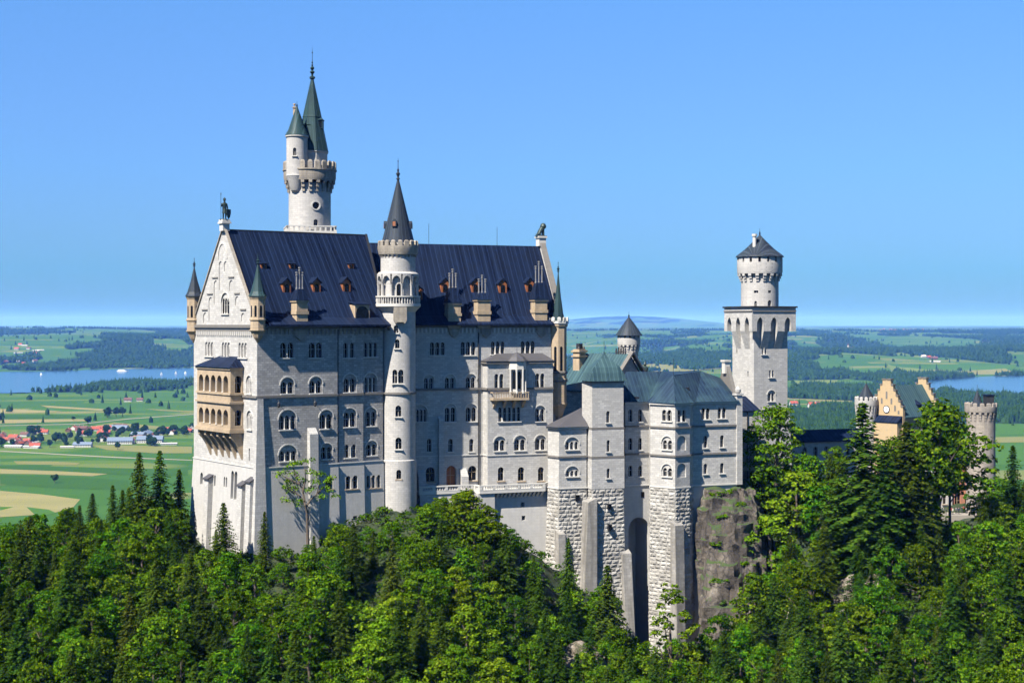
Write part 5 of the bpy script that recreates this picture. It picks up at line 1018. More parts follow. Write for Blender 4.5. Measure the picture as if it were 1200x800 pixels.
def gatehouse():
    f = Fr(1058.0, 392.0, 40.0, 610); t = f.thing('gatehouse', 'yellow brick gatehouse with stepped gables, clock and teal roof behind the trees', 'gatehouse')
    W, L = 9.4, 15.5; Z = lambda py,x=0,y=0: f.z(py,x,y); ze = Z(486); zr = Z(452.5); gl = Plane((0,W),(0,-1)); fp = Plane((0,0),(1,0))
    wl = Wall(t,[M['brick']]); wl.mb.box(.5,L-.5,0,W,-3,ze)
    for k in range(3):
        for zz in (ze-4.2,ze-9.5,ze-14.5): wl.window(fp,2.2+k*4.4,3.6+k*4.4,zz,zz+2.4,1,sill=True)
    wl.build('wall')
    def stepped(x0, x1, name, out):
        g = MB(); n = 6; pl = Plane((x0,W),(0,-1)) ; P = []; h = (zr+.9-ze)/n
        for k in range(n): a = -.3+(W/2-.2)*k/n; P += [(a,ze+h*k+(.6 if k else -.2)),(a,ze+h*(k+1)+.6)]
        Q = [(W-a,z) for a,z in reversed(P)]; g.plate(pl,[(W-P[0][0],-3.0),]*0+[p for p in [(-.3,-3.0)]]+P+Q+[(W+.3,-3.0)],0.0,-(x1-x0)); o = g.build(name, M['brick'], t, smooth=False)
        for k in range(n):
            a0 = -.3+(W/2-.2)*k/n; a1 = -.3+(W/2-.2)*(k+1)/n; z = ze+h*(k+1)+.6
            if k == n-1: a1 = W/2
            for s_ in (0,1):
                p, q = (a0-.12,a1-.15) if not s_ else (W-a1+.15,W-a0+.12)
                c = MB(); c.plate(pl,[(p,z+.005),(q,z+.005),(q,z+.35),(p,z+.35)],.15,-(x1-x0)-.15); c.build('step_coping', M['band'], o, smooth=False)
        return pl, o
    pl, o = stepped(-.4,.5,'stepped_gable',True); stepped(L-.5,L+.4,'stepped_gable',False)
    for c, z0, z1 in ((W/2,Z(468),Z(459)),(W/2-1.5,Z(474),Z(467)),(W/2+1.5,Z(474),Z(467)),(W/2-2.6,Z(482),Z(475)),(W/2+2.6,Z(482),Z(475)),(W/2-3.7,Z(485.5),Z(481)),(W/2+3.7,Z(485.5),Z(481))):
        q = MB(); q.plate(pl,arch(c,z0,z1,.55,6),-.02,.03); q.build('blind_slot', M['band'], o, smooth=False)
    # clock
    zc = Z(479.3,0,W/2); rr = .78; c = MB(); c.plate(pl,[(W/2+rr*math.cos(2*math.pi*k/20),zc+rr*math.sin(2*math.pi*k/20)) for k in range(20)],.035,.14); rg = MB(); [rg.plate(pl,[(W/2+q*math.cos(t0),zc+q*math.sin(t0)) for q,t0 in ((rr*1.02,2*math.pi*k/20),(rr*1.25,2*math.pi*k/20),(rr*1.25,2*math.pi*(k+1)/20),(rr*1.02,2*math.pi*(k+1)/20))],.03,.16) for k in range(20)]; rg.build('clock_ring', M['iron'], o, smooth=False); co = c.build('clock_dial', plain('clock_white',(.75,.75,.74),.6,.05), o, smooth=False)
    h = MB(); h.plate(pl,[(W/2-.05,zc),(W/2+.05,zc),(W/2+.03,zc+.55),(W/2-.03,zc+.55)],.145,.18); h.plate(pl,[(W/2-.03,zc-.06),(W/2+.36,zc+.16),(W/2+.34,zc+.22),(W/2-.05,zc+.04)],.182,.2); h.build('clock_hands', M['iron'], co, smooth=False)
    r_ = gable_roof(.5,L-.5,0,W,ze,zr,.4); r_.build('roof', M['copper'], t, smooth=False)
    lt = MB(); lt.add([(-.41,W+.2,ze-.3),(-.41,-.2,ze-.3),(-2.6,-.2,ze-1.8),(-2.6,W+.2,ze-1.8),(-.41,W+.2,ze-2.0),(-.41,-.2,ze-2.0),(-2.6,-.2,ze-2.0),(-2.6,W+.2,ze-2.0)],[(0,1,2,3),(7,6,5,4),(0,4,5,1),(1,5,6,2),(2,6,7,3),(3,7,4,0)]); lt.build('porch_roof', M['slate'], t, smooth=False)
    pw = MB(); pw.box(-2.4,-.42,0,W,-3,ze-2.01); pw.build('porch_wall', M['brick'], t, smooth=False)
    d = MB(); x = 8.5; d.box(x-.8,x+.8,.8,3.0,ze,ze+2.3); d.pyramid([(x-1.0,.6),(x+1.0,.6),(x+1.0,3.2),(x-1.0,3.2)],ze+2.3,(x,2.2,ze+3.6)); d.build('dormer', M['slate'], t, smooth=False)
    # wing with white and red brick walls towards the court
    f2 = Fr(1088.0, 384.0, 12.0, 603); t2 = f2.thing('gate_wing', 'low gatehouse wing with white and red walls seen above the visitors', 'building')
    x1 = f2.u(1116); x2 = f2.u(1146); zt = f2.z(536); fp = Plane((0,0),(1,0)); wl = Wall(t2,[M['plaster']]); wl.mb.box(0,x1,0,9,-3,zt)
    for a in (1.2,3.9): wl.window(fp,a,a+1.0,2.6,5.0,1,trim='sand')
    wl.build('white_wall'); wl = Wall(t2,[M['redbrick']]); wl.mb.box(x1+.01,x2,.6,9,-3,zt); fp = Plane((0,.6),(1,0)); wl.window(fp,x1+1,x1+2.6,.8,5.2,1,trim='sand'); wl.window(fp,x1+3.8,x1+5.0,2.4,5,1,trim='sand'); wl.build('red_wall')
    r_ = gable_roof(-.4,x2+.4,0,9,zt,zt+4.2,.6); r_.build('roof', M['slate'], t2, smooth=False)
gatehouse()
def gate_towers():
    for nm, label, px, Y, rp, pyb, pt, pc, pcr, pap in (('gate_tower','round beige gate tower with crenellated crown and slit window, right of the big trees',1149.5,381.0,16.3,610,483,488,471.5,457),
                                ('gate_tower','small round crenellated turret with dark cone, left of the stepped yellow gable',1015.0,398.0,11.6,600,475.5,482,464.5,449)):
        f, t = round_tower(nm,label,px,Y,pyb); k = Y/FPX; Z = lambda py: f.z(py); r = rp*k
        ml = 'beige_round' if px > 1100 else 'lime_round'; wl = Wall(t,[M[ml]]); wl.mb.lathe([(r*1.05,-4),(r,Z(pt+40)),(r,Z(pt))],n=48)
        if px > 1100: wl.window(cyl_plane(r,R(2)),-1.2*k,1.2*k,Z(518.5),Z(510),1,flat=True,depth=.6,sill=False)
        else:
            for a in (-25,10,45): wl.window(cyl_plane(r,R(a)),-1.6*k,1.6*k,Z(481.5),Z(476.5),1,depth=.6,sill=False)
        wl.build('shaft'); rc = r*1.14
        c = MB(); corbels(c,0,0,r,rc*.98,Z(pc+4),Z(pt-1),18,.45); c.lathe([(r-.1,Z(pt-.5)),(rc*.98,Z(pt-.5)),(rc,Z(pt-2)),(rc,Z(pcr+4.5)),(r*.8,Z(pcr+4.5))],n=48); merlons(c,0,0,rc,Z(pcr+4.6),Z(pcr)-Z(pcr+4.6),14,.5,.6); c.build('crown', M[ml], t)
        s = MB(); x = -.9 if px > 1100 else 0; s.lathe([(6.2*k if px>1100 else 9.5*k,Z(pcr+5)),(5.8*k if px>1100 else 9.2*k,Z(pcr+1)),(.1,Z(pap))],x,0,28); s.tube([(x,0,Z(pap)-.2),(x,0,Z(pap)+1.4)],.05,5); s.build('cone_roof', M['slate_round'], t)
        if px > 1100:
            h = MB(); h.box(.9,2.9,-1.2,1.2,Z(pcr+5),Z(463.5)); ho = h.build('roof_hut', M['iron'], t, smooth=False); g = MB(); g.box(.75,3.1,-1.4,1.4,Z(463.5),Z(462)); g.build('hut_roof', M['slate'], ho, smooth=False)
gate_towers()
# ================================================================== TERRAIN: one ground sheet from the gorge to the horizon
def sstep(a, b, x): t = np.clip((x-a)/(b-a), 0, 1); return t*t*(3-2*t)
_pr = np.random.RandomState(11); _perm = _pr.rand(256, 256)
def vnoise(x, y):
    xi, yi = np.floor(x).astype(int), np.floor(y).astype(int); fx, fy = x-xi, y-yi; fx = fx*fx*(3-2*fx); fy = fy*fy*(3-2*fy)
    g = lambda i, j: _perm[(xi+i) & 255, (yi+j) & 255]
    return (g(0,0)*(1-fx)+g(1,0)*fx)*(1-fy)+(g(0,1)*(1-fx)+g(1,1)*fx)*fy
def fbm(x, y, o=5):
    s = 0; a = .5; t = 0
    for k in range(o): s = s+a*vnoise(x*2**k+17.3*k, y*2**k+5.1*k); t += a; a *= .5
    return s/t
CP = []
for px, py, Y in [(222,625,303),(250,645,291),(300,664,277),(340,657,283),(400,628,288),(445,612,291),(466,616,292),(500,606,293),(545,602,296),(590,642,301),(640,657,304),(655,668,301),(690,696,300),(745,748,301),(765,768,300),(800,760,301),(818,748,304),
    (850,755,302),(905,690,308),(905,600,322),(885,572,328),(930,562,345),(1000,602,360),(1060,604,378),(1110,602,378),(1150,602,374),(1200,600,380),(1320,610,385),
    (940,650,312),(1000,690,292),(1000,790,262),(1080,690,298),(1200,690,288),(1200,790,255),(1100,790,262),(1300,760,262),(920,800,274),(850,800,284),(760,815,285),(680,785,280),(600,720,280),(600,805,258),(545,650,284),
    (480,690,268),(480,805,242),(400,705,266),(300,735,258),(300,815,234),(200,690,272),(200,805,238),(100,668,280),(100,805,234),(0,668,285),(0,805,236),(-150,675,285),(-150,805,240),(-400,700,290)]:
    CP.append(at(px, py, Y))
CP += [(-60,312,161),(-30,325,163),(0,335,166),(30,330,160),(45,335,164),(60,350,165),(85,400,158),(110,400,157),(140,400,150),(-64,350,140),(-60,430,75),(-60,560,5),(10,400,130),(20,480,70),(20,600,0),(70,440,130),(110,450,120),(80,560,20),(150,470,80),(150,620,0),(220,430,100),(220,560,10),
       (-85,315,150),(-110,320,142),(-140,325,138),(-120,380,85),(-130,470,25),(-130,600,0),(-220,330,130),(-240,420,50),(-260,560,0),(250,300,140),(320,360,110),(-300,250,130)]
for x in (-260,-130,0,130,260): CP += [(x,190,112),(x,130,72),(x,70,78),(x,10,110)]
for q in ((655,705,312),(690,735,313),(720,760,314),(745,790,316),(745,795,323),(800,785,316),(765,785,308),(615,672,311)): CP.append(at(*q))
CP = np.array(CP)
def _U(r2): return np.where(r2 > 1e-9, .5*r2*np.log(np.maximum(r2,1e-9)), 0)
_n = len(CP); _P = np.c_[np.ones(_n), CP[:,0]/100, CP[:,1]/100]
_K = _U(((CP[:,None,:2]-CP[None,:,:2])**2).sum(-1)/1e4) + np.eye(_n)*.0006
_sol = np.linalg.solve(np.block([[_K,_P],[_P.T,np.zeros((3,3))]]), np.r_[CP[:,2],0,0,0])
def hill(x, y):
    out = np.zeros(x.shape); m = (np.hypot(x/1.0, (y-270)) < 560) & (y > -60)
    if m.any():
        X, Y_ = x[m], y[m]; r2 = ((X[:,None]-CP[None,:,0])**2+(Y_[:,None]-CP[None,:,1])**2)/1e4
        z = _U(r2)@_sol[:_n]+_sol[_n]+_sol[_n+1]*X/100+_sol[_n+2]*Y_/100
        z = z+(fbm(X/14,Y_/14,4)-.5)*7+(fbm(X/4,Y_/4,3)-.5)*2.0
        out[m] = np.clip(z,0,200)*(1-sstep(330,520,np.hypot(X,(Y_-270))))
    return out
LAKES = [[(-300,463),(0,460.5),(50,459),(103,453.5),(150,449),(228,446.5),(420,441),(420,429),(228,430.8),(135,432),(90,434),(40,435),(0,435.5),(-300,437)],
         [(1066,450.5),(1085,457),(1140,461),(1200,460.5),(1500,463),(1500,438),(1200,440),(1150,440.8),(1110,444),(1085,446.5)],
         [(560,419),(745,420),(768,418.5),(786,415.5),(765,414.3),(700,414),(560,414.5)]]
def flat(px, py, z=0.0): Y = (HC-z)*FPX/(py-EYE); return ((px-600)/FPX*Y, Y)
def inpoly(px, py, P):
    c = np.zeros(px.shape, bool); n = len(P)
    for i in range(n):
        x0, y0 = P[i]; x1, y1 = P[(i+1)%n]
        if y0 == y1: continue
        m = ((y0 > py) != (y1 > py)) & (px < (x1-x0)*(py-y0)/(y1-y0)+x0); c ^= m
    return c
def woodfield(x, y):
    """0..1: how wooded the country is at a place"""
    d = np.hypot(x, y); Ys = np.maximum(y, 1); px = 600+FPX*x/Ys; py = EYE+HC*FPX/Ys
    n = .62*fbm(x/650+3.3, y/1250+1.7, 5)+.38*fbm(x/170+1.3, y/420+4.7, 4); w = sstep(.528,.552,n)*sstep(2900,3700,d)
    def blob(cx, cy, rx, ry): return np.clip((1.25-((px-cx)/rx)**2-((py-cy)/ry)**2+(fbm(x/240,y/620,4)-.5)*3.6)*1.6,0,1)
    for b in ((155,454,52,4.2),(930,497,75,22),(1000,463,75,7),(1150,472,70,8),(985,425,65,9),(1140,425,70,8),(180,415,55,9),(190,398,60,6),(820,430,45,5),(60,458,60,1.5),(900,440,60,5),(700,428,60,5)): w = np.maximum(w, blob(*b))
    clear = np.zeros_like(w)
    for b in ((150,407,34,3.5),(205,421,22,3),(120,396,20,2.5),(1010,432,25,3),(1120,420,30,3),(830,425,30,3),(1070,436,18,3.5),(985,449,40,2.5),(1150,520,60,14),(110,500,140,38),(1010,400,60,5),(60,420,60,6)): clear = np.maximum(clear, np.clip(blob(*b)*1.5,0,1))
    w = w*(1-clear*.97)
    for L in LAKES: w = np.where(inpoly(px, py, L), 0, w)
    return w*(px > -900)
def far_height(x, y):
    d = np.hypot(x, y); Ys = np.maximum(y, 1); px = 600+FPX*x/Ys; py = EYE+HC*FPX/Ys
    left = sstep(700, 200, px)
    h = sstep(7300,9800,d)*(25+190*np.clip(fbm(x/2600+9,y/4200+2,4)-.28,0,1)*1.0)
    r = sstep(4700,9500,d)*sstep(560,760,px)*(14+230*np.clip(fbm(x/1700+1,y/2300+8,5)-.32,0,1))
    h = np.maximum(h, r)
    h = h*(1-sstep(11500,16000,d))+sstep(11500,16000,d)*(118+34*fbm(x/6000,y/9000,4))
    m = np.exp(-((px-715)/85)**2)*.75+np.exp(-((px-800)/70)**2)*.35; h = h+sstep(29000,40000,d)*(1-sstep(46000,56000,d))*330*m
    m2 = np.exp(-((px-40)/120)**2); h = h+sstep(12000,15000,d)*(1-sstep(17000,21000,d))*30*m2
    low = np.ones_like(h)
    for L, s_ in zip(LAKES, (1,1,1)):
        c = np.array(L); x0, x1, y0, y1 = c[:,0].min(), c[:,0].max(), c[:,1].min(), c[:,1].max()
        inside = sstep(x0-30,x0+10,px)*(1-sstep(x1-10,x1+30,px))*sstep(y0-1.6,y0+.2,py)*(1-sstep(y1+1,y1+10,py)); low = np.minimum(low, 1-inside)
    h = h*low+sstep(4300,6500,d)*low*8*(fbm(x/500,y/700,3)-.3)
    for L in LAKES: h = np.where(inpoly(px, py, L), -4.0, h)
    return h
def ground_h(x, y): r = np.hypot(x,y-270); return np.where(r < 520, hill(x, y), far_height(x, y))
def gz(x, y): return float(ground_h(np.array([x],float), np.array([y],float))[0])
def build_ground():
    az = np.radians(np.linspace(-42, 42, 385)); rr = [30.0]
    while rr[-1] < 66000: rr.append(rr[-1]*(1.0095 if 215 < rr[-1] < 420 else (1.014 if rr[-1] < 9000 else 1.03)))
    rr = np.array(rr); AZ, RR = np.meshgrid(az, rr); x = (RR*np.sin(AZ)).ravel(); y = (RR*np.cos(AZ)).ravel(); z = np.concatenate([ground_h(a, b) for a, b in zip(np.array_split(x,40), np.array_split(y,40))])
    wood = woodfield(x, y); na, nr = len(az), len(rr)
    i = (np.arange(nr-1)[:,None]*na+np.arange(na-1)[None,:]).ravel(); F = np.c_[i,i+1,i+na+1,i+na]
    me = bpy.data.meshes.new('ground'); me.vertices.add(len(x)); me.vertices.foreach_set('co', np.c_[x,y,z].astype(np.float32).ravel())
    me.loops.add(F.size); me.loops.foreach_set('vertex_index', F.astype(np.int32).ravel()); me.polygons.add(len(F)); me.polygons.foreach_set('loop_start', np.arange(0,F.size,4,dtype=np.int32)); me.polygons.foreach_set('use_smooth', np.ones(len(F),bool))
    at_ = me.attributes.new('wood','FLOAT','POINT'); at_.data.foreach_set('value', wood.astype(np.float32))
    me.materials.append(field_mat()); me.materials.append(forest_floor())
    near = (z[F].max(1) > 2.5) & (np.hypot(x[F].mean(1), y[F].mean(1)-270) < 520); me.polygons.foreach_set('material_index', near.astype(np.int32))
    me.update(calc_edges=True); me.validate(); o = bpy.data.objects.new('ground', me); COL.objects.link(o); return tag(o, kind='structure')
def field_mat():
    m, nt, b = new_mat('valley_fields'); tc = N(nt,'ShaderNodeTexCoord'); mp = N(nt,'ShaderNodeMapping'); mp.inputs['Rotation'].default_value = (0,0,R(-7)); nt.links.new(tc.outputs['Object'], mp.inputs[0])
    wob = N(nt,'ShaderNodeTexNoise'); wob.inputs['Scale'].default_value = .0012; wob.inputs['Detail'].default_value = 2; nt.links.new(mp.outputs[0], wob.inputs['Vector'])
    ad = N(nt,'ShaderNodeVectorMath',operation='MULTIPLY_ADD'); nt.links.new(wob.outputs['Color'],ad.inputs[0]); ad.inputs[1].default_value = (160,160,0); nt.links.new(mp.outputs[0],ad.inputs[2])
    def bricks(w, h, off):
        br = N(nt,'ShaderNodeTexBrick'); o2 = N(nt,'ShaderNodeVectorMath',operation='ADD'); o2.inputs[1].default_value = off; nt.links.new(ad.outputs[0],o2.inputs[0]); nt.links.new(o2.outputs[0],br.inputs['Vector'])
        br.inputs['Color1'].default_value = (0,0,0,1); br.inputs['Color2'].default_value = (1,1,1,1); br.inputs['Scale'].default_value = 1; br.inputs['Mortar Size'].default_value = 0
        br.inputs['Brick Width'].default_value = w; br.inputs['Row Height'].default_value = h; br.offset = .37; br.squash = 1.6; br.squash_frequency = 3; return br.outputs['Color']
    A_, B_ = bricks(620,150,(13,40,0)), bricks(380,62,(300,9,0))
    big = noise_tex(nt, tc.outputs['Object'], .0007, 3)
    ca = ramp(nt, A_, [(0,(.020,.068,.006)),(.36,(.038,.098,.009)),(.43,(.060,.110,.012)),(.50,(.088,.125,.018)),(.55,(.17,.15,.062)),(.60,(.10,.125,.03)),(.66,(.030,.083,.008))]); cb = ramp(nt, B_, [(0,(.022,.070,.006)),(.36,(.038,.098,.009)),(.44,(.070,.115,.014)),(.50,(.09,.125,.026)),(.54,(.175,.155,.065)),(.60,(.045,.10,.013)),(.66,(.028,.081,.008))])
    c = mixc(nt, ramp(nt, noise_tex(nt, mp.outputs[0], .0024, 2), [(.47,(0,0,0)),(.5,(1,1,1))]), ca, cb)
    fine = noise_tex(nt, mp.outputs[0], 1.0, 4, .6, (.004,.03,1)); c = mixc(nt, math_node(nt,'MULTIPLY',fine,.45), c, (.036,.085,.013))
    at_ = N(nt,'ShaderNodeAttribute'); at_.attribute_name = 'wood'
    speck = noise_tex(nt, tc.outputs['Object'], .012, 4, .65); wf = ramp(nt, math_node(nt,'ADD',at_.outputs['Fac'],math_node(nt,'MULTIPLY',math_node(nt,'SUBTRACT',speck,.5),.9)), [(.40,(0,0,0)),(.5,(1,1,1))])
    # pale paths and lanes
    c = mixc(nt, wf, c, (.008,.022,.006)); nt.links.new(c, b.inputs['Base Color']); b.inputs['Roughness'].default_value = .95; b.inputs['Specular IOR Level'].default_value = .1; return m
def forest_floor():
    m, nt, b = new_mat('forest_floor'); tc = N(nt,'ShaderNodeTexCoord'); n1 = noise_tex(nt, tc.outputs['Object'], .16, 6, .65); n2 = noise_tex(nt, tc.outputs['Object'], 1.3, 6, .7)
    c = ramp(nt, n1, [(.36,(.010,.022,.004)),(.5,(.024,.042,.007)),(.60,(.05,.05,.016)),(.72,(.10,.075,.045))]); n3 = noise_tex(nt, tc.outputs['Object'], .7, 6, .75); c = mixc(nt, math_node(nt,'MULTIPLY',n2,.5), c, (.016,.03,.006)); c = mixc(nt, ramp(nt, n3, [(.42,(0,0,0)),(.55,(.9,)*3)]), c, (.010,.022,.004)); c = mixc(nt, ramp(nt, n3, [(.60,(0,0,0)),(.70,(.7,)*3)]), c, (.085,.10,.022))
    g = N(nt,'ShaderNodeNewGeometry'); sp = N(nt,'ShaderNodeSeparateXYZ'); nt.links.new(g.outputs['True Normal'],sp.inputs[0]); st = math_node(nt,'ADD',math_node(nt,'SUBTRACT',1.0,sp.outputs[2]),math_node(nt,'MULTIPLY',math_node(nt,'SUBTRACT',n1,.5),.9))
    rock = ramp(nt, n2, [(.35,(.07,.062,.055)),(.6,(.17,.155,.135)),(.75,(.27,.25,.22))]); c = mixc(nt, ramp(nt, st, [(.50,(0,0,0)),(.60,(1,1,1))]), c, rock)
    nt.links.new(c, b.inputs['Base Color']); b.inputs['Roughness'].default_value = .95; bp = N(nt,'ShaderNodeBump'); bp.inputs['Distance'].default_value = .5; bp.inputs['Strength'].default_value = .9; nt.links.new(n2,bp.inputs['Height']); nt.links.new(bp.outputs[0],b.inputs['Normal']); return m
build_ground()
def hand_fields():
    def fm(name, c1, c2):
        m, nt, b = new_mat(name); tc = N(nt,'ShaderNodeTexCoord'); n = noise_tex(nt, tc.outputs['Object'], 1.0, 4, .6, (.003,.03,1)); nt.links.new(mixc(nt, n, c1, c2), b.inputs['Base Color']); b.inputs['Roughness'].default_value = .95; b.inputs['Specular IOR Level'].default_value = .1; return m
    K_ = {'tan':fm('ripe_field',(.22,.19,.085),(.12,.125,.04)),'olive':fm('olive_meadow',(.10,.12,.03),(.15,.14,.05)),'green':fm('lush_field',(.030,.086,.008),(.044,.102,.010)),'dark':fm('dark_green_field',(.020,.063,.006),(.028,.075,.007)),'lane':fm('pale_lane',(.25,.23,.18),(.19,.18,.14)),'pasture':fm('yellow_green_pasture',(.075,.125,.018),(.11,.14,.03))}
    for i, (k, P) in enumerate((('tan',[(-160,577),(0,575),(48,579),(94,585),(86,594),(60,602),(-160,616)]),('green',[(-40,593),(16,594),(0,598),(-60,600)]),('green',[(31,594),(57,597),(66,601),(44,606)]),('olive',[(-160,562),(0,562),(56,565.5),(30,567.5),(-160,572)]),('tan',[(-160,548.5),(0,549.5),(70,552),(128,555),(108,557.8),(40,555.5),(-160,553)]),('olive',[(16,540.2),(60,540.5),(94,542.3),(90,544.8),(20,544)]),('olive',[(103,521.5),(160,522),(225,523.2),(225,531),(180,531),(125,527)]),('lane',[(-160,527.3),(0,528),(134,535.3),(225,538.8),(225,539.5),(134,536.3),(0,528.9),(-160,528.2)]),('dark',[(0,544.6),(120,548),(220,550),(220,557),(140,556),(60,551.5),(0,549)]),('dark',[(0,556),(90,559),(150,563),(150,574),(70,572),(0,567.5)]),
        ('olive',[(103,500),(134,495),(187,499.5),(184,503),(140,502)]),('tan',[(-100,492.8),(0,491.5),(103,491),(100,493.6),(0,496.3),(-100,498)]),('tan',[(-160,478.5),(0,479),(72,481.8),(40,484),(-160,486)]),('tan',[(47,474.8),(122,479.3),(119,481.2),(56,477.6)]),('olive',[(169,478.8),(228,481.8),(228,483.4),(187,481.2)]),('dark',[(-100,486.5),(60,485.5),(120,487),(60,490.5),(-100,491)]),('lane',[(-100,499.5),(0,498.5),(94,496.6),(150,490.5),(228,485),(228,485.6),(150,491.2),(94,497.2),(0,499.1),(-100,500.2)]),
        ('pasture',[(1040,436.5),(1062,430),(1080,427.8),(1092,433),(1105,440.6),(1080,444),(1050,446)]),('green',[(1166,497),(1260,495),(1260,510),(1172,510)]),('olive',[(1160,512.5),(1260,511),(1260,517.5),(1160,519)]),('green',[(1160,519.5),(1260,518),(1260,545),(1160,545)]),('pasture',[(930,447.5),(955,446.5),(982,446.3),(976,453.5),(938,453.8)]),('olive',[(942,467.3),(1000,469.6),(1000,471),(946,470)]),('olive',[(700,432),(770,428),(850,431),(860,437),(780,440),(710,438)]))):
        q = MB(); V = []
        for px, py in P: x, y = flat(px, py); V.append((x, y, gz(x, y)+.25+.012*i))
        q.add(V,[tuple(range(len(V)))]); o = q.build('field', K_[k], None, smooth=False, fix=False); tag(o, kind='structure')
        if o.data.polygons[0].normal.z < 0: o.data.flip_normals()
hand_fields()
def build_lakes():
    m, nt, b = new_mat('lake_water'); b.inputs['Base Color'].default_value = (.02,.06,.11,1); b.inputs['Roughness'].default_value = .18; tc = N(nt,'ShaderNodeTexCoord'); n = noise_tex(nt, tc.outputs['Object'], .05, 3); bp = N(nt,'ShaderNodeBump'); bp.inputs['Strength'].default_value = .25; bp.inputs['Distance'].default_value = .6; nt.links.new(n,bp.inputs['Height']); nt.links.new(bp.outputs[0],b.inputs['Normal'])
    for L in LAKES:
        P = []
        for i, (a, c) in enumerate(L):          # slightly wavy shore
            a2, c2 = L[(i+1)%len(L)]; k = max(1, int(abs(a2-a)/8))
            for j in range(k): t = j/k; P.append(flat(a+(a2-a)*t+random.uniform(-2,2), c+(c2-c)*t+random.uniform(-.25,.25), 0.0))
        q = MB(); q.add([(x,y,-.3) for x,y in P],[tuple(range(len(P)))]); o = q.build('lake_water', m, smooth=False, fix=False); tag(o, kind='structure')
        if o.data.polygons[0].normal.z < 0: o.data.flip_normals()
build_lakes()

# ================================================================== rocks
def rock_mat():
    m, nt, b = new_mat('grey_cliff_rock'); tc = N(nt,'ShaderNodeTexCoord'); n = noise_tex(nt, tc.outputs['Object'], .35, 8, .7, (1,1,.35)); n2 = noise_tex(nt, tc.outputs['Object'], 1.8, 8, .7); st = noise_tex(nt, tc.outputs['Object'], 1.0, 5, .6, (.5,.5,.06))
    c = ramp(nt, n, [(.3,(.024,.019,.014)),(.45,(.062,.050,.039)),(.58,(.128,.108,.086)),(.72,(.24,.215,.18))]); c = mixc(nt, ramp(nt, st, [(.5,(0,0,0)),(.66,(.75,)*3)]), c, (.032,.029,.027)); c = mixc(nt, math_node(nt,'MULTIPLY',n2,.4), c, (.085,.070,.055))
    vm = N(nt,'ShaderNodeMapping'); vm.inputs['Scale'].default_value = (.42,.42,.16); dw = N(nt,'ShaderNodeVectorMath',operation='MULTIPLY_ADD'); wn = N(nt,'ShaderNodeTexNoise'); wn.inputs['Scale'].default_value = .5; wn.inputs['Detail'].default_value = 5; nt.links.new(tc.outputs['Object'],wn.inputs['Vector']); nt.links.new(wn.outputs['Color'],dw.inputs[0]); dw.inputs[1].default_value = (3,3,3); nt.links.new(tc.outputs['Object'],dw.inputs[2]); nt.links.new(dw.outputs[0],vm.inputs[0])
    vo = N(nt,'ShaderNodeTexVoronoi',feature='DISTANCE_TO_EDGE'); vo.inputs['Scale'].default_value = 1.0; nt.links.new(vm.outputs[0],vo.inputs['Vector']); crack = ramp(nt, vo.outputs[0], [(.0,(1,1,1)),(.07,(0,0,0))]); c = mixc(nt, math_node(nt,'MULTIPLY',crack,.85), c, (.02,.018,.016))
    g = N(nt,'ShaderNodeNewGeometry'); sp = N(nt,'ShaderNodeSeparateXYZ'); nt.links.new(g.outputs['Normal'],sp.inputs[0]); up = math_node(nt,'ADD',sp.outputs[2],math_node(nt,'MULTIPLY',math_node(nt,'SUBTRACT',n2,.5),.8)); c = mixc(nt, ramp(nt, up, [(.62,(0,0,0)),(.78,(1,1,1))]), c, (.035,.06,.012))
    nt.links.new(c, b.inputs['Base Color']); b.inputs['Roughness'].default_value = .92; bp = N(nt,'ShaderNodeBump'); bp.inputs['Distance'].default_value = .5; bp.inputs['Strength'].default_value = 1; nt.links.new(math_node(nt,'ADD',n,n2),bp.inputs['Height']); nt.links.new(bp.outputs[0],b.inputs['Normal']); return m
M['rock'] = rock_mat()
def pale_rock():
    m, nt, b = new_mat('pale_broken_rock'); tc = N(nt,'ShaderNodeTexCoord'); n = noise_tex(nt, tc.outputs['Object'], .8, 8, .75); n2 = noise_tex(nt, tc.outputs['Object'], 3.0, 6, .7)
    c = ramp(nt, n, [(.38,(.03,.04,.012)),(.46,(.11,.09,.06)),(.56,(.24,.205,.165)),(.7,(.38,.34,.29))]); nt.links.new(c, b.inputs['Base Color']); b.inputs['Roughness'].default_value = .95; bp = N(nt,'ShaderNodeBump'); bp.inputs['Distance'].default_value = .4; bp.inputs['Strength'].default_value = 1; nt.links.new(math_node(nt,'ADD',n,n2),bp.inputs['Height']); nt.links.new(bp.outputs[0],b.inputs['Normal']); return m
M['pale_rock'] = pale_rock()
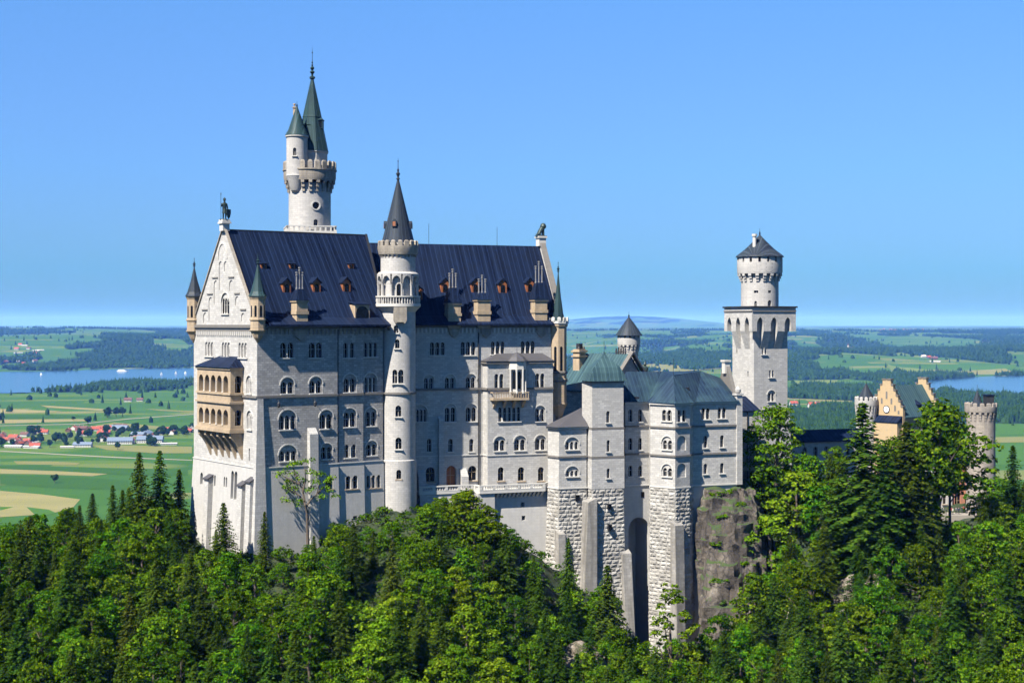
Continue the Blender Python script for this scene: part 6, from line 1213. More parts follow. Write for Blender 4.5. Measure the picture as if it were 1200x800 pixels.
def rock_body(name, levels, amp, seed, rows=44, cols=56):
    """levels: [(z, [plan outline])] bottom to top, same number of points; lofted, resampled and broken up by noise"""
    def resample(P, n):
        P = [Vector(p) for p in P]; L = [0]
        for a, b in zip(P, P[1:]+P[:1]): L.append(L[-1]+(b-a).length)
        out = []
        for k in range(n):
            s = L[-1]*k/n; i = max(j for j in range(len(P)) if L[j] <= s+1e-9); i = min(i, len(P)-1); a, b = P[i], P[(i+1)%len(P)]; out.append(a.lerp(b, (s-L[i])/max(1e-6, L[i+1]-L[i])))
        return out
    lv = [(z, resample(P, cols)) for z, P in levels]; vs = []; fs = []
    for r_ in range(rows+1):
        t = r_/rows*(len(lv)-1); i = min(int(t), len(lv)-2); f = t-i; cx = sum((a.lerp(b,f) for a,b in zip(lv[i][1],lv[i+1][1])), Vector((0,0)))/cols; z = lv[i][0]*(1-f)+lv[i+1][0]*f
        for a, b in zip(lv[i][1], lv[i+1][1]):
            p = a.lerp(b, f); q = Vector((p.x, p.y, z)); out = (p-cx); out = out.normalized() if out.length > 1e-6 else Vector((0,0))
            n1 = noise.fractal(Vector((q.x*.16+seed, q.y*.16, q.z*.09)), 1.0, 2.1, 5); n2 = noise.noise(Vector((q.x*.45, q.y*.45, q.z*.8+seed))); rid = abs(noise.noise(Vector((q.x*.25+7, q.y*.25+seed, q.z*.05))))
            d = amp*(n1+.35*n2-rid*1.2+.3); vs.append((q.x+out.x*d, q.y+out.y*d, q.z+amp*.35*n2))
    for r_ in range(rows):
        for k in range(cols): k2 = (k+1)%cols; fs.append((r_*cols+k, r_*cols+k2, (r_+1)*cols+k2, (r_+1)*cols+k))
    # domed top
    c = sum((Vector(vs[rows*cols+k]) for k in range(cols)), Vector())/cols; base = rows*cols; prev = list(range(base, base+cols))
    for s_ in (.8,.55,.28):
        st = len(vs)
        for k in range(cols): p = Vector(vs[base+k]); q = c.lerp(p, s_); q.z = c.z+(p.z-c.z)*s_+amp*.5*(1-s_)+amp*.5*noise.noise(Vector((q.x*.4,q.y*.4,seed))); vs.append(tuple(q))
        cur = list(range(st, st+cols)); fs += [(prev[k], prev[(k+1)%cols], cur[(k+1)%cols], cur[k]) for k in range(cols)]; prev = cur
    vs.append((c.x,c.y,c.z+amp*.5)); fs += [(prev[k], prev[(k+1)%cols], len(vs)-1) for k in range(cols)]; fs.append(tuple(range(cols))[::-1])
    q = MB(); q.add(vs, fs); o = q.build(name, M['rock'], None); return o
def W2(px, Y): return ((px-600)/FPX*Y, Y)
zc = lambda py, Y: HC-(py-EYE)/FPX*Y
cliff = rock_body('cliff', [(zc(830,300),[W2(815,303),W2(835,295),W2(875,294),W2(915,300),W2(930,312),W2(920,335),W2(850,335),W2(818,325)]),
    (zc(740,303),[W2(818,306),W2(832,300),W2(868,299),W2(905,305),W2(915,316),W2(905,335),W2(850,335),W2(820,325)]),
    (zc(660,307),[W2(821,310),W2(833,305),W2(862,304),W2(893,309),W2(905,318),W2(900,335),W2(850,336),W2(823,325)]),
    (zc(600,311),[W2(823,314),W2(834,309),W2(860,308.5),W2(884,312),W2(893,319),W2(890,336),W2(850,336),W2(825,325)]),
    (zc(574,313),[W2(826,316),W2(838,312),W2(858,311.5),W2(874,314),W2(881,321),W2(878,336),W2(850,336),W2(830,326)])], 2.3, 3.1, 64, 84)
tag(cliff, 'bare grey rock cliff streaked dark, carrying the right end of the castle', 'cliff', kind='structure')
def outcrop(px, py, Y, w, h, seed, d=5):
    pl = []
    for f, s_ in ((-.9,1.25),(0,1.0),(.55,.75),(1.0,.4)):
        Yc = Y+d*.5; cx = (px-600)/FPX*Y; P = []
        for k in range(10): a = 2*math.pi*k/10; P.append((cx+w*.5*s_*math.cos(a)*random.uniform(.85,1.15), Yc+d*.5*s_*math.sin(a)*random.uniform(.85,1.15)))
        pl.append((zc(py,Y)+h*f, P))
    o = rock_body('rock_outcrop', pl, 2.2, seed, 30, 54); o.data.materials[0] = M['pale_rock']; return o
for px, py, Y, w, h, seed, lab in ((684,784,273,12,2.9,1.3,'pale rock outcrop showing among the bushes at the bottom edge, below the rock-faced towers'),(998,704,287,9,3.6,4.2,'grey rock outcrop below the tall dark spruce on the right slope'),(1036,692,289,7,3.0,6.2,'dark grey rock face between conifers right of the tall spruce')):
    tag(outcrop(px,py,Y,w,h,seed,6), lab, 'rock', kind='structure')
# ================================================================== TREES
def leaf_mat(name, c1, c2, c3, trans=.3, per=True):
    m = bpy.data.materials.new(name); m.use_nodes = True; nt = m.node_tree; nt.nodes.clear(); out = N(nt,'ShaderNodeOutputMaterial')
    tc = N(nt,'ShaderNodeTexCoord'); n = noise_tex(nt, tc.outputs['Object'], .55, 3, .6); oi = N(nt,'ShaderNodeObjectInfo'); geo = N(nt,'ShaderNodeNewGeometry')
    f = math_node(nt,'ADD',math_node(nt,'MULTIPLY',n,.75),math_node(nt,'MULTIPLY',math_node(nt,'SUBTRACT',geo.outputs['Random Per Island'],.5),.45))
    c = ramp(nt, f, [(.15,c1),(.42,c2),(.72,c3)])
    if per:
        hs = N(nt,'ShaderNodeHueSaturation'); r_ = oi.outputs['Random']; nt.links.new(math_node(nt,'ADD',.475,math_node(nt,'MULTIPLY',r_,.045)),hs.inputs['Hue']); nt.links.new(math_node(nt,'ADD',.72,math_node(nt,'MULTIPLY',math_node(nt,'FRACT',math_node(nt,'MULTIPLY',r_,7.3)),.62)),hs.inputs['Value']); nt.links.new(c,hs.inputs['Color']); c = hs.outputs[0]
    d = N(nt,'ShaderNodeBsdfDiffuse'); t = N(nt,'ShaderNodeBsdfTranslucent'); mx = N(nt,'ShaderNodeMixShader'); mx.inputs[0].default_value = trans
    nt.links.new(c,d.inputs[0]); tl = mixc(nt, .5, c, (.075,.125,.005), 'MIX'); nt.links.new(tl,t.inputs[0]); nt.links.new(d.outputs[0],mx.inputs[1]); nt.links.new(t.outputs[0],mx.inputs[2]); nt.links.new(mx.outputs[0],out.inputs[0]); return m
M['leaf'] = leaf_mat('broad_leaves', (.012,.042,.002), (.046,.108,.004), (.130,.195,.008))
M['leaf_bright'] = leaf_mat('fresh_green_leaves', (.030,.080,.003), (.082,.165,.006), (.17,.24,.012), .35)
M['needle'] = leaf_mat('spruce_needles', (.010,.027,.003), (.027,.056,.005), (.062,.094,.008), .15)
M['needle_olive'] = leaf_mat('olive_conifer_needles', (.016,.030,.004), (.034,.055,.006), (.065,.085,.010), .2)
M['farleaf'] = leaf_mat('far_woodland_leaves', (.008,.024,.005), (.016,.042,.008), (.030,.064,.012), .1, False)
M['leaf_bush'] = leaf_mat('bush_leaves', (.018,.045,.003), (.045,.095,.006), (.085,.14,.010), .3, False)
M['bark'] = plain('grey_brown_bark', (.085,.065,.048), .95, .4, 2.0)
M['deadwood'] = plain('bleached_dead_wood', (.36,.30,.24), .9, .3, 2.0)
def leaves_mesh(name, C, Nn, S, mat, rng, asp=.62):
    """one small quad per leaf: centres C, facing Nn, size S"""
    n = len(C); t = rng.normal(size=(n,3)); u = np.cross(Nn, t); u /= np.linalg.norm(u,axis=1,keepdims=True)+1e-9; v = np.cross(Nn, u); v /= np.linalg.norm(v,axis=1,keepdims=True)+1e-9
    a = u*S[:,None]; b = v*(S*asp)[:,None]; V = np.stack([C-a-b*.6, C+a*.3-b, C+a+b*.5, C-a*.2+b],1).reshape(-1,3)
    return raw_mesh(name, V, np.arange(4*n).reshape(n,4), mat)
def raw_mesh(name, V, F, mat, smooth=False):
    me = bpy.data.meshes.new(name); me.vertices.add(len(V)); me.vertices.foreach_set('co', V.astype(np.float32).ravel()); k = F.shape[1]
    me.loops.add(F.size); me.loops.foreach_set('vertex_index', F.astype(np.int32).ravel()); me.polygons.add(len(F)); me.polygons.foreach_set('loop_start', np.arange(0,F.size,k,dtype=np.int32))
    if smooth: me.polygons.foreach_set('use_smooth', np.ones(len(F),bool))
    me.materials.append(mat); me.update(calc_edges=True); return me
def unit(v): return v/(np.linalg.norm(v,axis=-1,keepdims=True)+1e-9)
def clump_leaves(cen, rad, per, rng, size, flat_=.75):
    C = []; Q = []; S = []
    for c, r_ in zip(cen, rad):
        d = unit(rng.normal(size=(per,3))); d[:,2] = np.where(d[:,2] < -.25, -d[:,2]*.6, d[:,2]); rr = r_*(.55+.5*rng.rand(per)**.6); p = c+d*rr[:,None]*np.array([1,1,flat_]); C.append(p); Q.append(unit(d*.9+rng.normal(size=(per,3))*.55+np.array([0,0,.35]))); S.append(size*(.5+.9*rng.rand(per)))
    return np.concatenate(C), np.concatenate(Q), np.concatenate(S)
def broad_proto(seed, h=11.0, w=4.2, mat='leaf', n=44, per=64, size=.27, low=.22, open_=False, shape=0):
    rng = np.random.RandomState(seed); tr = MB(); top = h*.72; lean = rng.normal(size=2)*.25
    tr.tube([(0,0,-1.2),(lean[0]*.2,lean[1]*.2,h*.25),(lean[0]*.6,lean[1]*.6,h*.5),(lean[0],lean[1],top)],[h*.024,h*.019,h*.013,h*.004],7)
    cen = []; rad = []; golden = 2.399; side = rng.uniform(0,6.28)
    for i in range(n):
        t = (i+.5)/n; zz = low+(1-low)*t; prof = math.sin(math.pi*min(1,max(0,(zz-low)/(1-low)*.80+.16)))**.7 if shape == 0 else (1-(zz-low)/(1-low))**.75*1.05+.1
        a = golden*i+rng.uniform(-.6,.6); rho = w*prof*rng.uniform(.45,1.0)*(1+.28*math.sin(a+side)+.16*math.sin(3*a+2*side)); zc_ = h*zz*.97+rng.uniform(-.4,.4); cen.append((rho*math.cos(a)+lean[0]*zz, rho*math.sin(a)+lean[1]*zz, zc_)); rad.append(w*rng.uniform(.20,.36)*(1.1 if not open_ else .62))
    cen = np.array(cen); rad = np.array(rad)
    for i in rng.choice(n, 12 if open_ else 7, replace=False):
        c = cen[i]; z0 = max(h*.18, c[2]*rng.uniform(.5,.75)); f = z0/top; tr.tube([(lean[0]*f,lean[1]*f,z0),(c[0]*.5,c[1]*.5,(z0+c[2])/2+.1),(c[0],c[1],c[2])],[h*.010,h*.006,h*.002],5)
    C, Q, S = clump_leaves(cen, rad, per, rng, size); return tr.mesh('trunk',[M['bark']]), leaves_mesh('crown', C, Q, S, M[mat], rng)
def spruce_proto(seed, h=17.0, w=3.0, mat='needle', whorl=.42, size=.26, bare=.04, dens=1.0):
    rng = np.random.RandomState(seed); tr = MB(); tr.tube([(0,0,-1.5),(0,0,h*.5),(0,0,h*.99)],[h*.015,h*.009,.02],6); C = []; Q = []; S = []; z = h*bare; k = 0
    while z < h*.985:
        t = z/h; L = w*((1-t)**.82)*(.9 if t < .12 else 1)*rng.uniform(.8,1.12)+.12; nb = max(4,int((6+5*(1-t))*dens)); k += 1
        for b in range(nb):
            a = 2*math.pi*(b+.37*k)/nb+rng.uniform(-.22,.22); l = L*rng.uniform(.62,1.12); ns = max(2,int(l/.30)); s = (np.arange(ns)+.7)/ns; drop = .34*l*s**1.5-.16*l*np.maximum(0,s-.7); x = np.cos(a)*l*s; y = np.sin(a)*l*s; zz = z-drop+rng.uniform(-.1,.1)
            wd = .34*(1-.6*s)*min(1.2,l*.5)
            for sd in (-1,0,1):
                off = sd*wd; C.append(np.c_[x-np.sin(a)*off, y+np.cos(a)*off, zz-abs(sd)*.10+rng.uniform(-.05,.05,ns)]); q = np.c_[np.cos(a)*np.full(ns,.35)+rng.normal(size=ns)*.25-np.sin(a)*sd*.45, np.sin(a)*np.full(ns,.35)+rng.normal(size=ns)*.25+np.cos(a)*sd*.45, np.ones(ns)]; Q.append(unit(q)); S.append(size*(.75+.5*rng.rand(ns))*(1.05-.25*s))
        z += whorl*rng.uniform(.75,1.2)*(.75+.5*(1-t))
    return tr.mesh('trunk',[M['bark']]), leaves_mesh('crown', np.concatenate(C), np.concatenate(Q), np.concatenate(S), M[mat], rng, .55)
PROTO = {'broad': [broad_proto(s, 11+s%3, 3.4+.45*(s%4), 'leaf', 40+3*(s%4), shape=1 if s in (3,6) else 0, low=.12+.05*(s%3)) for s in range(1,10)],
         'bright': [broad_proto(s, 10.5, 3.4+.4*(s%3), 'leaf_bright', low=.12, shape=1 if s == 23 else 0) for s in range(21,26)],
         'spruce': [spruce_proto(s, 17, 3.5+.4*(s%3)) for s in range(31,36)],
         'olive': [spruce_proto(s, 14, 3.2, 'needle_olive') for s in range(41,43)],
         'larch': [broad_proto(s, 15, 2.5, 'leaf_bright', 90, 26, .17, .16, True) for s in range(51,53)],
         'lush': [broad_proto(71, 19, 4.7, 'leaf_bright', 105, 70, .26, .06)],
         'pine': [broad_proto(s, 20, 5.0, 'leaf', 84, 66, .30, .36) for s in range(61,63)]}
PH = {'broad': None, 'bright': 10.5, 'spruce': 17, 'olive': 14, 'larch': 15, 'pine': 20}
def proto_h(me): return max(v[2] for v in (me.bound_box if hasattr(me,'bound_box') else [(0,0,0)]))
def mesh_h(me): a = np.empty(len(me.vertices)*3, np.float32); me.vertices.foreach_get('co', a); return float(a[2::3].max())
HT = {id(c): mesh_h(c) for L in PROTO.values() for _, c in L}
def plant(kind, x, y, h, name, label, group, idx=None, wide=1.0, zoff=0.0, rz=None):
    tr, cr = PROTO[kind][random.randrange(len(PROTO[kind])) if idx is None else idx % len(PROTO[kind])]; s = h/HT[id(cr)]
    t = tag(empty(name,(x,y,gz(x,y)-.25+zoff),random.uniform(0,6.28) if rz is None else rz), label, 'tree', group); t.scale = (s*wide,s*wide,s)
    a = bpy.data.objects.new('trunk', tr); b = bpy.data.objects.new('crown', cr)
    for o in (a,b): COL.objects.link(o); o.parent = t
    return t
NAME = {'broad':'broadleaf_tree','bright':'broadleaf_tree','spruce':'spruce_tree','olive':'conifer_tree','larch':'young_tree','pine':'tall_tree','lush':'tall_tree'}
PLANTED = []
def key_tree(kind, px, pytop, Y, label, idx=None, wide=1.0, name=None):
    x = (px-600)/FPX*Y; g = gz(x,Y); h = HC-(pytop-EYE)/FPX*Y-g
    if h < 2: print('key tree too low', label, h); h = 2
    PLANTED.append((x,Y,1.5)); return plant(kind,x,Y,h,name or NAME[kind],label,None,idx,wide)
KEY = [('spruce',163,528,292,'tall sharp dark spruce, left one of the pair standing left of the white gable',0,1.1),
    ('spruce',187,526,296,'tall sharp dark spruce, right one of the pair standing left of the white gable',1,1.1),
    ('spruce',132,566,287,'dark spruce left of and below the pair of tall spruces beside the white gable',2,1.1),
    ('spruce',210,548,300,'dark spruce close against the left edge of the white gable end',3,1.1),
    ('spruce',262,587,274,'dark conical spruce standing in front of the white gable wall',1,1.35),
    ('spruce',310,597,271,'slim olive spruce standing at the foot of the palace corner pier',4,.9),
    ('spruce',1011,470,300,'very tall dark spruce standing in front of the left gatehouse turret',0,1.55),
    ('spruce',1036,520,296,'dark spruce leaning in close to the right of the very tall spruce',2,1.5),
    ('spruce',1187,520,330,'small dark spruce near the right edge beside the round gate tower',2,1.3),
    ('spruce',985,540,306,'mid-height spruce left of the very tall spruce on the right slope',3,1.5),
    ('olive',517,606,276,'yellowish olive conifer on the bushy knoll below the terrace',0,1.3),
    ('spruce',666,628,290,'slim spruce in front of the rock-faced base of the low annex',1,.9),
    ('olive',712,660,284,'olive brown conifer at the foot of the green hooded tower',1,1.3),
    ('larch',786,680,280,'thin airy young tree with see-through crown in front of the bay base',0,1.2),
    ('lush',909,470,324,'large bright green tree with full crown just right of the square tower',0,1.15),
    ('pine',1099,463,322,'huge dark spreading tree in front of the stepped gable roof',1,1.15),
    ('pine',1113,484,334,'huge dark spreading tree between the stepped gable and the round gate tower',0,.62),
    ('pine',1050,508,312,'broad green tree between the very tall spruce and the huge spreading trees',0,.9),
    ('broad',1075,508,316,'mid green tree filling the gap left of the huge spreading tree',4,1.1),('spruce',1062,492,306,'tall dark spruce standing just left of the huge spreading tree',1,1.5),('bright',934,548,318,'light green tree low between the bright tree and the gallery roof',1,1.2),('broad',962,566,309,'mid green tree in front of the gallery wall, left of the very tall spruce',7,1.2),('broad',950,528,322,'rounded green tree beside the gallery roof, right of the bright green tree',2,1.1),
    ('broad',978,520,330,'pale green rounded tree in front of the dark gallery roof',3,1.1),
    ('bright',1120,612,318,'light green bush just below the visitors on the forecourt',3,1.5),('bright',1158,606,300,'bright yellow-green bushy tree below the round gate tower',0,1.4),
    ('bright',1165,556,345,'light green tree at the foot of the round gate tower, on its right side',1,1.2),
    ('bright',545,570,287,'light green bushy tree on top of the knoll under the terrace balustrade',2,1.5),
    ('bright',500,590,284,'light green bushy tree left on the knoll under the terrace, beside the stair tower foot',3,1.5),
    ('bright',575,590,290,'light green bushy tree at the right end of the knoll under the terrace',0,1.3),
    ('bright',905,600,312,'light green tree growing against the right flank of the grey cliff',1,1.3),
    ('broad',826,738,286,'green tree at the left foot of the grey cliff',1,1.0),('broad',846,716,287,'green tree before the middle of the grey cliff foot',4,1.0),('bright',866,722,289,'light green tree before the right half of the grey cliff foot',2,1.1),('broad',884,668,296,'green tree hiding the lower right edge of the grey cliff',5,1.1),
    ('bright',806,752,284,'light green bushy tree right of the thin airy young tree',3,1.2),('broad',752,752,286,'green tree standing in the gully below the dark arch',7,1.0),
    ('spruce',898,556,322,'dark green spruce growing at the upper right edge of the grey cliff',0,1.2)]
for k in KEY: key_tree(*k)
# sparse tree with bare dark limbs in front of the palace
def sparse_tree():
    Y = 281.0; x = (361-600)/FPX*Y; g = gz(x,Y); h = HC-(537-EYE)/FPX*Y-g; rng = np.random.RandomState(5); tr = MB(); t = tag(empty('sparse_tree',(x,Y,g-.2)), 'sparse tree with dark bare trunk and loose light green leaves before the palace front', 'tree')
    k = Y/FPX; P = lambda px, py: ((px-361)*k, 0, HC-(py-EYE)*k-g)
    br = [[P(361,650),P(359.5,600),P(358,590),P(354,572),P(347,556),P(343,546)],[P(358,590),P(352,580),P(342,573),P(336,566)],[P(359,592),P(364,584),P(371,578),P(376,560)],[P(351,566),P(342,561),P(331,556)],[P(355,575),P(358,560),P(357,545)],[P(372,577),P(380,568)]]
    for i, b in enumerate(br): b = [(p[0],rng.uniform(-.5,.5)*(j>0),p[2]) for j,p in enumerate(b)]; tr.tube(b,[(.34 if i==0 else .20)*(1-j/len(b)*.85) for j in range(len(b))],6)
    o = tr.build('trunk', M['bark'], t); cen = []; 
    for px, py in ((343,543),(335,552),(329,556),(350,542),(357,541),(362,552),(376,556),(383,565),(372,565),(338,566),(333,572),(346,572),(380,580),(388,560),(350,560),(366,572),(386,575),(340,588),(352,586)): p = P(px,py); cen.append((p[0],rng.uniform(-1.6,1.6),p[2])); cen.append((p[0]+rng.uniform(-1.3,1.3),rng.uniform(-1.8,1.8),p[2]+rng.uniform(-.9,.6)))
    C, Q, S = clump_leaves(np.array(cen), np.full(len(cen),.95), 46, rng, .19, .95); ob = bpy.data.objects.new('crown', leaves_mesh('crown',C,Q,S,M['leaf_bright'],rng)); COL.objects.link(ob); ob.parent = t
sparse_tree()
# ---- the wooded slopes: every tree its own object
ENV = [(-90,600),(0,610),(20,602),(60,597),(100,575),(130,575),(150,560),(165,550),(185,550),(200,565),(222,598),(250,606),(275,630),(290,655),(300,662),(325,655),(345,645),(355,622),(375,600),(400,608),(420,614),(440,607),(470,610),(480,594),(500,582),(520,577),(545,572),(560,575),(580,585),(600,607),(615,628),(640,655),(660,668),(680,688),(690,695),(700,675),(720,685),(740,740),(755,765),(765,760),(780,742),(800,745),(820,765),(835,735),(850,738),(870,712),(885,672),(895,620),(903,565),(915,520),(940,545),(960,530),(980,528),(1000,520),(1020,510),(1050,505),(1075,495),(1088,500),(1088,606),(1140,608),(1142,575),(1165,562),(1185,540),(1200,548),(1290,540)]
EX, EY = [e[0] for e in ENV], [e[1] for e in ENV]
def env(px, r): return max(np.interp(px-r*.7, EX, EY), np.interp(px, EX, EY)-6, np.interp(px+r*.7, EX, EY))
def blocked(x, y, pad=1.5):
    def loc(f): dx, dy = x-f.O[0], y-f.O[1]; return dx*f.c+dy*f.s, -dx*f.s+dy*f.c
    a, b = loc(A); 
    if -4-pad < a < 35 and -2.5-pad < b < 30: return True
    a, b = loc(B)
    if -16 < a < 36 and -7-pad < b < 24: return True
    a, b = loc(K)
    if -29-pad < a < 26 and -5.5-pad < b < 18: return True
    px = 600+FPX*x/y
    if 812 < px < 895 and 292 < y < 340: return True
    if np.hypot(x-at(466,0,299)[0], y-299) < 5.5+pad: return True
    if y > 340 and x > 40: return True
    return False
def scatter():
    rng = random.Random(19); pts = []; tries = 0
    while len(pts) < 430 and tries < 26000:
        tries += 1; px = rng.uniform(-75,1275); Y = rng.uniform(215,372) if rng.random() < .75 else rng.uniform(225,300); x = (px-600)/FPX*Y; r = rng.uniform(2.0,3.6)
        if blocked(x,Y): continue
        if any((x-a)**2+(Y-b)**2 < ((r+c)*.72)**2 for a,b,c in pts) or any((x-a)**2+(Y-b)**2 < (r*.8+.8)**2 for a,b,c in PLANTED): continue
        g = gz(x,Y)
        if g < 40: continue
        base = EYE+(HC-g)*FPX/Y; e = env(px, r*FPX/Y)
        if base-95 > 815 or Y > 340 and px < 900: continue
        hm = (base-e)/FPX*Y
        if hm < 3.2: continue
        if any(((px-a)/c)**2+((base-12-b)/d)**2 < 1 for a,b,c,d in ((684,772,26,24),(952,640,16,26),(1000,698,22,24),(652,722,12,22),(915,735,16,28),(1070,760,22,14),(322,690,10,16))): continue
        pts.append((x,Y,r)); dark = fbm(np.array([x/30.]),np.array([Y/30.]))[0]
        u = rng.random()+.05-(.16 if base-e < 75 and px < 240 else 0)-(.18 if 430 < px < 620 else 0); kind = 'spruce' if u > .73 else ('olive' if u > .67 else ('bright' if dark > .49 and u < .48 else 'broad'))
        h = {'spruce':rng.uniform(10,17),'olive':rng.uniform(8,12),'bright':rng.uniform(6.5,11),'broad':rng.uniform(7.5,12.5)}[kind]; h = min(h, hm); s_ = {'spruce':1.25,'olive':1.2}.get(kind,1.0)*(1.0 if h > 7 else 1.25)
        where = 'left slope below the white gable' if px < 290 else ('slope below the palace' if px < 650 else ('slope below the rock-faced towers' if px < 900 else 'right slope below the gatehouse'))
        lab = {'spruce':'dark pointed spruce in the wood on the ','olive':'olive toned conifer in the wood on the ','bright':'fresh light green leafy tree in the wood on the ','broad':'mid green leafy tree in the wood on the '}[kind]+where
        plant(kind,x,Y,h,NAME[kind],lab,{'spruce':'spruces','olive':'olive conifers','bright':'light green leafy trees','broad':'mid green leafy trees'}[kind]+' on the '+where,None,s_)
    print('trees', len(pts)); return pts
SC = scatter()
def blocked_bush(x, y):
    def loc(f): dx, dy = x-f.O[0], y-f.O[1]; return dx*f.c+dy*f.s, -dx*f.s+dy*f.c
    a, b = loc(A)
    if -1.0 < a < 35 and -.8 < b < 30: return True
    a, b = loc(B)
    if -16 < a < 36 and -3.6 < b < 24: return True
    a, b = loc(K)
    if -29 < a < 26 and 1.5 < b < 18: return True
    px = 600+FPX*x/y
    return (815 < px < 890 and y > 300) or (y > 340 and x > 40)
def undergrowth():
    rng = np.random.RandomState(77); cen = []; rad = []; k = 0
    while len(cen) < 9000 and k < 60000:
        k += 1; px = rng.uniform(-70,1270); Y = rng.uniform(215,372) if rng.rand() < .7 else rng.uniform(225,300); x = (px-600)/FPX*Y
        if blocked_bush(x,Y): continue
        g = gz(x,Y)
        if g < 45: continue
        base = EYE+(HC-g)*FPX/Y; r = rng.uniform(.6,1.7)
        if base < env(px,0)-(60 if 640 < px < 815 else 24) or base > 840: continue
        r = min(r, max(.5,(base-env(px,0)+14)/FPX*Y*.8))
        if ((px-684)/28)**2+((base-778)/22)**2 < 1 or ((px-996)/22)**2+((base-695)/24)**2 < 1: continue
        for j in range(2): cen.append((x+rng.uniform(-.8,.8), Y+rng.uniform(-.8,.8), g+r*.45+j*.3)); rad.append(r*rng.uniform(.7,1.1))
    C, Q, S = clump_leaves(np.array(cen), np.array(rad), 26, rng, .24); me = leaves_mesh('undergrowth',C,Q,S,M['leaf'],rng); o = bpy.data.objects.new('undergrowth',me); COL.objects.link(o); me.materials[0] = M['leaf_bush']; tag(o,'low leafy bushes covering the ground between the trees','undergrowth',kind='stuff')
    # grass cushions on the cliff
    from mathutils.bvhtree import BVHTree
    bvh = BVHTree.FromPolygons([v.co.copy() for v in cliff.data.vertices],[tuple(p.vertices) for p in cliff.data.polygons])
    cen = []; rad = []
    for px, py, Y, w in ((848,605,309.0,9),(838,637,306.5,6),(846,680,304.0,14),(852,705,302.0,12),(855,575,312.5,7),(838,578,313,5),(868,590,312,5),(876,660,307,8),(884,690,305,9)):
        for j in range(9):
            q = Vector(at(px+rng.uniform(-w,w),py+rng.uniform(-2,2),1.0))-Vector((0,0,HC)); hit = bvh.ray_cast(Vector((0,0,HC)), q.normalized())
            if hit[0] is not None: cen.append(tuple(hit[0])); rad.append(rng.uniform(.35,.75))
    C, Q, S = clump_leaves(np.array(cen), np.array(rad), 40, rng, .16, .5); me = leaves_mesh('cliff_grass',C,Q,S,M['leaf_bright'],rng); o = bpy.data.objects.new('cliff_grass',me); COL.objects.link(o); tag(o,'grass cushions growing on ledges of the grey cliff','grass',kind='stuff')
undergrowth()
def dead_trunk():
    Y = 285; a = at(911,770,Y); b = at(926,708,Y+3); t = MB(); t.tube([a,((a[0]+b[0])/2+.1,(a[1]+b[1])/2,(a[2]+b[2])/2+.1),b],[.26,.2,.08],7)
    t_ = t.build('fallen_trunk', M['deadwood'], None); tag(t_,'bleached bare dead trunk leaning on the slope below the right side of the cliff','dead tree')
    br = MB(); 
    for f in (.35,.5,.62,.75,.85): p = [a[i]+(b[i]-a[i])*f for i in range(3)]; br.tube([p,(p[0]+.9*(1 if f*20%2<1 else -1),p[1]-.2,p[2]+.5)],[.06,.02],4)
    br.build('dead_branches', M['deadwood'], t_)
dead_trunk()

# ================================================================== the valley: woods, village, boats
def valley_woods():
    rng = np.random.RandomState(5); n = 420000; px = rng.uniform(-120,1320,n); py = EYE+np.exp(rng.uniform(np.log(21.5),np.log(150),n)); Y = HC*FPX/(py-EYE); x = (px-600)/FPX*Y; w = woodfield(x,Y); keep = (w > .35+.4*rng.rand(n))|((rng.rand(n) < .006)&(Y > 2700)&(woodfield(x,Y*1.004)+woodfield(x,Y*.996) >= 0)&~inpoly(px,py,LAKES[0])&~inpoly(px,py,LAKES[1])&~inpoly(px,py,LAKES[2]))
    nearcut = (py > 470)&(rng.rand(n) > .55); keep &= ~nearcut; x, Y, py = x[keep][:70000], Y[keep][:70000], py[keep][:70000]; z = ground_h(x,Y); d = np.hypot(x,Y); m = len(x); print('woodland clumps', m)
    # each clump is a small faceted crown: pointed for conifers, domed for broadleaf
    con = rng.rand(m) < .55; h = np.where(con, rng.uniform(17,27,m), rng.uniform(12,19,m))*(.8+.4*np.clip(d/9000,0,1)); r = np.where(con, rng.uniform(3,5,m), rng.uniform(5,9,m))*(.75+.5*np.clip(d/9000,0,1)*1.2); k = 6; a0 = rng.rand(m)*6.28
    V = np.zeros((m,2*k+1,3)); 
    for j in range(k):
        a = a0+2*np.pi*j/k; q = r*rng.uniform(.75,1.2,m); V[:,j] = np.c_[x+q*np.cos(a),Y+q*np.sin(a),z+h*np.where(con,.05,.12)]; q2 = r*np.where(con,.52,.85)*rng.uniform(.75,1.2,m); V[:,k+j] = np.c_[x+q2*np.cos(a+.4),Y+q2*np.sin(a+.4),z+h*np.where(con,.5,.62)*rng.uniform(.85,1.15,m)]
    V[:,2*k] = np.c_[x+rng.normal(size=m)*.5,Y,z+h]; base = (np.arange(m)*(2*k+1))[:,None]; T = []
    for j in range(k): j2 = (j+1)%k; T += [(j,j2,k+j2),(j,k+j2,k+j),(k+j,k+j2,2*k)]
    F = (base[:,:,None]+np.array(T)[None]).reshape(-1,3); me = raw_mesh('valley_woods',V.reshape(-1,3),F,M['farleaf']); o = bpy.data.objects.new('valley_woods',me); COL.objects.link(o); tag(o,'blue green woods spread over the valley and the hills behind the castle','woods',kind='stuff')
valley_woods()
def round_tree_mesh(seed):
    rng = np.random.RandomState(seed); cen = unit(rng.normal(size=(16,3)))*np.array([2.6,2.6,2.8])*rng.uniform(.5,1,(16,1))+np.array([0,0,5.6]); C, Q, S = clump_leaves(cen, np.full(16,1.8), 40, rng, .8); t = MB(); t.tube([(0,0,-.5),(0,0,5)],[.35,.2],6); return t.mesh('trunk',[M['bark']]), leaves_mesh('crown',C,Q,S,M['farleaf'],rng)
RT = [round_tree_mesh(s) for s in (1,2,3)]
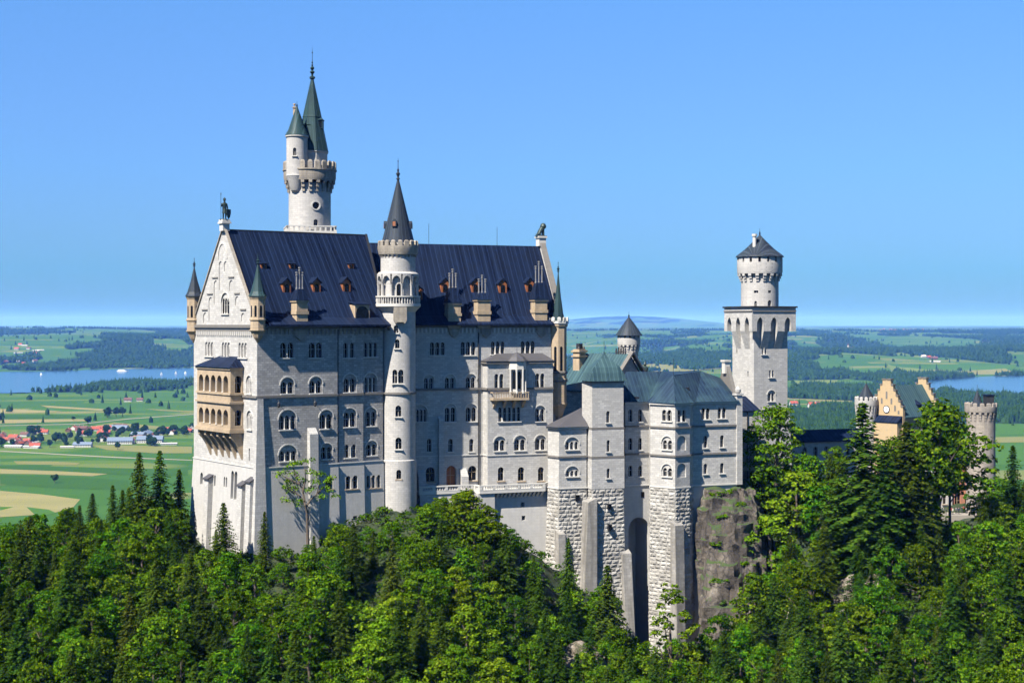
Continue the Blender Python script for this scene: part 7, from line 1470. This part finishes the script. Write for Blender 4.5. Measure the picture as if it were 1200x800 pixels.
def valley_tree(px, py, h, label, group=None):
    x, Y = flat(px,py); tr, cr = RT[random.randrange(3)]; t = tag(empty('field_tree' if not group else 'village_tree',(x,Y,gz(x,Y)),random.uniform(0,6)), label,'tree',group); s = h/9.4; t.scale = (s,s,s)
    for n, me in (('trunk',tr),('crown',cr)): o = bpy.data.objects.new(n,me); COL.objects.link(o); o.parent = t
for px, py, h, lab in ((64,566,13,'lone dark round tree standing in the green fields left of the spruces'),(138,527,13,'small round tree on the meadow just below the village'),(103,498,20,'round tree in the field above the village, left of three trees in a row'),(126,489.5,24,'first tree from the left in the row of three in the fields above the village'),(136,488.5,22,'middle tree of the row of three in the fields above the village'),(143.5,488,22,'third tree from the left in the row of three in the fields above the village'),(86,493,10,'tiny bush tree far left of the three field trees')): valley_tree(px,py,h,lab)
rv = random.Random(4)
for k in range(120):
    c = rv.choice([(60,519,22,5),(85,519,12,5),(5,522,12,3),(40,508,6,2),(148,510,12,4),(165,508,8,3),(190,510,10,3),(208,508,14,3),(128,506,10,3),(222,506,8,3),(175,521,8,2),(100,510,8,3),(115,518,10,2)]); valley_tree(c[0]+rv.uniform(-c[2],c[2]), c[1]+rv.uniform(-c[3],c[3]), rv.uniform(9,17), 'dark green tree among the red roofs of the village in the left fields','village trees')
# houses
RM = {'red':plain('red_tile_roof',(.24,.05,.025),.85,.3,.3),'dark':plain('brown_tile_roof',(.09,.042,.03),.85,.3,.3),'blue':plain('blue_grey_sheet_roof',(.11,.145,.20),.6,.15,.3),'pale':plain('pale_sheet_roof',(.36,.35,.34),.7,.1,.3)}
WM = {'white':plain('white_render',(.42,.41,.385),.9,.08,.3),'rose':plain('rose_render',(.36,.25,.23),.9,.08,.3),'timber':plain('brown_timber',(.09,.05,.03),.9,.2,.5)}
def house_proto(L, W, h, rh, wall, roof):
    w = MB(); w.prism([(-L/2,-W/2),(L/2,-W/2),(L/2,W/2),(-L/2,W/2)],-2,h); g = MB()
    for s_ in (-1,1): w.add([(s_*L/2,-W/2,h),(s_*L/2,W/2,h),(s_*L/2,0,h+rh*.98)],[(0,1,2)])
    r_ = gable_roof(-L/2-.9,L/2+.9,-W/2,W/2,h,h+rh,1.0); v = MB(); n = max(2,int(L/3.2))
    for zz in (1.0,3.6):
        if zz+1.4 > h: continue
        for k in range(n): v.plate(Plane((-L/2+L*(k+.5)/n,-W/2),(1,0)),rect(0,zz,zz+1.4,1.2),.004,.06)
    c = MB(); c.box(L*.15-.4,L*.15+.4,-.4,.4,h+rh-1.2,h+rh+1.1)
    return w.mesh('wall',[WM[wall]],False), r_.mesh('roof',[RM[roof]],False), v.mesh('window',[M['glass']],False), c.mesh('chimney',[WM['white']],False)
HP = {'red':[house_proto(15,11,5.6,4.2,'white','red'),house_proto(19,12,5.4,4.8,'white','red'),house_proto(12,10,5.2,3.6,'timber','red')],'dark':[house_proto(17,12,5.4,4.2,'white','dark'),house_proto(24,14,5,5,'timber','dark')],'blue':[house_proto(38,20,6,5,'white','blue'),house_proto(30,16,6,4,'rose','blue')],'pale':[house_proto(34,10,3.4,1.6,'white','pale'),house_proto(16,11,5.5,4,'white','pale')]}
def valley_house(kind, px, py, rz, label, group, idx=None, scale=1.0):
    x, Y = flat(px,py); P = HP[kind]; p = P[rv.randrange(len(P)) if idx is None else idx]; t = tag(empty('village_house' if kind!='pale' else 'farm_shed',(x,Y,gz(x,Y)),R(rz)),label,'house',group); t.scale = (scale*.85,)*3
    w, r_, v, c = p; ro = None
    for n, me in (('wall',w),('roof',r_)):
        o = bpy.data.objects.new(n,me); COL.objects.link(o); o.parent = t
        if n == 'roof': ro = o
    o = bpy.data.objects.new('window',v); COL.objects.link(o); o.parent = t; o = bpy.data.objects.new('chimney',c); COL.objects.link(o); o.parent = ro
for cx, cy_, rx, ry, n, kinds in ((14,517,16,6,12,['red','red','dark']),(28,522,14,3,7,['red','red','pale']),(48,507,6,2,4,['dark','red']),(88,505,8,2,5,['dark','red','red']),(118,506,13,4,13,['red','red','red','dark']),(95,510,8,2,3,['red']),(140,503,10,1.5,3,['dark','blue']),(172,511,10,2,5,['red','dark','blue']),(205,507,18,2,6,['dark','red','pale']),(226,505,4,1,2,['pale'])):
    for k in range(n):
        kd = rv.choice(kinds); valley_house(kd, cx+rv.uniform(-rx,rx), cy_+rv.uniform(-ry,ry), rv.choice([8,-14,80,100])+rv.uniform(-8,8), {'red':'red roofed white house among trees in the village in the left fields','dark':'brown roofed house among trees in the village in the left fields','blue':'large house with blue grey roof in the village in the left fields','pale':'pale roofed low building in the village in the left fields'}[kd], {'red':'red roofed village houses','dark':'brown roofed village houses','blue':'blue roofed village houses','pale':'pale roofed village buildings'}[kd])
for kd, px, py, rz, lab, sc_ in (('blue',141,520,8,'long pale blue roofed hall at the lower right of the village',1.25),('blue',176,518.5,5,'second large blue roofed hall right of the rose walled hall in the village',1.3),('red',153,519,95,'rose and red gabled house between the two blue roofed halls',1.3),('red',122,517,95,'white gabled house with bright red roof left of the blue roofed hall',1.4),('blue',97,523.5,4,'low grey roofed barn with white walls at the lower edge of the village',.9),('pale',79,524.5,4,'long white glasshouse shed at the lower edge of the village, left of the barn',.75),('pale',198,521,8,'small pale building on the road at the right end of the village',.9),('dark',150,470.5,5,'dark barn standing alone in the fields under the lakeside wood',1.3),('dark',164,470,5,'second dark barn in the fields under the lakeside wood',1.1),('red',954,479,10,'long white farmhouse with reddish roof in the woods right of the square tower',2.0),('red',930,475,10,'small red roofed farmhouse close to the right edge of the square tower',1.4)): valley_house(kd,px,py,rz,lab,None,0,sc_)
for cx, cy_, rx, ry, n, lab, g in ((35,425,24,3.5,16,'tiny house in the hazy village on the far shore of the left lake','far houses across the left lake'),(1055,401,30,3,22,'tiny house in the hazy hamlet on the hills above the right lake','far houses on the right hills'),(1090,434,20,2,5,'tiny farmhouse on the green rise behind the right lake','farms behind the right lake')):
    for k in range(n): valley_house(rv.choice(['red','red','dark','pale']), cx+rv.gauss(0,rx*.5), cy_+rv.uniform(-ry,ry), rv.uniform(-40,40), lab, g, None, 1.5)
def church():
    x, Y = flat(997,416.5); t = tag(empty('far_church',(x,Y,gz(x,Y)),R(10)),'tiny white church with tower on the distant hills right of the square tower','church'); w = MB(); w.box(-14,14,-7,7,-2,12); w.build('nave',WM['white'],t,smooth=False); r_ = gable_roof(-15,15,-7,7,12,19,1); r_.build('roof',RM['red'],t,smooth=False); q = MB(); q.box(-22,-14.1,-4,4,-2,30); to = q.build('bell_tower',WM['white'],t,smooth=False); s = MB(); s.pyramid([(-22.5,-4.5),(-13.6,-4.5),(-13.6,4.5),(-22.5,4.5)],30,(-18,0,44)); s.build('spire',RM['dark'],to,smooth=False)
church()
SAIL = plain('white_sailcloth',(.6,.6,.585),.8,.03)
for i, (px, py, s_, lab) in enumerate(((189,439.5,1.2,'white sail of the leftmost of three sailing boats together on the lake'),(206,438.5,1.3,'middle one of three white sailing boats together on the lake'),(217,438,1.2,'rightmost of three white sailing boats together on the lake'),(48,439.5,1.1,'lone white sailing boat on the left part of the lake'))):
    x, Y = flat(px,py); t = tag(empty('sailing_boat',(x,Y,-.3),rv.uniform(-.6,.6)),lab,'boat','sailing boats on the lake'); t.scale = (s_*.8,)*3
    h = MB(); h.frustum([(-3.5,-.6),(3,-.6),(4.4,0),(3,.6),(-3.5,.6)],-.2,[(-4.2,-1.2),(3,-1.2),(5.6,0),(3,1.2),(-4.2,1.2)],1.3); h.build('hull',SAIL,t,smooth=False); m_ = MB(); m_.tube([(.3,0,1),(.3,0,15)],.12,5); m_.build('mast',M['iron'],t)
    q = MB(); q.add([(.1,0,2.4),(-4.6,.5,2.4),(-2.3,.75,7),(.1,0,14.6),(.1,.06,2.4),(-4.6,.56,2.4),(-2.3,.81,7),(.1,.06,14.6)],[(0,1,2,3),(7,6,5,4)]); q.add([(.6,0,13.4),(5.2,.1,2.2),(2.0,.6,2.4),(.6,.06,13.4),(5.2,.16,2.2),(2.0,.66,2.4)],[(0,1,2),(5,4,3)]); q.build('sail',SAIL,t,smooth=False)
def ferry():
    x, Y = flat(143,435.2); t = tag(empty('ferry_boat',(x,Y,-.3),R(4)),'long white excursion boat on the far side of the lake','boat'); h = MB(); h.frustum([(-20,-4),(19,-4),(26,0),(19,4),(-20,4)],-.5,[(-22,-5),(20,-5),(30,0),(20,5),(-22,5)],3.2); h.build('hull',SAIL,t,smooth=False); c = MB(); c.box(-18,14,-4,4,3.2,6.4); c.box(-14,8,-3.4,3.4,6.4,8.8); c.build('cabin',SAIL,t,smooth=False)
ferry()
# visitors on the forecourt before the gatehouse
CL = [plain('dark_blue_clothes',(.02,.025,.05),.9,.2),plain('black_clothes',(.015,.015,.016),.9,.2),plain('red_clothes',(.35,.04,.04),.9,.2),plain('pale_clothes',(.55,.50,.45),.9,.1),plain('grey_clothes',(.10,.10,.11),.9,.2)]
SKIN = plain('skin',(.50,.30,.21),.7,.08)
def person_proto():
    P = [(0,0,.95),(0,0,1.2),(0,0,1.42),(0,0,1.52),(0,0,1.64),(.19,0,1.40),(.25,.02,1.12),(.27,-.05,.86),(-.19,0,1.40),(-.25,.02,1.12),(-.26,-.06,.86),(.10,0,.88),(.11,-.01,.48),(.12,.02,.06),(.13,-.13,.03),(-.10,0,.88),(-.11,-.02,.48),(-.12,.02,.06),(-.13,-.13,.03)]
    E = [(0,1),(1,2),(2,3),(3,4),(2,5),(5,6),(6,7),(2,8),(8,9),(9,10),(0,11),(11,12),(12,13),(13,14),(0,15),(15,16),(16,17),(17,18)]
    return skin_figure('person',P,E,[.15,.14,.16,.06,.10,.07,.05,.04,.07,.05,.04,.09,.065,.05,.04,.09,.065,.05,.04],CL[0]).data
PM = person_proto(); bpy.data.objects.remove(bpy.data.objects['person'])
PM.materials.append(SKIN); PM.materials.append(CL[1])
for p in PM.polygons: z = p.center.z; p.material_index = 1 if z > 1.5 or (abs(p.center.x) > .22 and z < .95) else (2 if z < .9 else 0)
HAIR = MB(); HAIR.lathe([(.115,1.64),(.12,1.72),(.08,1.79),(.02,1.81)],0,.015,10); HM = HAIR.mesh('hair',[CL[1]])
def court_level(): return HC-(600-EYE)/FPX*382
tag((lambda q: (q.frustum([(x,y) for x,y in (W2(1086,376),W2(1142,376),W2(1142,384),W2(1086,384))],court_level()-6,[(x,y) for x,y in (W2(1086,376),W2(1142,376),W2(1142,384),W2(1086,384))],court_level()),q.build('forecourt_pavement',plain('gravel_court',(.20,.18,.15),.95,.2),None,smooth=False))[1])(MB()),kind='structure')
CN = ['dark blue','black','red','pale','grey']
for k in range(15):
    px = 1093+43*k/14+rv.uniform(-1.2,1.2); Y = rv.uniform(377.2,381.5); x = (px-600)/FPX*Y; ci = k % 5; me = PM.copy() ; me.materials[0] = CL[ci]
    t = bpy.data.objects.new('person',me); COL.objects.link(t); t.location = (x,Y,court_level()); t.rotation_euler = (0,0,rv.uniform(0,6.28)); s_ = rv.uniform(.93,1.06); t.scale = (s_,)*3
    tag(t,'person in %s top in the visitor crowd, %s' % (CN[ci],['near the white wall','before the white wall','at the meeting of white and red walls','before the red wall','near the round gate tower'][min(4,k//3)]),'person','visitors before the gatehouse')
    o = bpy.data.objects.new('hair',HM); COL.objects.link(o); o.parent = t

# ================================================================== the air
def haze():
    m = bpy.data.materials.new('air_haze'); m.use_nodes = True; nt = m.node_tree; nt.nodes.clear(); out = N(nt,'ShaderNodeOutputMaterial'); v = N(nt,'ShaderNodeVolumePrincipled'); v.inputs['Color'].default_value = HAZE_COLOR; v.inputs['Density'].default_value = HAZE_DENSITY; v.inputs['Absorption Color'].default_value = (1,1,1,1); v.inputs['Anisotropy'].default_value = 0.0; nt.links.new(v.outputs[0],out.inputs['Volume'])
    q = MB(); q.box(-60000,60000,-400,75000,-6,560); o = q.build('haze',m,None,smooth=False); tag(o,kind='stuff')
haze()

for o in sc.objects:
    if o.get('label') and len(o['label'].split()) > 16: print('LONG', o.name, o['label'])
